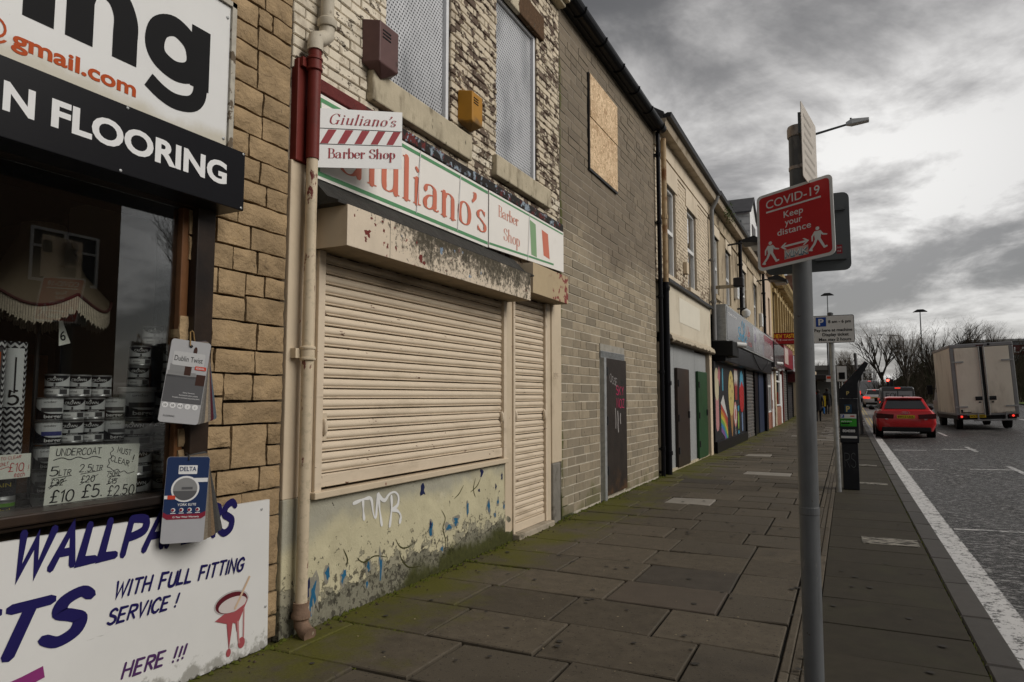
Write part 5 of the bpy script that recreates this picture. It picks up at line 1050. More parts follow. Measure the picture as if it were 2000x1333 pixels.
# painted pilaster beside the stone and the downpipe
MB().box(-3.2, -3.105, 3.168, 3.30, .82, 2.95).box(-3.2, -3.118, 3.30, 3.434, .82, 2.70).build('pilaster', m_cream2, bar, bevel=.006)
MB().box(-3.2, -3.10, 3.168, 3.30, -.02, .82).build('pilaster_base', m_stall, bar, bevel=.008)
MB().box(-3.2, -3.085, 3.185, 3.335, 2.95, 3.62).build('red_pilaster_head', m_redpaint, bar, bevel=.005)
dp = thing('downpipe', 'cream downpipe with an oxide red upper length beside the stone shop', 'downpipe', (-3.03, 3.28, 0))
MB().tube([(-3.035, 3.275, .10), (-3.035, 3.278, 2.97)], .036, 14).build('lower_pipe', m_pipe, dp, smooth=True)
MB().tube([(-3.035, 3.278, 2.972), (-3.035, 3.280, 3.70)], .042, 14).build('upper_pipe', m_redpaint, dp, smooth=True)
for zz, mt, r_ in ((1.72, m_pipe, .044), (3.60, m_redpaint, .047)):
    MB().lathe([(r_, -.045), (r_ + .006, -.04), (r_ + .006, -.028), (r_, -.025), (r_, .025), (r_ + .006, .028), (r_ + .006, .04), (r_, .045)], 16, (-3.035, 3.277, zz)).box(-3.12, -3.06, 3.20, 3.235, zz - .03, zz + .03).build('pipe_collar', mt, dp, smooth=True)
MB().tube([(-3.035, 3.28, 3.69), (-3.04, 3.285, 3.74), (-3.05, 3.30, 3.79), (-3.055, 3.36, 3.82), (-3.055, 3.405, 3.86), (-3.055, 3.41, 3.93)], .052, 12).lathe([(.062, 0), (.066, .01), (.066, .05), (.056, .06)], 14, (-3.055, 3.41, 3.92)).build('swan_neck', m_pipeold, dp, smooth=True)
MB().tube([(-3.055, 3.41, 3.95), (-3.055, 3.40, 6.35)], .045, 12).build('top_pipe', m_pipeold, dp, smooth=True)
MB().lathe([(.048, .0), (.058, .01), (.058, .035), (.050, .05), (.048, .10)], 14, (-3.035, 3.275, .10)).tube([(-3.035, 3.275, .12), (-3.03, 3.275, .07), (-2.99, 3.27, .03), (-2.95, 3.265, .02)], .046, 10).build('shoe', surf('rusty_pipe_shoe', (.20, .13, .09), .8, .3, 14, .5, 30, layers=[dict(col=(.40, .33, .24), s=9, lo=.55, hi=.6)]), dp, smooth=True)

# ================================================================== windowless grey brick building
m_gbrick = surf('grey_brick', (0.295, 0.245, 0.175), 0.85, 0.18, 8, 0.5, 60, objrand=0.15, hue=(0.205, 0.175, 0.13), bd=0.006, layers=[
    dict(col=(0.118, 0.093, 0.070), s=0.55, lo=0.60, hi=0.95, d=3, z=(1.9, 4.0, 1.1), a=0.62), dict(col=(0.25, 0.225, 0.16), s=0.9, lo=0.66, hi=1.0, d=3, z=(1.8, 0.3, 0.6), a=0.55),
    dict(col=(0.075, 0.08, 0.018), s=1.8, lo=0.70, hi=0.95, d=6, y=(7.98, 7.73, 0.75), v=.4), dict(col=(0.10, 0.10, 0.03), s=2.2, lo=0.60, hi=0.8, d=6, z=(.8, 0.0, 0.5), a=.6), dict(col=(0.035, 0.03, 0.025), s=22, lo=0.66, hi=0.70, d=4, a=.7), dict(col=(.36, .34, .28), s=9, lo=.70, hi=.78, a=.4, st=(1, 1, 2))])
m_gmortar = surf('pale_mortar', (0.50, 0.45, 0.36), 0.9, 0.2, 9, 0.4, 50, layers=[dict(col=(0.27, 0.235, 0.19), s=0.55, lo=0.55, hi=0.85, d=3, z=(1.6, 4.4, 1.0)), dict(col=(.05, .055, .02), s=3, lo=.6, hi=.8, z=(.8, 0, .4), y=(8.4, 7.75, .5))])
gb = thing('grey_brick_building', 'tall windowless grey brick building with one boarded hole and a steel door', 'building', (-3.2, 10, 0))
MB().box(-9, -3.124, 7.722, 12.42, -.1, 6.45).build('wall', m_gmortar, gb)
gholes = [(9.17, 10.33, -.1, 2.20)]
bricks(7.725, 12.42, .01, 6.44, gholes, m_gbrick, gb, 298, bl=.405, bh=.1145, g=.0068, xf=-3.119, xb=-3.14, chm=.002, rs=8, jit=.004)
MB().box(-3.15, -3.107, 9.17, 10.33, 2.10, 2.20).build('concrete_lintel', surf('patch_concrete', (.30, .28, .24), .9, .2, 10, .4, 40), gb)
q = MB()
for k in range(24): q.box(-3.135, -3.10 - (.006 if k % 2 else 0), 9.17, 10.33, 2.005 + .004 * k, 2.0085 + .004 * k)
q.build('ribbed_lintel', m_steel, gb)
m_door = surf('rusty_steel_door', (0.030, 0.023, 0.019), 0.55, 0.25, 5, 0.3, 30, layers=[dict(col=(0.085, 0.045, 0.022), s=3, lo=0.5, hi=0.75, z=(.6, .05, .35)), dict(col=(0.02, 0.017, 0.015), s=6, lo=0.55, hi=0.7), dict(col=(.22, .21, .20), s=10, lo=.70, hi=.74, d=6, st=(1, 1, .3), a=.6)])
dr = thing('steel_door', 'rusted brown steel door with graffiti in the grey brick wall', 'door', (-3.1, 9.7, 0))
MB().box(-3.11, -3.07, 9.30, 10.30, .06, 2.0).build('leaf', m_door, dr, bevel=.006)
MB().box(-3.13, -3.055, 9.19, 9.285, .0, 2.0).build('frame', m_steel, dr, bevel=.005)
q = MB()
for zz in (.35, 1.05, 1.75): q.box(-3.07, -3.05, 9.31, 9.36, zz, zz + .12)
q.build('hinge', m_darkmetal, dr)
q = MB(); pen(q, 'SKY', (-3.069, 9.78, 1.47), Y, Z, .13, .36, nib=.12, jit=.08); pen(q, 'NOZ', (-3.069, 9.80, 1.28), Y, Z, .13, .36, nib=.12, jit=.08); q.build('graffiti_lettering', plain('pink_spray', (.40, .03, .10), .6), dr)
q = MB(); pen(q, 'OSSE', (-3.069, 9.48, 1.66), Y, Z, .11, .34, nib=.09, jit=.1, skew=-.2); band2(q, catmull([(9.72, 1.28), (9.74, 1.1), (9.73, .98)]), .025, (-3.069, 0, 0), Y, Z, .001); band2(q, catmull([(9.83, 1.24), (9.85, 1.12), (9.84, 1.02), (9.86, .92)]), .035, (-3.069, 0, 0), Y, Z, .001); band2(q, catmull([(9.97, 1.2), (9.96, 1.1), (9.98, 1.04)]), .03, (-3.069, 0, 0), Y, Z, .001); q.build('graffiti_lettering', plain('chalk_spray', (.32, .30, .29), .7), dr)
m_osb = bpy.data.materials.new('osb_board'); m_osb.use_nodes = True; t = NT(m_osb.node_tree)
o_ = t.n('ShaderNodeOutputMaterial'); b_ = t.n('ShaderNodeBsdfPrincipled'); t.link(b_.outputs[0], o_.inputs[0]); P = t.n('ShaderNodeNewGeometry').outputs['Position']
v1 = t.n('ShaderNodeTexVoronoi', i_Vector=t.vmath('ADD', t.vmath('MULTIPLY', P, (1, 1, 1.7)), t.comb(0, t.noise(P, 9, 2), t.noise(t.vmath('ADD', P, (4, 4, 4)), 9, 2))), i_Scale=13.0, feature='F1'); cs = t.sep(v1.outputs['Color'])
t.put(b_.inputs['Base Color'], t.mix(t.mr(cs[0], 0, 1, smooth=False), (0.36, 0.22, 0.105), (0.80, 0.60, 0.38))); b_.inputs['Roughness'].default_value = .7
bp = t.n('ShaderNodeBump', i_Strength=.5, i_Distance=.004, i_Height=cs[1]); t.link(bp.outputs[0], b_.inputs['Normal'])
ob = thing('boarded_opening', 'two chipboard sheets nailed over the upper opening of the grey wall', 'boarding', (-3.1, 9.4, 4.6))
MB().box(-3.14, -3.085, 8.78, 10.04, 4.615, 5.345).build('board', m_osb, ob); MB().box(-3.14, -3.078, 8.78, 10.04, 5.355, 5.975).build('board', m_osb, ob)
MB().box(-3.145, -3.09, 8.755, 8.779, 4.60, 5.985).box(-3.145, -3.09, 8.755, 10.06, 4.585, 4.612).box(-3.12, -3.095, 8.78, 10.04, 5.346, 5.354).build('dark_edge', m_darkmetal, ob)
MB().box(-3.3, -3.03, 7.73, 12.42, 6.44, 6.50).build('eaves_board', m_darkmetal, gb)
MB().prism([(-3.02, 6.58), (-2.98, 6.57), (-6.5, 8.6), (-6.6, 8.5)], 'y', 7.75, 12.42).build('roof', bpy.data.materials['roof_slate'], gb)
gt = thing('gutter', 'black half-round gutter along the top of the grey brick wall', 'gutter', (-3.0, 10, 6.45))
vs = []
for yy in (7.74, 12.55):
    vs += [(-2.985 + .098 * math.cos(R(a)), yy, 6.52 + .098 * math.sin(R(a))) for a in range(175, 366, 19)] + [(-2.985 + .09 * math.cos(R(a)), yy, 6.52 + .09 * math.sin(R(a))) for a in range(365, 174, -19)]
n = len(vs) // 2; MB().loft([vs[:n], vs[n:]]).build('trough', m_black, gt)
q = MB()
for k in range(6): q.tube([(-2.985 + .105 * math.cos(R(a)), 8.1 + .85 * k, 6.52 + .105 * math.sin(R(a))) for a in range(175, 366, 19)], .012, 6)
q.build('bracket', m_black, gt)
def pipe(label, x, y, z0, z1, r, mat, cols=(), top=None):
    o = thing('downpipe', label, 'downpipe', (x, y, z0)); p = [(x, y, z0), (x, y, z1)]
    if top: p += top
    MB().tube(p, r, 10).build('pipe', mat, o, smooth=True)
    for zz in cols: MB().lathe([(r * 1.25, -.04), (r * 1.3, 0), (r * 1.25, .04)], 10, (x, y, zz)).box(x - .1, x, y - .07, y + .07, zz - .012, zz + .012).build('collar', mat, o)
    return o
pipe('slim black downpipe at the far corner of the grey brick wall', -3.05, 12.50, 0, 6.45, .040, m_black, (.5, 1.9, 3.3, 4.7, 6.0))
pipe('thick black downpipe against the cream fascia edge', -3.03, 12.84, 0, 3.62, .062, m_black, (1.7, 3.5, .4))
pipe('rust-streaked cream soil pipe above the thick black downpipe', -3.04, 12.90, 3.62, 6.45, .05, surf('rusty_cream_pipe', (.36, .26, .15), .7, .2, 8, .3, 30, layers=[dict(col=(.16, .07, .025), s=3, lo=.5, hi=.65)]), (4.9,))

# ================================================================== further down the terrace
def wall_open(mb, y0, y1, z0, z1, holes, x0, x1):
    ys = sorted({y0, y1} | {h[0] for h in holes} | {h[1] for h in holes}); zs_ = sorted({z0, z1} | {h[2] for h in holes} | {h[3] for h in holes})
    for a, b in zip(ys, ys[1:]):
        run = None
        for c, e in zip(zs_, zs_[1:]):
            cut = any(h[0] <= a + 1e-6 and h[1] >= b - 1e-6 and h[2] <= c + 1e-6 and h[3] >= e - 1e-6 for h in holes)
            if cut:
                if run: mb.box(x0, x1, a, b, *run); run = None
            else: run = (run[0], e) if run else (c, e)
        if run: mb.box(x0, x1, a, b, *run)
    return mb
m_curtain = plain('pale_curtain', (.40, .38, .34), .9)
def sash(parent, y0, y1, z0, z1, mid=None, x=-3.25, mat=None, dark=False):
    mat = mat or m_pvc; f = MB(); w = .065
    f.box(x, x + .07, y0, y0 + w, z0, z1).box(x, x + .07, y1 - w, y1, z0, z1).box(x, x + .07, y0 + w, y1 - w, z0, z0 + w).box(x, x + .07, y0 + w, y1 - w, z1 - w, z1)
    mid = mid or (z0 + z1) / 2; f.box(x - .001, x + .075, y0 + w, y1 - w, mid - .04, mid + .04)
    o = f.build('window', mat, parent)
    g = MB().add([(x + .03, y0 + w, z0 + w), (x + .03, y1 - w, z0 + w), (x + .03, y1 - w, mid - .04), (x + .03, y0 + w, mid - .04)], [(0, 1, 2, 3)]).build('pane', m_upglass, o)
    g2 = MB().add([(x + .035, y0 + w, mid + .04), (x + .035, y1 - w, mid + .04), (x + .035, y1 - w, z1 - w), (x + .035, y0 + w, z1 - w)], [(0, 1, 2, 3)]).build('pane', m_upglass, o)
    MB().box(x - .28, x - .26, y0, y1, z0, z1).build('curtain', m_room if dark else m_curtain, o)
    return o
m_cbrick = surf('cream_painted_brick', (.56, .475, .36), .8, .10, 5, .4, 35, objrand=.05, island=.07, bd=.008, layers=[dict(col=(.17, .12, .08), s=7, lo=.60, hi=.64, d=7, st=(1, 1, 1.6), z=(5.6, 3.7, .25), v=.4, sub=.8), dict(col=(.33, .27, .19), s=1.5, lo=.5, hi=.8, a=.7)])
m_crender = surf('cream_render', (.56, .48, .37), .8, .08, 3, .2, 30, layers=[dict(col=(.36, .29, .20), s=1.8, lo=.5, hi=.8, a=.7, st=(1, 1, .4)), dict(col=(.14, .11, .08), s=6, lo=.68, hi=.74, d=6)])
m_cmortar = surf('cream_mortar', (.33, .27, .20), .9, .2, 8)
m_slate = bpy.data.materials['roof_slate']
cr = thing('cream_terrace', 'cream painted shop with a blank fascia and perforated steel screens', 'shop', (-3.2, 15.6, 0))
wn = [(13.32, 14.24, 3.86, 5.74), (15.42, 16.42, 3.90, 5.74)]
wall_open(MB(), 12.45, 18.05, 3.66, 6.6, wn, -3.6, -3.135).build('wall', m_cmortar, cr)
MB().box(-9, -3.7, 12.45, 18.05, 0, 6.6).box(-3.7, -3.3, 12.45, 18.05, 0, 2.6).build('back_wall', m_room, cr)
rend = [(13.15, 14.42, 5.74, 6.12), (15.25, 16.6, 5.74, 6.12)]
bricks(12.46, 18.04, 3.70, 6.10, wn + rend, m_cbrick, cr, 0, xf=-3.122, xb=-3.15, g=.004, chm=.003)
wall_open(MB(), 12.46, 18.04, 5.74, 6.12, [(12.46, 13.15, 5.74, 6.12), (14.42, 15.25, 5.74, 6.12), (16.6, 18.04, 5.74, 6.12)], -3.15, -3.108).box(-3.15, -3.112, 12.46, 18.04, 6.12, 6.19).box(-3.15, -3.10, 12.46, 18.04, 6.22, 6.56).build('render_band', m_crender, cr)
for (a, b, c, e) in wn: sash(cr, a, b, c, e, 4.82); MB().box(-3.25, -3.06, a - .06, b + .06, c - .10, c).build('sill', m_crender, cr, bevel=.01)
m_cornice = surf('cream_cornice', (.42, .35, .26), .8, .1, 4, .2, 30, layers=[dict(col=(.20, .15, .10), s=3, lo=.5, hi=.75)])
def eaves(par, y0, y1, z, dark=.0):
    MB().prism([(-3.15, z), (-2.92, z), (-2.90, z + .05), (-2.88, z + .14), (-3.15, z + .14)], 'y', y0, y1).build('cornice', m_cornice, par)
    MB().prism([(-2.93, z + .145), (-2.80, z + .15), (-2.78, z + .23), (-2.86, z + .24), (-2.95, z + .20)], 'y', y0, y1).build('gutter', m_darkmetal, par)
    MB().prism([(-2.92, z + .21), (-2.93, z + .27), (-7, z + 2.9), (-7, z + 2.8)], 'y', y0, y1).build('roof', m_slate, par)
eaves(cr, 12.5, 18.2, 6.56)
MB().box(-3.3, -3.06, 12.98, 17.72, 2.70, 3.66).build('blank_fascia', surf('blank_fascia_board', (.58, .52, .41), .6, .05, 3, .05, 30, layers=[dict(col=(.42, .36, .26), s=1.5, lo=.48, hi=.8), dict(col=(.20, .15, .10), s=9, lo=.70, hi=.74), dict(col=(.25, .19, .12), s=4, lo=.62, hi=.9, z=(3.5, 3.66, .4))]), cr)
MB().box(-3.058, -3.055, 14.1, 16.3, 2.98, 3.5).build('pale_patch', surf('pale_board', (.66, .62, .52), .6, .04), cr)
MB().box(-3.3, -2.98, 12.95, 17.74, 3.66, 3.72).build('fascia_capping', m_darkmetal, cr)
MB().prism([(-3.2, 2.50), (-2.97, 2.50), (-2.94, 2.54), (-2.96, 2.62), (-3.05, 2.695), (-3.2, 2.695)], 'y', 12.97, 17.66).build('shutter_pelmet', surf('peeling_pelmet', (.42, .36, .27), .8, .12, 6, .3, 30, layers=[dict(col=(.09, .065, .04), s=5, lo=.52, hi=.6, d=7, z=(2.62, 2.5, .5))]), cr)
m_screen = bpy.data.materials.new('ribbed_white_screen'); m_screen.use_nodes = True; t = NT(m_screen.node_tree)
o_ = t.n('ShaderNodeOutputMaterial'); b_ = t.n('ShaderNodeBsdfPrincipled'); t.link(b_.outputs[0], o_.inputs[0]); P = t.n('ShaderNodeNewGeometry').outputs['Position']; px, py, pz = t.sep(P)
lin = t.math('FRACT', t.math('DIVIDE', pz, .028)); rb = t.math('MULTIPLY', t.mr(lin, .0, .22, 1, 0), t.mr(t.math('PINGPONG', t.math('DIVIDE', py, .035), .5), .12, .3))
t.put(b_.inputs['Base Color'], t.mix(rb, t.mix(t.noise(P, 1.3, 4), (.24, .25, .25), (.36, .37, .37)), (.06, .06, .06))); b_.inputs['Roughness'].default_value = .5
for a, b, z1 in ((13.05, 13.75, 2.48), (13.76, 15.85, 2.50), (15.86, 17.20, 2.46)): MB().box(-3.2, -3.115, a, b, .03, z1).build('steel_screen', m_screen, cr)
MB().box(-3.25, -3.06, 12.97, 13.045, 0, 2.5).box(-3.25, -3.03, 17.30, 17.38, 0, 2.5).box(-3.25, -3.05, 17.50, 17.70, 0, 2.7).build('white_post', m_cream2, cr)
MB().box(-3.25, -3.08, 12.97, 17.7, -.02, .05).build('threshold', m_sillstone, cr)
for lab, a, b, mt in (('dark brown steel door in the perforated screen', 13.78, 14.92, surf('brown_door_paint', (.030, .022, .018), .35, .15, 4, .05, 20, layers=[dict(col=(.06, .035, .02), s=2, lo=.5, hi=.8), dict(col=(.12, .10, .08), s=2.5, lo=.7, hi=.8, a=.5)])), ('dark green steel door at the end of the perforated screen', 15.92, 17.02, surf('green_door_paint', (.020, .062, .024), .4, .15, 4, .05, 20, layers=[dict(col=(.01, .035, .014), s=2, lo=.5, hi=.8), dict(col=(.3, .32, .3), s=8, lo=.72, hi=.75, a=.6)]))):
    o = thing('steel_door', lab, 'door', (-3.09, (a + b) / 2, 0)); MB().box(-3.11, -3.05, a, b, .04, 2.03).build('leaf', mt, o, bevel=.008)
    q = MB(); [q.box(-3.05, -3.03, a + .02, a + .08, zz, zz + .14) for zz in (.3, .95, 1.65)]; q.box(-3.05, -3.025, b - .16, b - .08, 1.0, 1.14); q.build('hinge_and_lock', m_darkmetal, o)
MB().box(-3.12, -3.03, 14.85, 15.05, 4.12, 4.38).build('alarm_box', m_cream2, cr, bevel=.01)
pipe('grey downpipe with a swan neck between the cream shop and the mural shop', -3.02, 18.06, 2.9, 6.3, .055, surf('grey_pipe_paint', (.20, .20, .20), .5, .1), (5.0, 3.9), [(-3.0, 18.06, 6.38), (-2.9, 18.06, 6.55), (-2.86, 18.06, 6.68)])

mu = thing('mural_shop', 'long grey-signed shop with a painted sweet mural on its black shutter board', 'shop', (-3.2, 24, 0))
m_brown = surf('soot_stained_render', (.36, .295, .205), .85, .12, 3, .4, 20, bd=.015, layers=[dict(col=(.13, .10, .065), s=1.6, lo=.5, hi=.68, d=6, st=(1, 1, .5)), dict(col=(.06, .055, .03), s=2.2, lo=.62, hi=.75, d=6, z=(5.6, 6.6, .3)), dict(col=(.50, .43, .33), s=4, lo=.62, hi=.7, d=5)])
wm = [(18.75, 19.65, 4.2, 5.85), (20.9, 21.85, 4.15, 5.85), (24.5, 25.5, 4.15, 5.85), (27.7, 28.7, 4.15, 5.85)]
wall_open(MB(), 18.07, 30.28, 3.6, 6.6, wm, -3.6, -3.125).build('wall', m_brown, mu)
MB().box(-9, -3.7, 18.07, 30.28, 0, 6.6).box(-3.7, -3.2, 18.07, 30.28, 0, 3.6).build('back_wall', m_room, mu)
for i, (a, b, c, e) in enumerate(wm): sash(mu, a, b, c, e, 5.0, dark=i > 1); MB().box(-3.25, -3.05, a - .06, b + .06, c - .12, c).build('sill', m_brown, mu); MB().box(-3.2, -3.10, a - .10, b + .10, e, e + .32).build('lintel', m_crender, mu)
MB().box(-3.2, -3.085, 18.07, 30.28, 6.15, 6.22).build('string_course', m_brown, mu)
eaves(mu, 18.2, 30.4, 6.62)
q = MB(); wr = random.Random(2)
for k in range(260):
    p = Vector((-2.86 + wr.gauss(0, .07), 19.9 + wr.gauss(0, .35), 6.78 + wr.gauss(0, .12) - abs(wr.gauss(0, .12)))); e = Vector((wr.uniform(-1, 1), wr.uniform(-1, 1), wr.uniform(-1, 1))) * .05; f_ = Vector((wr.uniform(-1, 1), wr.uniform(-1, 1), wr.uniform(-1, 1))) * .05
    q.add([p, p + e, p + f_], [(0, 1, 2)])
tag(q.build('gutter_weeds', plain('weed_green', (.05, .075, .02), .9)), 'tuft of weeds growing out of the gutter above the mural shop', 'weeds')
sb = thing('shop_sign', 'long grey light-box sign with blue and red script over the mural shop', 'sign', (-2.9, 24, 2.9))
m_gsign = surf('grey_sign_panel', (.095, .095, .10), .22, .05, 1, .03, 1.2, bd=.05); m_gsign2 = surf('silver_sign_panel', (.24, .24, .25), .18, .25, 2.2, .05, 1.5, bd=.05, layers=[dict(col=(.10, .06, .16), s=1.2, lo=.6, hi=.66, d=5)])
MB().box(-3.12, -2.76, 18.3, 30.8, 2.9, 3.86).build('box', m_steel, sb, bevel=.01)
MB().box(-2.758, -2.75, 18.38, 23.9, 2.94, 3.80).build('panel', m_gsign, sb); MB().box(-2.758, -2.75, 23.92, 27.2, 2.94, 3.80).build('panel', m_gsign2, sb); MB().box(-2.758, -2.75, 27.22, 30.75, 2.94, 3.80).build('panel', surf('maroon_silver_panel', (.22, .17, .175), .2, .25, 1.6, layers=[dict(col=(.20, .03, .05), s=.8, lo=.5, hi=.55, z=(3.2, 3.8, .8))]), sb)
q = MB(); letters(q, 'open now', (-2.75, 18.6, 3.62), Y, Z, 1.5, .10, d=.004); letters(q, '1205', (-2.75, 29.6, 2.99), Y, Z, .9, .10, d=.004); q.build('lettering', m_wprint, sb)
q = MB(); pen(q, 'Shake', (-2.75, 20.35, 3.10), Y, Z, .36, 1.9, nib=.13, slant=.2, face={**HAND, 'k': HAND['K']}); band2(q, catmull([(21.1, 3.5), (21.3, 3.7), (21.5, 3.45), (21.7, 3.68), (21.9, 3.48)]), .05, (-2.75, 0, 0), Y, Z, .004); q.build('lettering', plain('cyan_print', (.03, .25, .42), .4), sb)
q = MB(); pen(q, 'Up', (-2.75, 22.3, 3.35), Y, Z, .3, .8, nib=.10, slant=.2); pen(q, 'a licious', (-2.75, 22.1, 3.06), Y, Z, .24, 1.5, nib=.10, slant=.2); q.build('lettering', plain('coral_print', (.40, .09, .09), .4), sb)
hb = thing('shutter_box', 'black shutter box with a white sensor under the long grey sign', 'shutter box', (-2.95, 24, 2.45))
MB().box(-3.12, -2.80, 18.3, 30.4, 2.36, 2.885).build('housing', m_black, hb, bevel=.03); MB().box(-3.12, -2.60, 18.25, 19.3, 2.50, 2.89).build('end_unit', m_rubber, hb, bevel=.02)
for yy in (19.0, 30.6): MB().tube([(-2.62, yy, 2.84), (-2.40, yy + .15, 2.82)], .07, 12).build('sensor', m_pvc, hb, smooth=True)
MB().tube([(-2.78, 24 + .5 * i, 2.86 - .45 * math.sin(3.1416 * i / 10) ) for i in range(11)], .012, 5).build('loose_cable', m_rubber, hb)
# the mural: flat painted sweets on a black board
m_mb = plain('mural_black', (.016, .016, .018), .6)
ml = thing('mural_board', 'black board painted with ice creams, a rainbow and lollipops', 'mural', (-3.05, 20.8, 0))
MB().box(-3.12, -3.05, 18.0, 23.75, .04, 2.36).build('board', m_mb, ml); MB().box(-3.2, -2.99, 17.95, 23.75, -.03, .30).build('plinth', m_black, ml, bevel=.01)
O = (-3.05, 0, 0); cnt = [0]
def paint(pts, col, nm):
    cnt[0] += 1; q = MB(); poly2(q, pts, O, Y, Z, .001 + .0004 * cnt[0]); q.build(nm, plain('mural_%s_%d' % (nm, cnt[0]), tuple(v * .62 for v in col), .6), ml)
paint(rrect(18.15, .55, 18.62, 1.62, .2), (.62, .30, .30), 'pink_lolly'); paint(rrect(18.08, 1.35, 18.66, 2.20, .25), (.70, .62, .42), 'cream_scoop'); paint([(18.5, 1.95), (18.75, 2.3), (18.95, 2.1), (18.8, 1.7), (18.72, 1.85)], (.55, .2, .22), 'pink_wafer')
paint(rrect(19.22, 1.6, 19.42, 2.22, .08), (.10, .38, .50), 'blue_wafer')
paint([(18.95, 1.05), (19.4, .95), (20.0, .55), (20.05, .85), (19.45, 1.25), (18.95, 1.3)], (.5, .08, .06), 'rainbow_red')
for i, (c, nm) in enumerate((((.62, .25, .04), 'rainbow_orange'), ((.65, .55, .08), 'rainbow_yellow'), ((.16, .42, .12), 'rainbow_green'), ((.06, .25, .48), 'rainbow_blue'), ((.24, .12, .34), 'rainbow_violet'))):
    s = -.12 * (i + 1); paint([(18.92, 1.12 + s), (19.42, .97 + s), (20.05, .58 + s), (20.05, .70 + s), (19.42, 1.10 + s), (18.92, 1.24 + s)], c, nm)
paint([(18.9, 1.28), (19.35, 1.5), (20.05, .85), (19.4, 1.1)], (.70, .69, .66), 'cloud_white')
paint([(20.45, 1.05), (21.15, 1.05), (20.85, .12)], (.42, .22, .09), 'cone'); paint(ell(20.78, 1.55, .52, .66, 26), (.68, .55, .20), 'yellow_scoop'); paint([(20.35, 1.25), (20.5, .95), (20.62, 1.15), (20.75, .88), (20.9, 1.12), (21.05, .95), (21.2, 1.25)], (.68, .55, .20), 'yellow_drip')
for a, b in ((20.6, 1.75), (20.95, 1.6), (20.7, 1.4), (21.0, 1.9), (20.75, 2.0)): paint(ell(a, b, .06, .05, 8), (.20, .09, .06), 'chip')
paint([(21.45, .55), (21.52, .55), (21.55, -.0 + .32), (21.45, .32)], (.6, .6, .6), 'stick'); paint(ell(21.5, .92, .34, .38, 26), (.66, .30, .28), 'lollipop'); paint(ell(21.5, .92, .25, .28, 22), (.70, .66, .60), 'lollipop_ring'); paint(ell(21.5, .92, .15, .17, 18), (.62, .20, .2), 'lollipop_core')
paint([(21.35, 2.28), (22.1, 2.28), (21.95, 1.35), (21.5, 1.35)], (.35, .04, .04), 'red_cup'); paint([(21.35, 2.0), (21.55, 1.75), (21.75, 1.95), (21.95, 1.75), (22.1, 2.0), (22.05, 2.25), (21.4, 2.25)], (.68, .62, .56), 'cream_top')
paint(rrect(22.45, .95, 23.45, 2.05, .45), (.52, .03, .03), 'red_lolly'); paint([(22.5, 1.7), (22.7, 2.2), (23.0, 2.3), (23.3, 2.15), (23.42, 1.75), (23.0, 1.95)], (.10, .38, .55), 'blue_top'); paint(rrect(22.8, .35, 23.1, .95, .1), (.20, .28, .45), 'blue_stick')
paint(ell(22.1, .72, .14, .28, 16), (.28, .46, .08), 'green_sweet'); paint([(22.0, .42), (22.2, .42), (22.3, .32 - .0), (21.9, .32)], (.06, .35, .52), 'sweet_twist'); paint([(22.0, 1.0), (22.2, 1.0), (22.3, 1.18), (21.95, 1.15)], (.06, .35, .52), 'sweet_twist')
s3 = shutter('dark grey roller shutter beside the mural board', 23.95, 26.2, .05, 2.36, surf('dark_slat', (.10, .095, .09), .5, .1, 4, layers=[dict(col=(.22, .15, .10), s=3, lo=.55, hi=.7, a=.5)]), .115, -3.06)
MB().box(-3.2, -3.0, 23.76, 23.94, 0, 2.36).box(-3.2, -3.0, 26.21, 26.4, 0, 2.36).build('guide_rail', m_black, s3)
o = thing('shop_doors', 'navy and black shop doors right of the dark roller shutter', 'door', (-3.1, 28, 0))
MB().box(-3.15, -3.08, 26.45, 27.9, .05, 2.36).build('door', m_black, o, bevel=.02); MB().box(-3.15, -3.05, 27.95, 29.5, .05, 2.36).build('door', plain('navy_door', (.02, .03, .06), .4), o, bevel=.02); MB().box(-3.2, -2.95, 29.55, 30.2, 0, 2.6).build('pilaster', m_black, o); MB().box(-3.06, -3.04, 26.6, 26.7, 1.0, 2.2).build('pull_handle', m_steel, o)
for lab, yy, zz in (('black swan-neck floodlight over the mural shop, nearer one', 21.2, 6.02), ('black swan-neck floodlight over the far end of the mural shop', 28.6, 6.05)):
    o = thing('floodlight', lab, 'floodlight', (-3.1, yy, zz), group='floodlights over the mural shop')
    MB().tube([(-3.12, yy, zz), (-2.75, yy + .05, zz + .05), (-2.5, yy + .05, zz)], .03, 6).build('arm', m_darkmetal, o)
    MB().loft([[(-2.65, yy - .35, zz - .02), (-2.65, yy + .35, zz - .02), (-2.65, yy + .35, zz + .06), (-2.65, yy - .35, zz + .06)], [(-2.3, yy - .35, zz - .05), (-2.3, yy + .35, zz - .05), (-2.3, yy + .35, zz + .15), (-2.3, yy - .35, zz + .15)], [(-1.95, yy - .35, zz - .14), (-1.95, yy + .35, zz - .14), (-1.95, yy + .35, zz - .05), (-1.95, yy - .35, zz - .05)]]).build('hood', m_darkmetal, o)
    MB().box(-2.4, -2.0, yy - .3, yy + .3, zz - .18, zz - .145).build('lens', plain('lamp_lens', (.30, .30, .28), .3), o)
o = thing('security_camera', 'security camera on a pale arm beside the grey downpipe', 'security camera', (-3.1, 18.3, 4.3))
MB().box(-3.12, -2.5, 18.28, 18.36, 4.27, 4.35).build('arm', m_sillstone, o); MB().box(-2.55, -2.30, 18.2, 18.44, 4.28, 4.52).build('camera', m_darkmetal, o, bevel=.03)
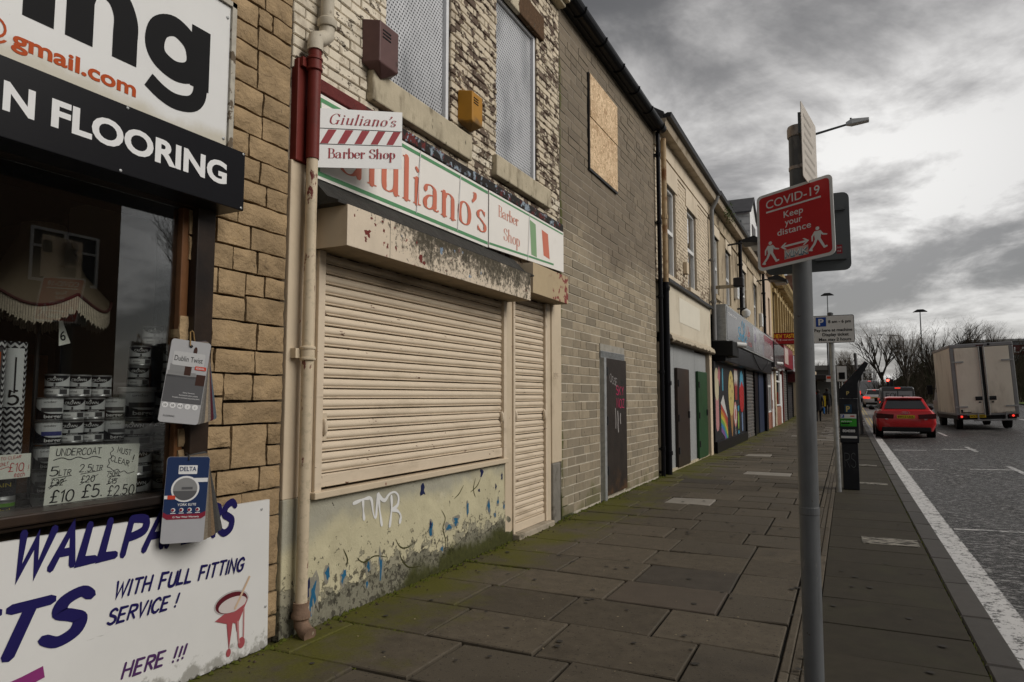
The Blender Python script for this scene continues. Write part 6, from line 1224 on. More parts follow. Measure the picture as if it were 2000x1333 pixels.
for lab, yy, zz in (('white alarm box on the mural shop, beside the black downpipe', 22.4, 4.55), ('white alarm box at the far end of the mural shop', 29.3, 4.3)):
    o = thing('alarm_box', lab, 'alarm box', (-3.1, yy, zz)); MB().box(-3.12, -3.0, yy, yy + .35, zz, zz + .55).build('case', m_pvc, o, bevel=.02); MB().box(-3.0, -2.99, yy + .05, yy + .3, zz + .1, zz + .4).build('label', m_tingrey, o)
o = thing('security_camera', 'grey dome camera hanging on the black downpipe', 'security camera', (-3, 23.1, 3.95)); MB().tube([(-3.12, 23.1, 4.3), (-2.85, 23.1, 4.3), (-2.85, 23.1, 4.2)], .03, 8).build('arm', m_darkmetal, o); MB().lathe([(.02, .2), (.13, .12), (.14, .04), (.10, -.06), (.03, -.1)], 14, (-2.85, 23.1, 4.1)).build('dome', m_tingrey, o, smooth=True)
pipe('black downpipe in the middle of the mural shop front', -3.02, 23.35, 3.85, 6.6, .06, m_black, (5.8, 4.8))
pipe('black downpipe at the far end of the mural shop', -3.02, 30.35, 3.6, 6.7, .06, m_black, (5.8, 4.8))

# pink house with the dark glossy sign and white shop window
pk = thing('pink_house', 'pale pink house with two tall dark windows over a white shopfront', 'house', (-3.2, 32.3, 0))
m_pink = surf('pale_pink_render', (.47, .37, .285), .85, .06, 2, .1, 20, layers=[dict(col=(.3, .23, .17), s=1.5, lo=.55, hi=.8)])
wk = [(31.2, 32.0, 4.2, 6.0), (33.0, 33.8, 4.2, 6.0)]
wall_open(MB(), 30.3, 34.4, 3.6, 7.0, wk, -3.6, -3.11).build('wall', m_pink, pk); MB().box(-9, -3.7, 30.3, 34.4, 0, 7).build('back_wall', m_room, pk)
for w_ in wk: sash(pk, *w_, dark=True, mat=m_sillstone)
eaves(pk, 30.4, 34.4, 7.0)
m_rbrick = surf('red_stall_brick', (.24, .10, .065), .85, .2, 5, .3, 40, layers=[dict(col=(.35, .27, .22), s=18, lo=.6, hi=.66, d=2, st=(1, 1, 3))])
MB().box(-3.5, -3.08, 30.3, 32.7, -.05, .75).box(-3.5, -3.08, 34.25, 34.4, 0, 2.8).box(-3.5, -3.05, 32.7, 32.95, 0, 2.8).build('stall_brick', m_rbrick, pk); MB().box(-3.6, -3.3, 30.3, 34.4, 0, 3.6).build('dark_backing', m_room, pk)
o = sash(pk, 30.45, 32.65, .76, 2.7, 1.9, -3.14, dark=True); MB().box(-3.14, -3.06, 31.5, 31.58, .8, 2.66).build('mullion', m_pvc, o)
o = thing('shop_door', 'white panelled door of the pink house', 'door', (-3.1, 33.6, 0)); MB().box(-3.16, -3.08, 33.0, 34.2, .05, 2.65).build('leaf', m_pvc, o, bevel=.02); MB().box(-3.08, -3.05, 33.1, 33.18, .9, 1.3).build('letter_plate', m_darkmetal, o)
o = thing('shop_sign', 'glossy dark sign panel beyond the long grey sign', 'sign', (-2.9, 33.4, 2.75)); MB().box(-3.1, -2.72, 30.95, 35.9, 2.70, 3.80).build('panel', surf('dark_gloss', (.05, .048, .05), .15, .3, 1.5, .1, .9, bd=.08), o); MB().prism([(-3.1, 3.805), (-2.72, 3.805), (-3.1, 4.25)], 'y', 30.95, 34.5).build('sloping_top', surf('mauve_panel', (.20, .12, .13), .2, .1), o)

# tall yellow sandstone terrace, takeaways below
ys_ = thing('sandstone_terrace', 'tall yellow sandstone terrace with tall pilasters above takeaway shops', 'building', (-3.2, 44, 0))
m_yst = surf('yellow_sandstone', (.36, .27, .135), .85, .15, 2, .4, 14, bd=.02, layers=[dict(col=(.16, .11, .055), s=1.2, lo=.52, hi=.7, d=6, st=(1, 1, .5)), dict(col=(.50, .42, .26), s=3, lo=.58, hi=.7)])
wy = [(35.3 + 1.55 * i, 36.2 + 1.55 * i, 4.5, 6.55) for i in range(11)]
wall_open(MB(), 34.4, 52.6, 3.3, 7.2, wy, -3.7, -3.12).build('wall', m_yst, ys_); MB().box(-10, -3.9, 34.4, 52.6, 0, 7.6).build('back_wall', m_room, ys_)
for a, b, c, e in wy:
    sash(ys_, a, b, c, e, dark=True, mat=m_woodframe); MB().box(-3.2, -2.98, b + .2, b + .45, 3.9, 6.9).build('pilaster', m_yst, ys_); MB().box(-3.2, -3.0, a - .06, b + .06, e, e + .2).box(-3.2, -2.96, a - .06, b + .06, c - .18, c).build('window_hood', m_yst, ys_)
    MB().prism([(a - .1, 3.8), (b + .1, 3.8), ((a + b) / 2, 4.25)], 'x', -3.2, -2.97).build('pediment', m_yst, ys_)
MB().prism([(-3.2, 7.0), (-2.95, 7.0), (-2.62, 7.3), (-2.58, 7.42), (-3.2, 7.42)], 'y', 34.4, 52.6).box(-3.5, -3.0, 34.4, 52.6, 7.42, 7.7).build('cornice', m_yst, ys_)
q = MB(); [q.box(-2.95, -2.68, 34.6 + .6 * k, 34.75 + .6 * k, 6.88, 7.12) for k in range(30)]; q.build('bracket', m_yst, ys_, kind='stuff')
MB().prism([(-3.2, 7.6), (-7, 10.2), (-7, 10.1), (-3.3, 7.5)], 'y', 34.4, 52.6).build('roof', m_slate, ys_)
m_mar = plain('maroon_fascia', (.20, .02, .03), .3); m_dkred = plain('dark_red_fascia', (.10, .018, .02), .4)
MB().box(-3.2, -2.72, 36.0, 42.0, 2.95, 4.0).build('fascia', m_mar, ys_); MB().box(-2.72, -2.712, 36.3, 38.6, 3.1, 3.9).build('fascia_panel', plain('pale_fascia', (.5, .40, .36), .3), ys_); MB().box(-3.2, -2.70, 42.1, 48.0, 2.9, 3.8).build('fascia', plain('grey_white_fascia', (.42, .42, .44), .3), ys_); MB().box(-3.2, -2.6, 43.0, 46.5, 2.3, 2.8).build('canopy', m_dkred, ys_); MB().box(-3.2, -2.65, 48.1, 52.5, 2.7, 3.6).build('fascia', m_black, ys_)
for a, b, mt, nm in ((34.5, 35.2, m_sillstone, 'pier'), (35.2, 37.6, m_rbrick, 'stall_brick'), (39.0, 39.3, m_redpaint, 'pier'), (42.0, 42.3, m_black, 'pier'), (46.3, 46.7, m_black, 'pier'), (49, 49.3, m_cream2, 'pier'), (52, 52.5, m_cream2, 'pier')): MB().box(-3.4, -3.05, a, b, -.05, 2.95 if nm == 'pier' else .95).build(nm, mt, ys_)
sash(ys_, 35.3, 37.5, 1.0, 2.8, 2.2, -3.15, dark=True); MB().box(-3.3, -3.10, 37.7, 38.9, .05, 2.6).build('door', m_pvc, ys_); MB().box(-3.9, -3.35, 34.4, 52.6, 0, 3.3).build('dark_backing', m_room, ys_)
shutter('brown roller shutter under the maroon fascia', 39.4, 41.9, .1, 2.9, bpy.data.materials['dark_slat'], .13, -3.1); shutter('pale roller shutter under the grey and white fascia', 49.3, 52, .1, 2.65, m_steel, .13, -3.1); shutter('black shuttered front below the red canopy', 42.4, 46.2, .1, 2.3, plain('black_slat', (.02, .02, .022), .4), .13, -3.1)
nt = thing('projecting_sign', 'red projecting takeaway sign reading NEW TASTE in yellow', 'sign', (-2.6, 34.55, 3.85))
MB().box(-3.05, -2.03, 34.50, 34.62, 3.90, 4.46).build('frame', m_black, nt, bevel=.01); MB().box(-3.02, -2.06, 34.485, 34.499, 3.93, 4.43).build('panel', plain('sign_red', (.20, .010, .012), .3, emit=(.30, .01, .01), est=.05), nt); MB().box(-3.2, -3.05, 34.52, 34.6, 4.1, 4.2).build('bracket', m_black, nt)
q = MB(); pen(q, 'NEW TASTE', (-2.985, 34.485, 4.22), X, Z, .155, .88, nib=.2, gap=.2, jit=.05); q.build('lettering', plain('sign_yellow', (.85, .60, .03), .4), nt)
q = MB(); pen(q, 'T T B', (-2.98, 34.485, 4.08), X, Z, .075, .26, nib=.2); letters(q, 'CHINESE TAKE AWAY', (-2.66, 34.485, 4.085), X, Z, .55, .045, d=.002, bold=.02); q.build('lettering', m_wprint, nt)
eu = thing('projecting_sign', 'maroon projecting sign reading EUROPEAN FOODS', 'sign', (-2.5, 43, 3.2))
MB().box(-3.1, -1.75, 42.95, 43.1, 3.08, 3.86).build('panel', m_mar, eu, bevel=.01); q = MB(); letters(q, 'EUROPEAN', (-2.85, 42.95, 3.52), X, Z, .95, .15, d=.004, bold=.02); letters(q, 'FOODS', (-2.65, 42.95, 3.28), X, Z, .55, .13, d=.004, bold=.02); q.build('lettering', m_wprint, eu)
# red brick block at the end
rb_ = thing('brick_block', 'tall red brick block with white windows at the far end of the terrace', 'building', (-3.2, 62, 0))
wr_ = [(53.4 + 2.6 * i, 54.8 + 2.6 * i, z0, z0 + 1.9) for i in range(7) for z0 in (4.2, 7.2)]
wall_open(MB(), 52.7, 72, -.2, 10.2, wr_, -3.8, -3.1).build('wall', surf('red_brick_far', (.20, .10, .07), .85, .15, 2, layers=[dict(col=(.3, .2, .14), s=1.3, lo=.55, hi=.7)]), rb_)
for w_ in wr_: sash(rb_, *w_, dark=True)
MB().box(-3.6, -2.7, 52.7, 72, 10.2, 10.5).box(-3.2, -2.6, 53, 72, 2.9, 3.8).build('cornice', m_cornice, rb_); MB().box(-12, -3.9, 52.7, 72, 0, 10).build('back_wall', m_room, rb_)
# white weatherboarded dormer standing on the pink house roof
dm = thing('roof_dormer', 'white weatherboarded dormer with a slate roof above the terrace', 'dormer', (-4.6, 33, 8))
q = MB()
for k in range(14): q.box(-6.2, -3.78 + .0, 32.98 - (.02 if k % 2 else 0), 35.4, 7.6 + .175 * k, 7.6 + .175 * k + .168)
q.build('weatherboard', m_pvc, dm, kind='stuff')
MB().prism([(32.85, 10.02), (35.55, 10.02), (34.2, 10.95)], 'x', -6.2, -3.80).build('gable', m_pvc, dm)
MB().add([(-6.4, 32.75, 9.98), (-3.7, 32.75, 9.98), (-3.7, 34.2, 10.98), (-6.4, 34.2, 10.98), (-6.4, 35.65, 9.98), (-3.7, 35.65, 9.98), (-6.4, 32.75, 10.06), (-3.7, 32.75, 10.06), (-3.7, 34.2, 11.06), (-6.4, 34.2, 11.06), (-6.4, 35.65, 10.06), (-3.7, 35.65, 10.06)], [(0, 1, 2, 3), (3, 2, 5, 4), (6, 7, 8, 9), (9, 8, 11, 10), (0, 1, 7, 6), (1, 2, 8, 7), (2, 5, 11, 8)]).build('roof', m_slate, dm)
MB().box(-4.7, -4.1, 32.93, 32.955, 9.05, 9.75).build('window', plain('dormer_frame', (.6, .6, .6), .4), dm); MB().box(-4.63, -4.17, 32.92, 32.928, 9.12, 9.68).build('pane', plain('dormer_pane', (.12, .15, .15), .1), dm)
MB().box(-3.78, -3.75, 33.6, 34.8, 8.6, 9.6).build('window', m_woodframe, dm)

# ================================================================== signs, meter, posts
m_pole = surf('grey_painted_pole', (.13, .135, .14), .42, .06, 14, .05, 60, layers=[dict(col=(.06, .06, .06), s=9, lo=.45, hi=.7, st=(1, 1, .12), a=.85), dict(col=(.24, .23, .22), s=14, lo=.60, hi=.66, d=8, st=(1, 1, .3), a=.55), dict(col=(.06, .04, .03), s=25, lo=.68, hi=.70, d=5, a=.7)])
m_plate = surf('grey_sign_back', (.115, .125, .13), .5, .05, 6, .02, 20)
m_covid = surf('reflective_red_sheet', (.46, .022, .025), .35, .04, 9, .0, 20, coords='O'); m_signwhite = surf('reflective_white_sheet', (.66, .66, .65), .35, .03, 9)
m_tape = plain('steel_band', (.30, .26, .23), .4, .7)
pl = thing('sign_pole', 'tall grey steel pole in the foreground carrying the red distance sign', 'sign pole', (-.204, 3.655, 0))
pb, pt_ = Vector((-.190, 3.655, -.02)), Vector((-.177, 3.655, 2.80))
def on_pole(z): return pb + (pt_ - pb) * ((z - pb.z) / (pt_.z - pb.z))
MB().tube([pb, on_pole(1.0), on_pole(2.0), pt_], .0455, 28).build('shaft', m_pole, pl, smooth=True)
MB().lathe([(.050, 2.755), (.052, 2.76), (.052, 2.80), (.048, 2.812), (.02, 2.818)], 24, (pt_.x, pt_.y, 0)).build('cap', m_tape, pl, smooth=True)
for zz in (2.595, 2.20):
    p = on_pole(zz); MB().lathe([(.047, -.009), (.0485, -.008), (.0485, .008), (.047, .009)], 24, p).box(p.x + .01, p.x + .035, p.y - .062, p.y - .045, p.z - .008, p.z + .008).build('clamp_band', m_tape, pl)
MB().lathe([(.0458, -.02), (.0475, -.015), (.0475, .015), (.0458, .02)], 24, on_pole(.9)).build('joint_ring', m_pole, pl)
M3 = Matrix.Rotation(-.4315, 4, 'Z') @ Matrix.Rotation(-.1373, 4, 'X') @ Matrix.Rotation(-.0749, 4, 'Y')
cvd = thing('distance_sign', 'red COVID-19 keep your distance sign tilted on the grey pole', 'sign', (-.2052, 3.56, 2.2931), M3.to_euler(), local=True)
w_, h_ = .3938, .4058; O = Vector((-w_ / 2, 0, -h_ / 2)); u, v = X, Z
q = MB(); p = rrect(-w_ / 2, -h_ / 2, w_ / 2, h_ / 2, .026); q.prism(p, 'y', .0, .004); q.v = [(a, b, c) for a, b, c in q.v]; q.build('plate', m_signwhite, cvd)
q = MB(); poly2(q, rrect(.0145, .0145, w_ - .0145, h_ - .0145, .02), O, u, v, .0008); q.build('red_field', m_covid, cvd)
q = MB()
def sx(s, t_): return O + u * (s * w_) + v * ((1 - t_) * h_)
letters(q, 'COVID-19', sx(.135, .205), u, v, .71 * w_, .115 * h_, d=.0016, bold=.005)
rect2(q, .135 * w_, (1 - .262) * h_, .72 * w_, .022 * h_, O, u, v, .0016)
letters(q, 'Keep', sx(.372, .385), u, v, .255 * w_, .085 * h_, d=.0016, bold=.008); letters(q, 'your', sx(.385, .49), u, v, .225 * w_, .085 * h_, d=.0016, bold=.008); letters(q, 'distance', sx(.28, .60), u, v, .44 * w_, .085 * h_, d=.0016, bold=.008)
def walker(cx, cy, s):
    poly2(q, ell(cx + .02 * s, cy + .92 * s, .085 * s, .085 * s, 14), O, u, v, .0016)
    poly2(q, [(cx - .10 * s, cy + .80 * s), (cx + .13 * s, cy + .80 * s), (cx + .17 * s, cy + .62 * s), (cx + .14 * s, cy + .42 * s), (cx - .10 * s, cy + .42 * s), (cx - .13 * s, cy + .62 * s)], O, u, v, .00175)
    for k, pth in enumerate(([(-.08, .78), (-.22, .60), (-.23, .40)], [(.12, .77), (.25, .60), (.42, .55)], [(-.03, .46), (-.14, .22), (-.33, .0), (-.25, -.03)], [(.07, .46), (.19, .22), (.30, -.0), (.40, .02)])):
        vs_, fs_2 = ribbon([(cx + a * s, cy + b * s) for a, b in pth], lambda t, tg: (.062 if k > 1 else .045) * s * (1 - .35 * t)); nn = u.cross(v); q.add([O + u * a.x + v * a.y + nn * (.0019 + .0002 * k) for a in vs_], fs_2)
walker(.175 * w_, .085 * h_, .27 * h_); walker(.79 * w_, .115 * h_, .27 * h_)
band2(q, [(.36 * w_, .243 * h_), (.645 * w_, .243 * h_)], .024 * h_, O, u, v, .0016)
poly2(q, [(.318 * w_, .243 * h_), (.375 * w_, .285 * h_), (.40 * w_, .285 * h_), (.352 * w_, .243 * h_), (.40 * w_, .20 * h_), (.375 * w_, .20 * h_)], O, u, v, .0019); poly2(q, [(.688 * w_, .243 * h_), (.63 * w_, .20 * h_), (.605 * w_, .20 * h_), (.654 * w_, .243 * h_), (.605 * w_, .285 * h_), (.63 * w_, .285 * h_)], O, u, v, .0019)
q.build('lettering', m_signwhite, cvd)
q = MB(); rect2(q, .365 * w_, .075 * h_, .31 * w_, .118 * h_, O, u, v, .0024); q.build('sticker', plain('sticker_pink', (.60, .40, .36), .4), cvd)
q = MB(); pen(q, 'MIMIK', O + u * (.385 * w_) + v * (.088 * h_), u, v, .075 * h_, .27 * w_, nib=.34, jit=.06, gap=.16, d=.003); q.build('lettering', plain('sticker_blue', (.12, .22, .27), .4), cvd)
q = MB(); pen(q, 'MIMIK', O + u * (.389 * w_) + v * (.100 * h_), u, v, .068 * h_, .265 * w_, nib=.18, jit=.06, gap=.16, d=.005); q.build('lettering', m_signwhite, cvd)
MB().box(-.09, .09, .004, .03, .10, .13).box(-.09, .09, .004, .03, -.13, -.10).build('back_rail', m_plate, cvd)
bk = thing('sign_plate', 'plain grey back of a square sign behind the red distance sign', 'sign', (-.15, 3.72, 2.27))
q = MB(); q.prism(rrect(-.355, 2.075, .042, 2.468, .03), 'y', 3.722, 3.726); q.build('plate', m_plate, bk)
MB().box(-.12, .022, 3.702, 3.721, 2.375, 2.402).box(-.12, .022, 3.702, 3.721, 2.128, 2.155).build('back_rail', m_plate, bk); MB().box(-.022, .004, 3.7195, 3.7215, 2.158, 2.203).build('red_label', m_maroon, bk)
q = MB(); letters(q, 'DATE', (-.018, 3.7193, 2.185), X, Z, .018, .009, d=.0005); letters(q, 'DUE', (-.018, 3.7193, 2.167), X, Z, .016, .009, d=.0005); q.build('lettering', m_wprint, bk)
ed = thing('sign_plate', 'faded white sign seen almost edge-on at the top of the grey pole', 'sign', (-.125, 3.6, 2.69))
A, B = Vector((-.149, 3.42, 0)), Vector((-.099, 3.80, 0)); ue = (B - A).normalized(); Le = (B - A).length; ne = Vector((ue.y, -ue.x, 0))
q = MB(); p = rrect(0, 2.485, Le, 2.852, .012); n = len(p); q.add([A + ue * a + Z * b for a, b in p] + [A + ue * a + Z * b - ne * .003 for a, b in p], [tuple(range(n)), tuple(range(2 * n - 1, n - 1, -1))] + [(k, (k + 1) % n, n + (k + 1) % n, n + k) for k in range(n)])
q.build('plate', surf('faded_sign_white', (.55, .50, .44), .5, .05, 12), ed)
q = MB(); er = random.Random(5)
for k in range(7): x0 = .04 + er.uniform(0, .03); rect2(q, x0, .045 + .044 * k, er.uniform(.16, .27), .014, A + Z * 2.485, ue, Z, .001)
q.build('faded_print', plain('faded_grey_print', (.42, .38, .33), .5), ed)
MB().box(-.165, -.148, 3.43, 3.5, 2.70, 2.80).build('back_clip', m_plate, ed)
# parking sign on its post
ps = thing('parking_sign', 'white pay here at machine parking sign on a galvanised post', 'sign', (-.17, 11.67, 0))
MB().tube([(-.165, 11.68, 0), (-.195, 11.68, 2.74)], .038, 14).build('post', m_steel, ps, smooth=True); MB().lathe([(.042, 0), (.045, .03), (.02, .045)], 14, (-.195, 11.68, 2.715)).build('post_cap', m_plate, ps)
q = MB(); q.prism(rrect(-.465, 2.275, .135, 2.705, .03), 'y', 11.615, 11.622); q.build('border', m_black, ps); q = MB(); poly2(q, rrect(-.457, 2.283, .127, 2.697, .025), (0, 11.615, 0), X, Z, .001); q.build('plate', m_signwhite, ps)
q = MB(); rect2(q, -.40, 2.535, .145, .145, (0, 11.615, 0), X, Z, .003); q.build('blue_square', plain('parking_blue', (.015, .06, .30), .4), ps)
q = MB(); letters(q, 'P', (-.365, 11.615, 2.558), X, Z, .075, .10, d=.005, bold=.03); q.build('lettering', m_wprint, ps)
q = MB()
for s, x0, z0, w in (('8 am - 6 pm', -.225, 2.585, .315), ('Pay here at machine', -.425, 2.455, .53), ('Display ticket', -.315, 2.385, .37), ('Max stay 2 hours', -.365, 2.31, .45)): letters(q, s, (x0, 11.615, z0), X, Z, w, .047, d=.003, bold=.022)
q.build('lettering', m_print, ps)
# pay and display machine with a tilted solar head
mt = thing('parking_meter', 'black pay and display machine with a tilted solar head', 'parking meter', (0, 12.15, 0))
m_meter = surf('meter_black', (.013, .014, .018), .38, .1, 8, layers=[dict(col=(.03, .03, .034), s=5, lo=.5, hi=.7)])
MB().box(-.105, .125, 12.0, 12.28, 0, .72).build('plinth', m_meter, mt, bevel=.012); MB().box(-.125, .145, 11.985, 12.29, .725, 1.42).build('cabinet', m_meter, mt, bevel=.012)
MB().prism([(-.125, 1.425), (.145, 1.425), (.15, 1.66), (.315, 1.965), (.265, 2.005), (-.115, 1.565)], 'y', 11.99, 12.28).build('solar_head', m_meter, mt, bevel=.010)
MB().add([(-.113, 12.0, 1.574), (-.113, 12.27, 1.574), (.258, 12.27, 2.006), (.258, 12.0, 2.006)], [(0, 1, 2, 3)]).build('solar_panel', plain('solar_blue', (.01, .015, .035), .1), mt)
O = (0, 11.985, 0)
q = MB(); rect2(q, -.045, 1.20, .10, .125, O, X, Z, .002); q.build('blue_square', plain('dull_blue', (.02, .06, .11), .4), mt)
q = MB(); letters(q, 'P', (-.025, 11.985, 1.215), X, Z, .055, .09, d=.004, bold=.03); letters(q, 'P', (-.012, 11.99, 1.475), X, Z, .04, .06, d=.003, bold=.02); q.build('lettering', plain('meter_yellow', (.55, .45, .16), .4), mt)
q = MB(); rect2(q, -.11, 1.11, .225, .065, O, X, Z, .002); rect2(q, -.11, .80, .225, .035, O, X, Z, .002); q.build('notice', m_signwhite, mt)
q = MB(); rect2(q, -.11, .985, .225, .122, O, X, Z, .002); q.build('green_notice', plain('notice_green', (.04, .33, .03), .4), mt)
q = MB(); rect2(q, -.105, 1.118, .05, .05, O, X, Z, .003); q.build('blue_square', bpy.data.materials['parking_blue'], mt)
q = MB(); rect2(q, .03, 1.135, .06, .018, O, X, Z, .003); q.build('red_print', m_redprint, mt)
q = MB(); rect2(q, -.10, 1.02, .12, .022, O, X, Z, .003); rect2(q, -.10, 1.085, .15, .008, O, X, Z, .003); rect2(q, -.10, 1.0, .10, .006, O, X, Z, .003); q.build('black_print', m_print, mt)
q = MB(); letters(q, '804088', (-.085, 11.985, .895), X, Z, .175, .042, d=.003, bold=.02); letters(q, 'P', (-.097, 11.985, 1.126), X, Z, .025, .034, d=.0045, bold=.03); letters(q, 'pay by phone', (-.10, 11.985, 1.055), X, Z, .15, .022, d=.003, bold=.015); q.build('lettering', m_wprint, mt)
q = MB(); pen(q, 'RS', (-.07, 12.0, .35), X, Z, .22, .15, nib=.04, d=.002); q.build('graffiti_lettering', m_plate, mt)
lp = thing('bollard_post', 'bare grey post leaning at the kerb behind the parking meter', 'post', (.46, 29.2, 0))
MB().tube([(.46, 29.2, 0), (.32, 29.0, 3.07)], .055, 12).build('shaft', m_pole, lp, smooth=True); MB().lathe([(.058, -.02), (.062, .02), (.03, .04)], 12, (.32, 29, 3.06)).build('cap', m_plate, lp)

# ================================================================== vehicles
m_tyre = plain('tyre', (.014, .014, .014), .8); m_rim = plain('alloy_rim', (.35, .35, .36), .3, .8); m_carglass = plain('car_glass', (.012, .014, .016), .06, spec=.8); m_trim = plain('black_trim', (.012, .012, .013), .5)
m_lampred = plain('lamp_red', (.055, .004, .006), .2); m_lit = plain('lit_brake_lamp', (.5, .02, .02), .3, emit=(1, .05, .03), est=.6); m_yplate = plain('yellow_plate', (.62, .44, .03), .4); m_plate_ink = m_print
def car_paint(n, c): return plain(n, c, .30, coat=.6, spec=.5)
def wheel(o, x, y, r, w, side):
    t_ = MB().lathe([(r * .62, -w / 2), (r * .97, -w / 2), (r, -w * .38), (r, w * .38), (r * .97, w / 2), (r * .62, w / 2)], 22, (x, y, r), 'x').build('wheel', m_tyre, o, smooth=True)
    q = MB().lathe([(r * .60, -.01), (r * .63, .012), (r * .56, .004)], 20, (x + side * w * .42, y, r), 'x')
    for k in range(5):
        a = k * 1.2566; q.add([(x + side * w * .47, y + r * .08 * math.cos(a + 1.57) * s + r * f_ * math.cos(a), r + r * .08 * math.sin(a + 1.57) * s + r * f_ * math.sin(a)) for s, f_ in ((-1, .05), (1, .05), (1, .6), (-1, .6))], [(0, 1, 2, 3)])
    q.build('rim', m_rim, t_)
def ring(y, pts): return [(x, y, z) for x, z in pts] + [(-x, y, z) for x, z in pts[::-1]]
def hatchback(label, loc, yaw, paint, plate, s=(1, 1, 1), lit=False, badge=True, group=None):
    o = thing('parked_car' if not lit else 'car', label, 'car', loc, (0, 0, yaw), group, local=True); o.scale = s
    secs = []
    for y, zb, zm, zs_, zt, wb, wm_, ws, wt in ((0.0, .40, .55, .72, .80, .66, .80, .80, .70), (.05, .30, .52, .78, .97, .74, .86, .84, .72), (.18, .24, .50, .86, 1.00, .80, .885, .86, .74), (.75, .22, .50, .90, .985, .84, .892, .87, .76), (2.0, .20, .48, .90, .965, .84, .892, .86, .74), (3.0, .20, .48, .86, .95, .84, .885, .84, .70), (3.8, .22, .48, .78, .84, .82, .86, .78, .60), (4.2, .28, .46, .66, .72, .72, .78, .68, .50), (4.31, .36, .46, .58, .62, .58, .64, .58, .40)):
        secs.append(ring(y, [(wb * .96, zb), (wb, zb + .04), (wm_, zm), (wm_ * .998, (zm + zs_) / 2 + .02), (ws, zs_), (wt, zt)]))
    MB().loft(secs).build('body', paint, o, smooth=True, bevel=.012)
    # cabin: red shell, dark panes set into it
    base = [(.12, .985, .70), (.62, 1.36, .575), (.80, 1.415, .55), (1.6, 1.435, .56), (2.3, 1.39, .56), (3.05, .98, .69)]
    sec2 = [[(w, y, z), (w * .96, y, z + .012), (-w * .96, y, z + .012), (-w, y, z)] for y, z, w in base]
    vs = []; roof = [(y, z, w) for y, z, w in base]
    low = [(.10, .96, .735), (.60, .975, .755), (.80, .975, .76), (1.6, .97, .755), (2.3, .96, .75), (3.08, .945, .71)]
    q = MB(); q.loft([[(lw, ly, lz), (w, y, z), (w * .8, y, z + .02), (-w * .8, y, z + .02), (-w, y, z), (-lw, ly, lz)] for (y, z, w), (ly, lz, lw) in zip(base, low)]); q.build('cabin', paint, o, smooth=True)
    q = MB(); q.add([(-.62, .155 - .02, 1.02), (.62, .155 - .02, 1.02), (.50, .555 - .02, 1.325), (-.50, .555 - .02, 1.325)], [(0, 1, 2, 3)]); q.map(lambda p: Vector((p.x, p.y - .012, p.z + .012))); q.build('rear_window', m_carglass, o)
    for sd in (-1, 1):
        q = MB()
        for a, b in (((.42, 1.03), (.72, 1.34), (1.28, 1.40), (1.28, 1.02)), 0), (((1.36, 1.02), (1.36, 1.40), (2.22, 1.355), (2.72, 1.01)), 0):
            q.add([(sd * (.775 - (z - .97) * .47 + .004), y, z) for y, z in a], [(0, 1, 2, 3)])
        q.build('side_window', m_carglass, o)
        MB().box(sd * .86 - .04, sd * .86 + .04, 2.45, 2.6, .96, 1.0).lathe([(.05, -.09), (.085, -.04), (.085, .04), (.05, .09)], 10, (sd * .95, 2.5, 1.03), 'x').build('door_mirror', m_trim, o, smooth=True)
        q = MB(); pts = [(.34, -.025, .83), (.86, .05, .87), (.895, .30, .88), (.897, .36, .77), (.865, .04, .70), (.36, -.03, .69)]; q.add([(sd * (a + .012), b - .034, c) for a, b, c in pts], [(0, 1, 4, 5), (1, 2, 3, 4)]); q.build('tail_lamp', m_lit if lit else m_lampred, o)
        wheel(o, sd * .775, .86, .325, .23, sd); wheel(o, sd * .775, 3.45, .325, .23, sd)
        for yy in (.86, 3.45): MB().lathe([(.36, -.02), (.385, 0), (.36, .02)], 20, (sd * .872, yy, .325), 'x').build('wheel_arch', m_trim, o)
        MB().tube([(sd * .35, -.005, .28), (sd * .35, .15, .28)], .035, 10).build('exhaust', m_chrome, o)
    MB().box(-.72, .72, -.022, .12, .24, .40).build('lower_bumper', m_trim, o, bevel=.03)
    MB().prism([(-.55, 1.37), (-.53, 1.415), (.53, 1.415), (.55, 1.37)], 'y', .50, .72).build('roof_spoiler', paint, o, bevel=.012); MB().box(-.12, .12, .49, .499, 1.375, 1.395).build('high_brake_lamp', m_lit if lit else m_lampred, o)
    MB().box(-.26, .26, -.014, -.006, .70, .81).build('number_plate', m_yplate, o)
    q = MB(); letters(q, plate, (-.235, -.014, .722), X, Z, .47, .066, d=.003, bold=.015); q.build('lettering', m_plate_ink, o)
    q = MB(); q.tube([(.36, .20, 1.05), (.10, .215, 1.055), (-.02, .22, 1.05)], .012, 5); q.build('rear_wiper', m_trim, o)
    MB().lathe([(.03, 0), (.02, .03), (.004, .09)], 8, (0, .95, 1.425)).build('aerial', m_trim, o)
    if badge:
        q = MB()
        for k in range(4): q.tube([(-.078 + .052 * k + .035 * math.cos(6.283 * i / 14), -.004, .895 + .035 * math.sin(6.283 * i / 14)) for i in range(15)], .006, 5)
        q.build('ring_badge', m_chrome, o); q = MB(); letters(q, 'A3', (-.62, -.016, .655), X, Z, .09, .05, d=.004, bold=.02); letters(q, 'TDI', (.52, -.018, .655), X, Z, .09, .04, d=.004, bold=.02); q.build('lettering', m_chrome, o)
    return o
hatchback('red hatchback stopped at the kerb beside the box truck', (1.80, 27.4, zr(1.8, 27.4)), 0.0, car_paint('red_car_paint', (.55, .012, .016)), 'SW15 UUL', s=(1.035, 1, 1.0))
hatchback('small white hatchback with its brake lights on', (2.15, 68, zr(2.1, 68)), 0.0, car_paint('white_car_paint', (.55, .56, .57)), 'YK18 WHE', s=(1.0, 1, 1.10), lit=True, badge=False)
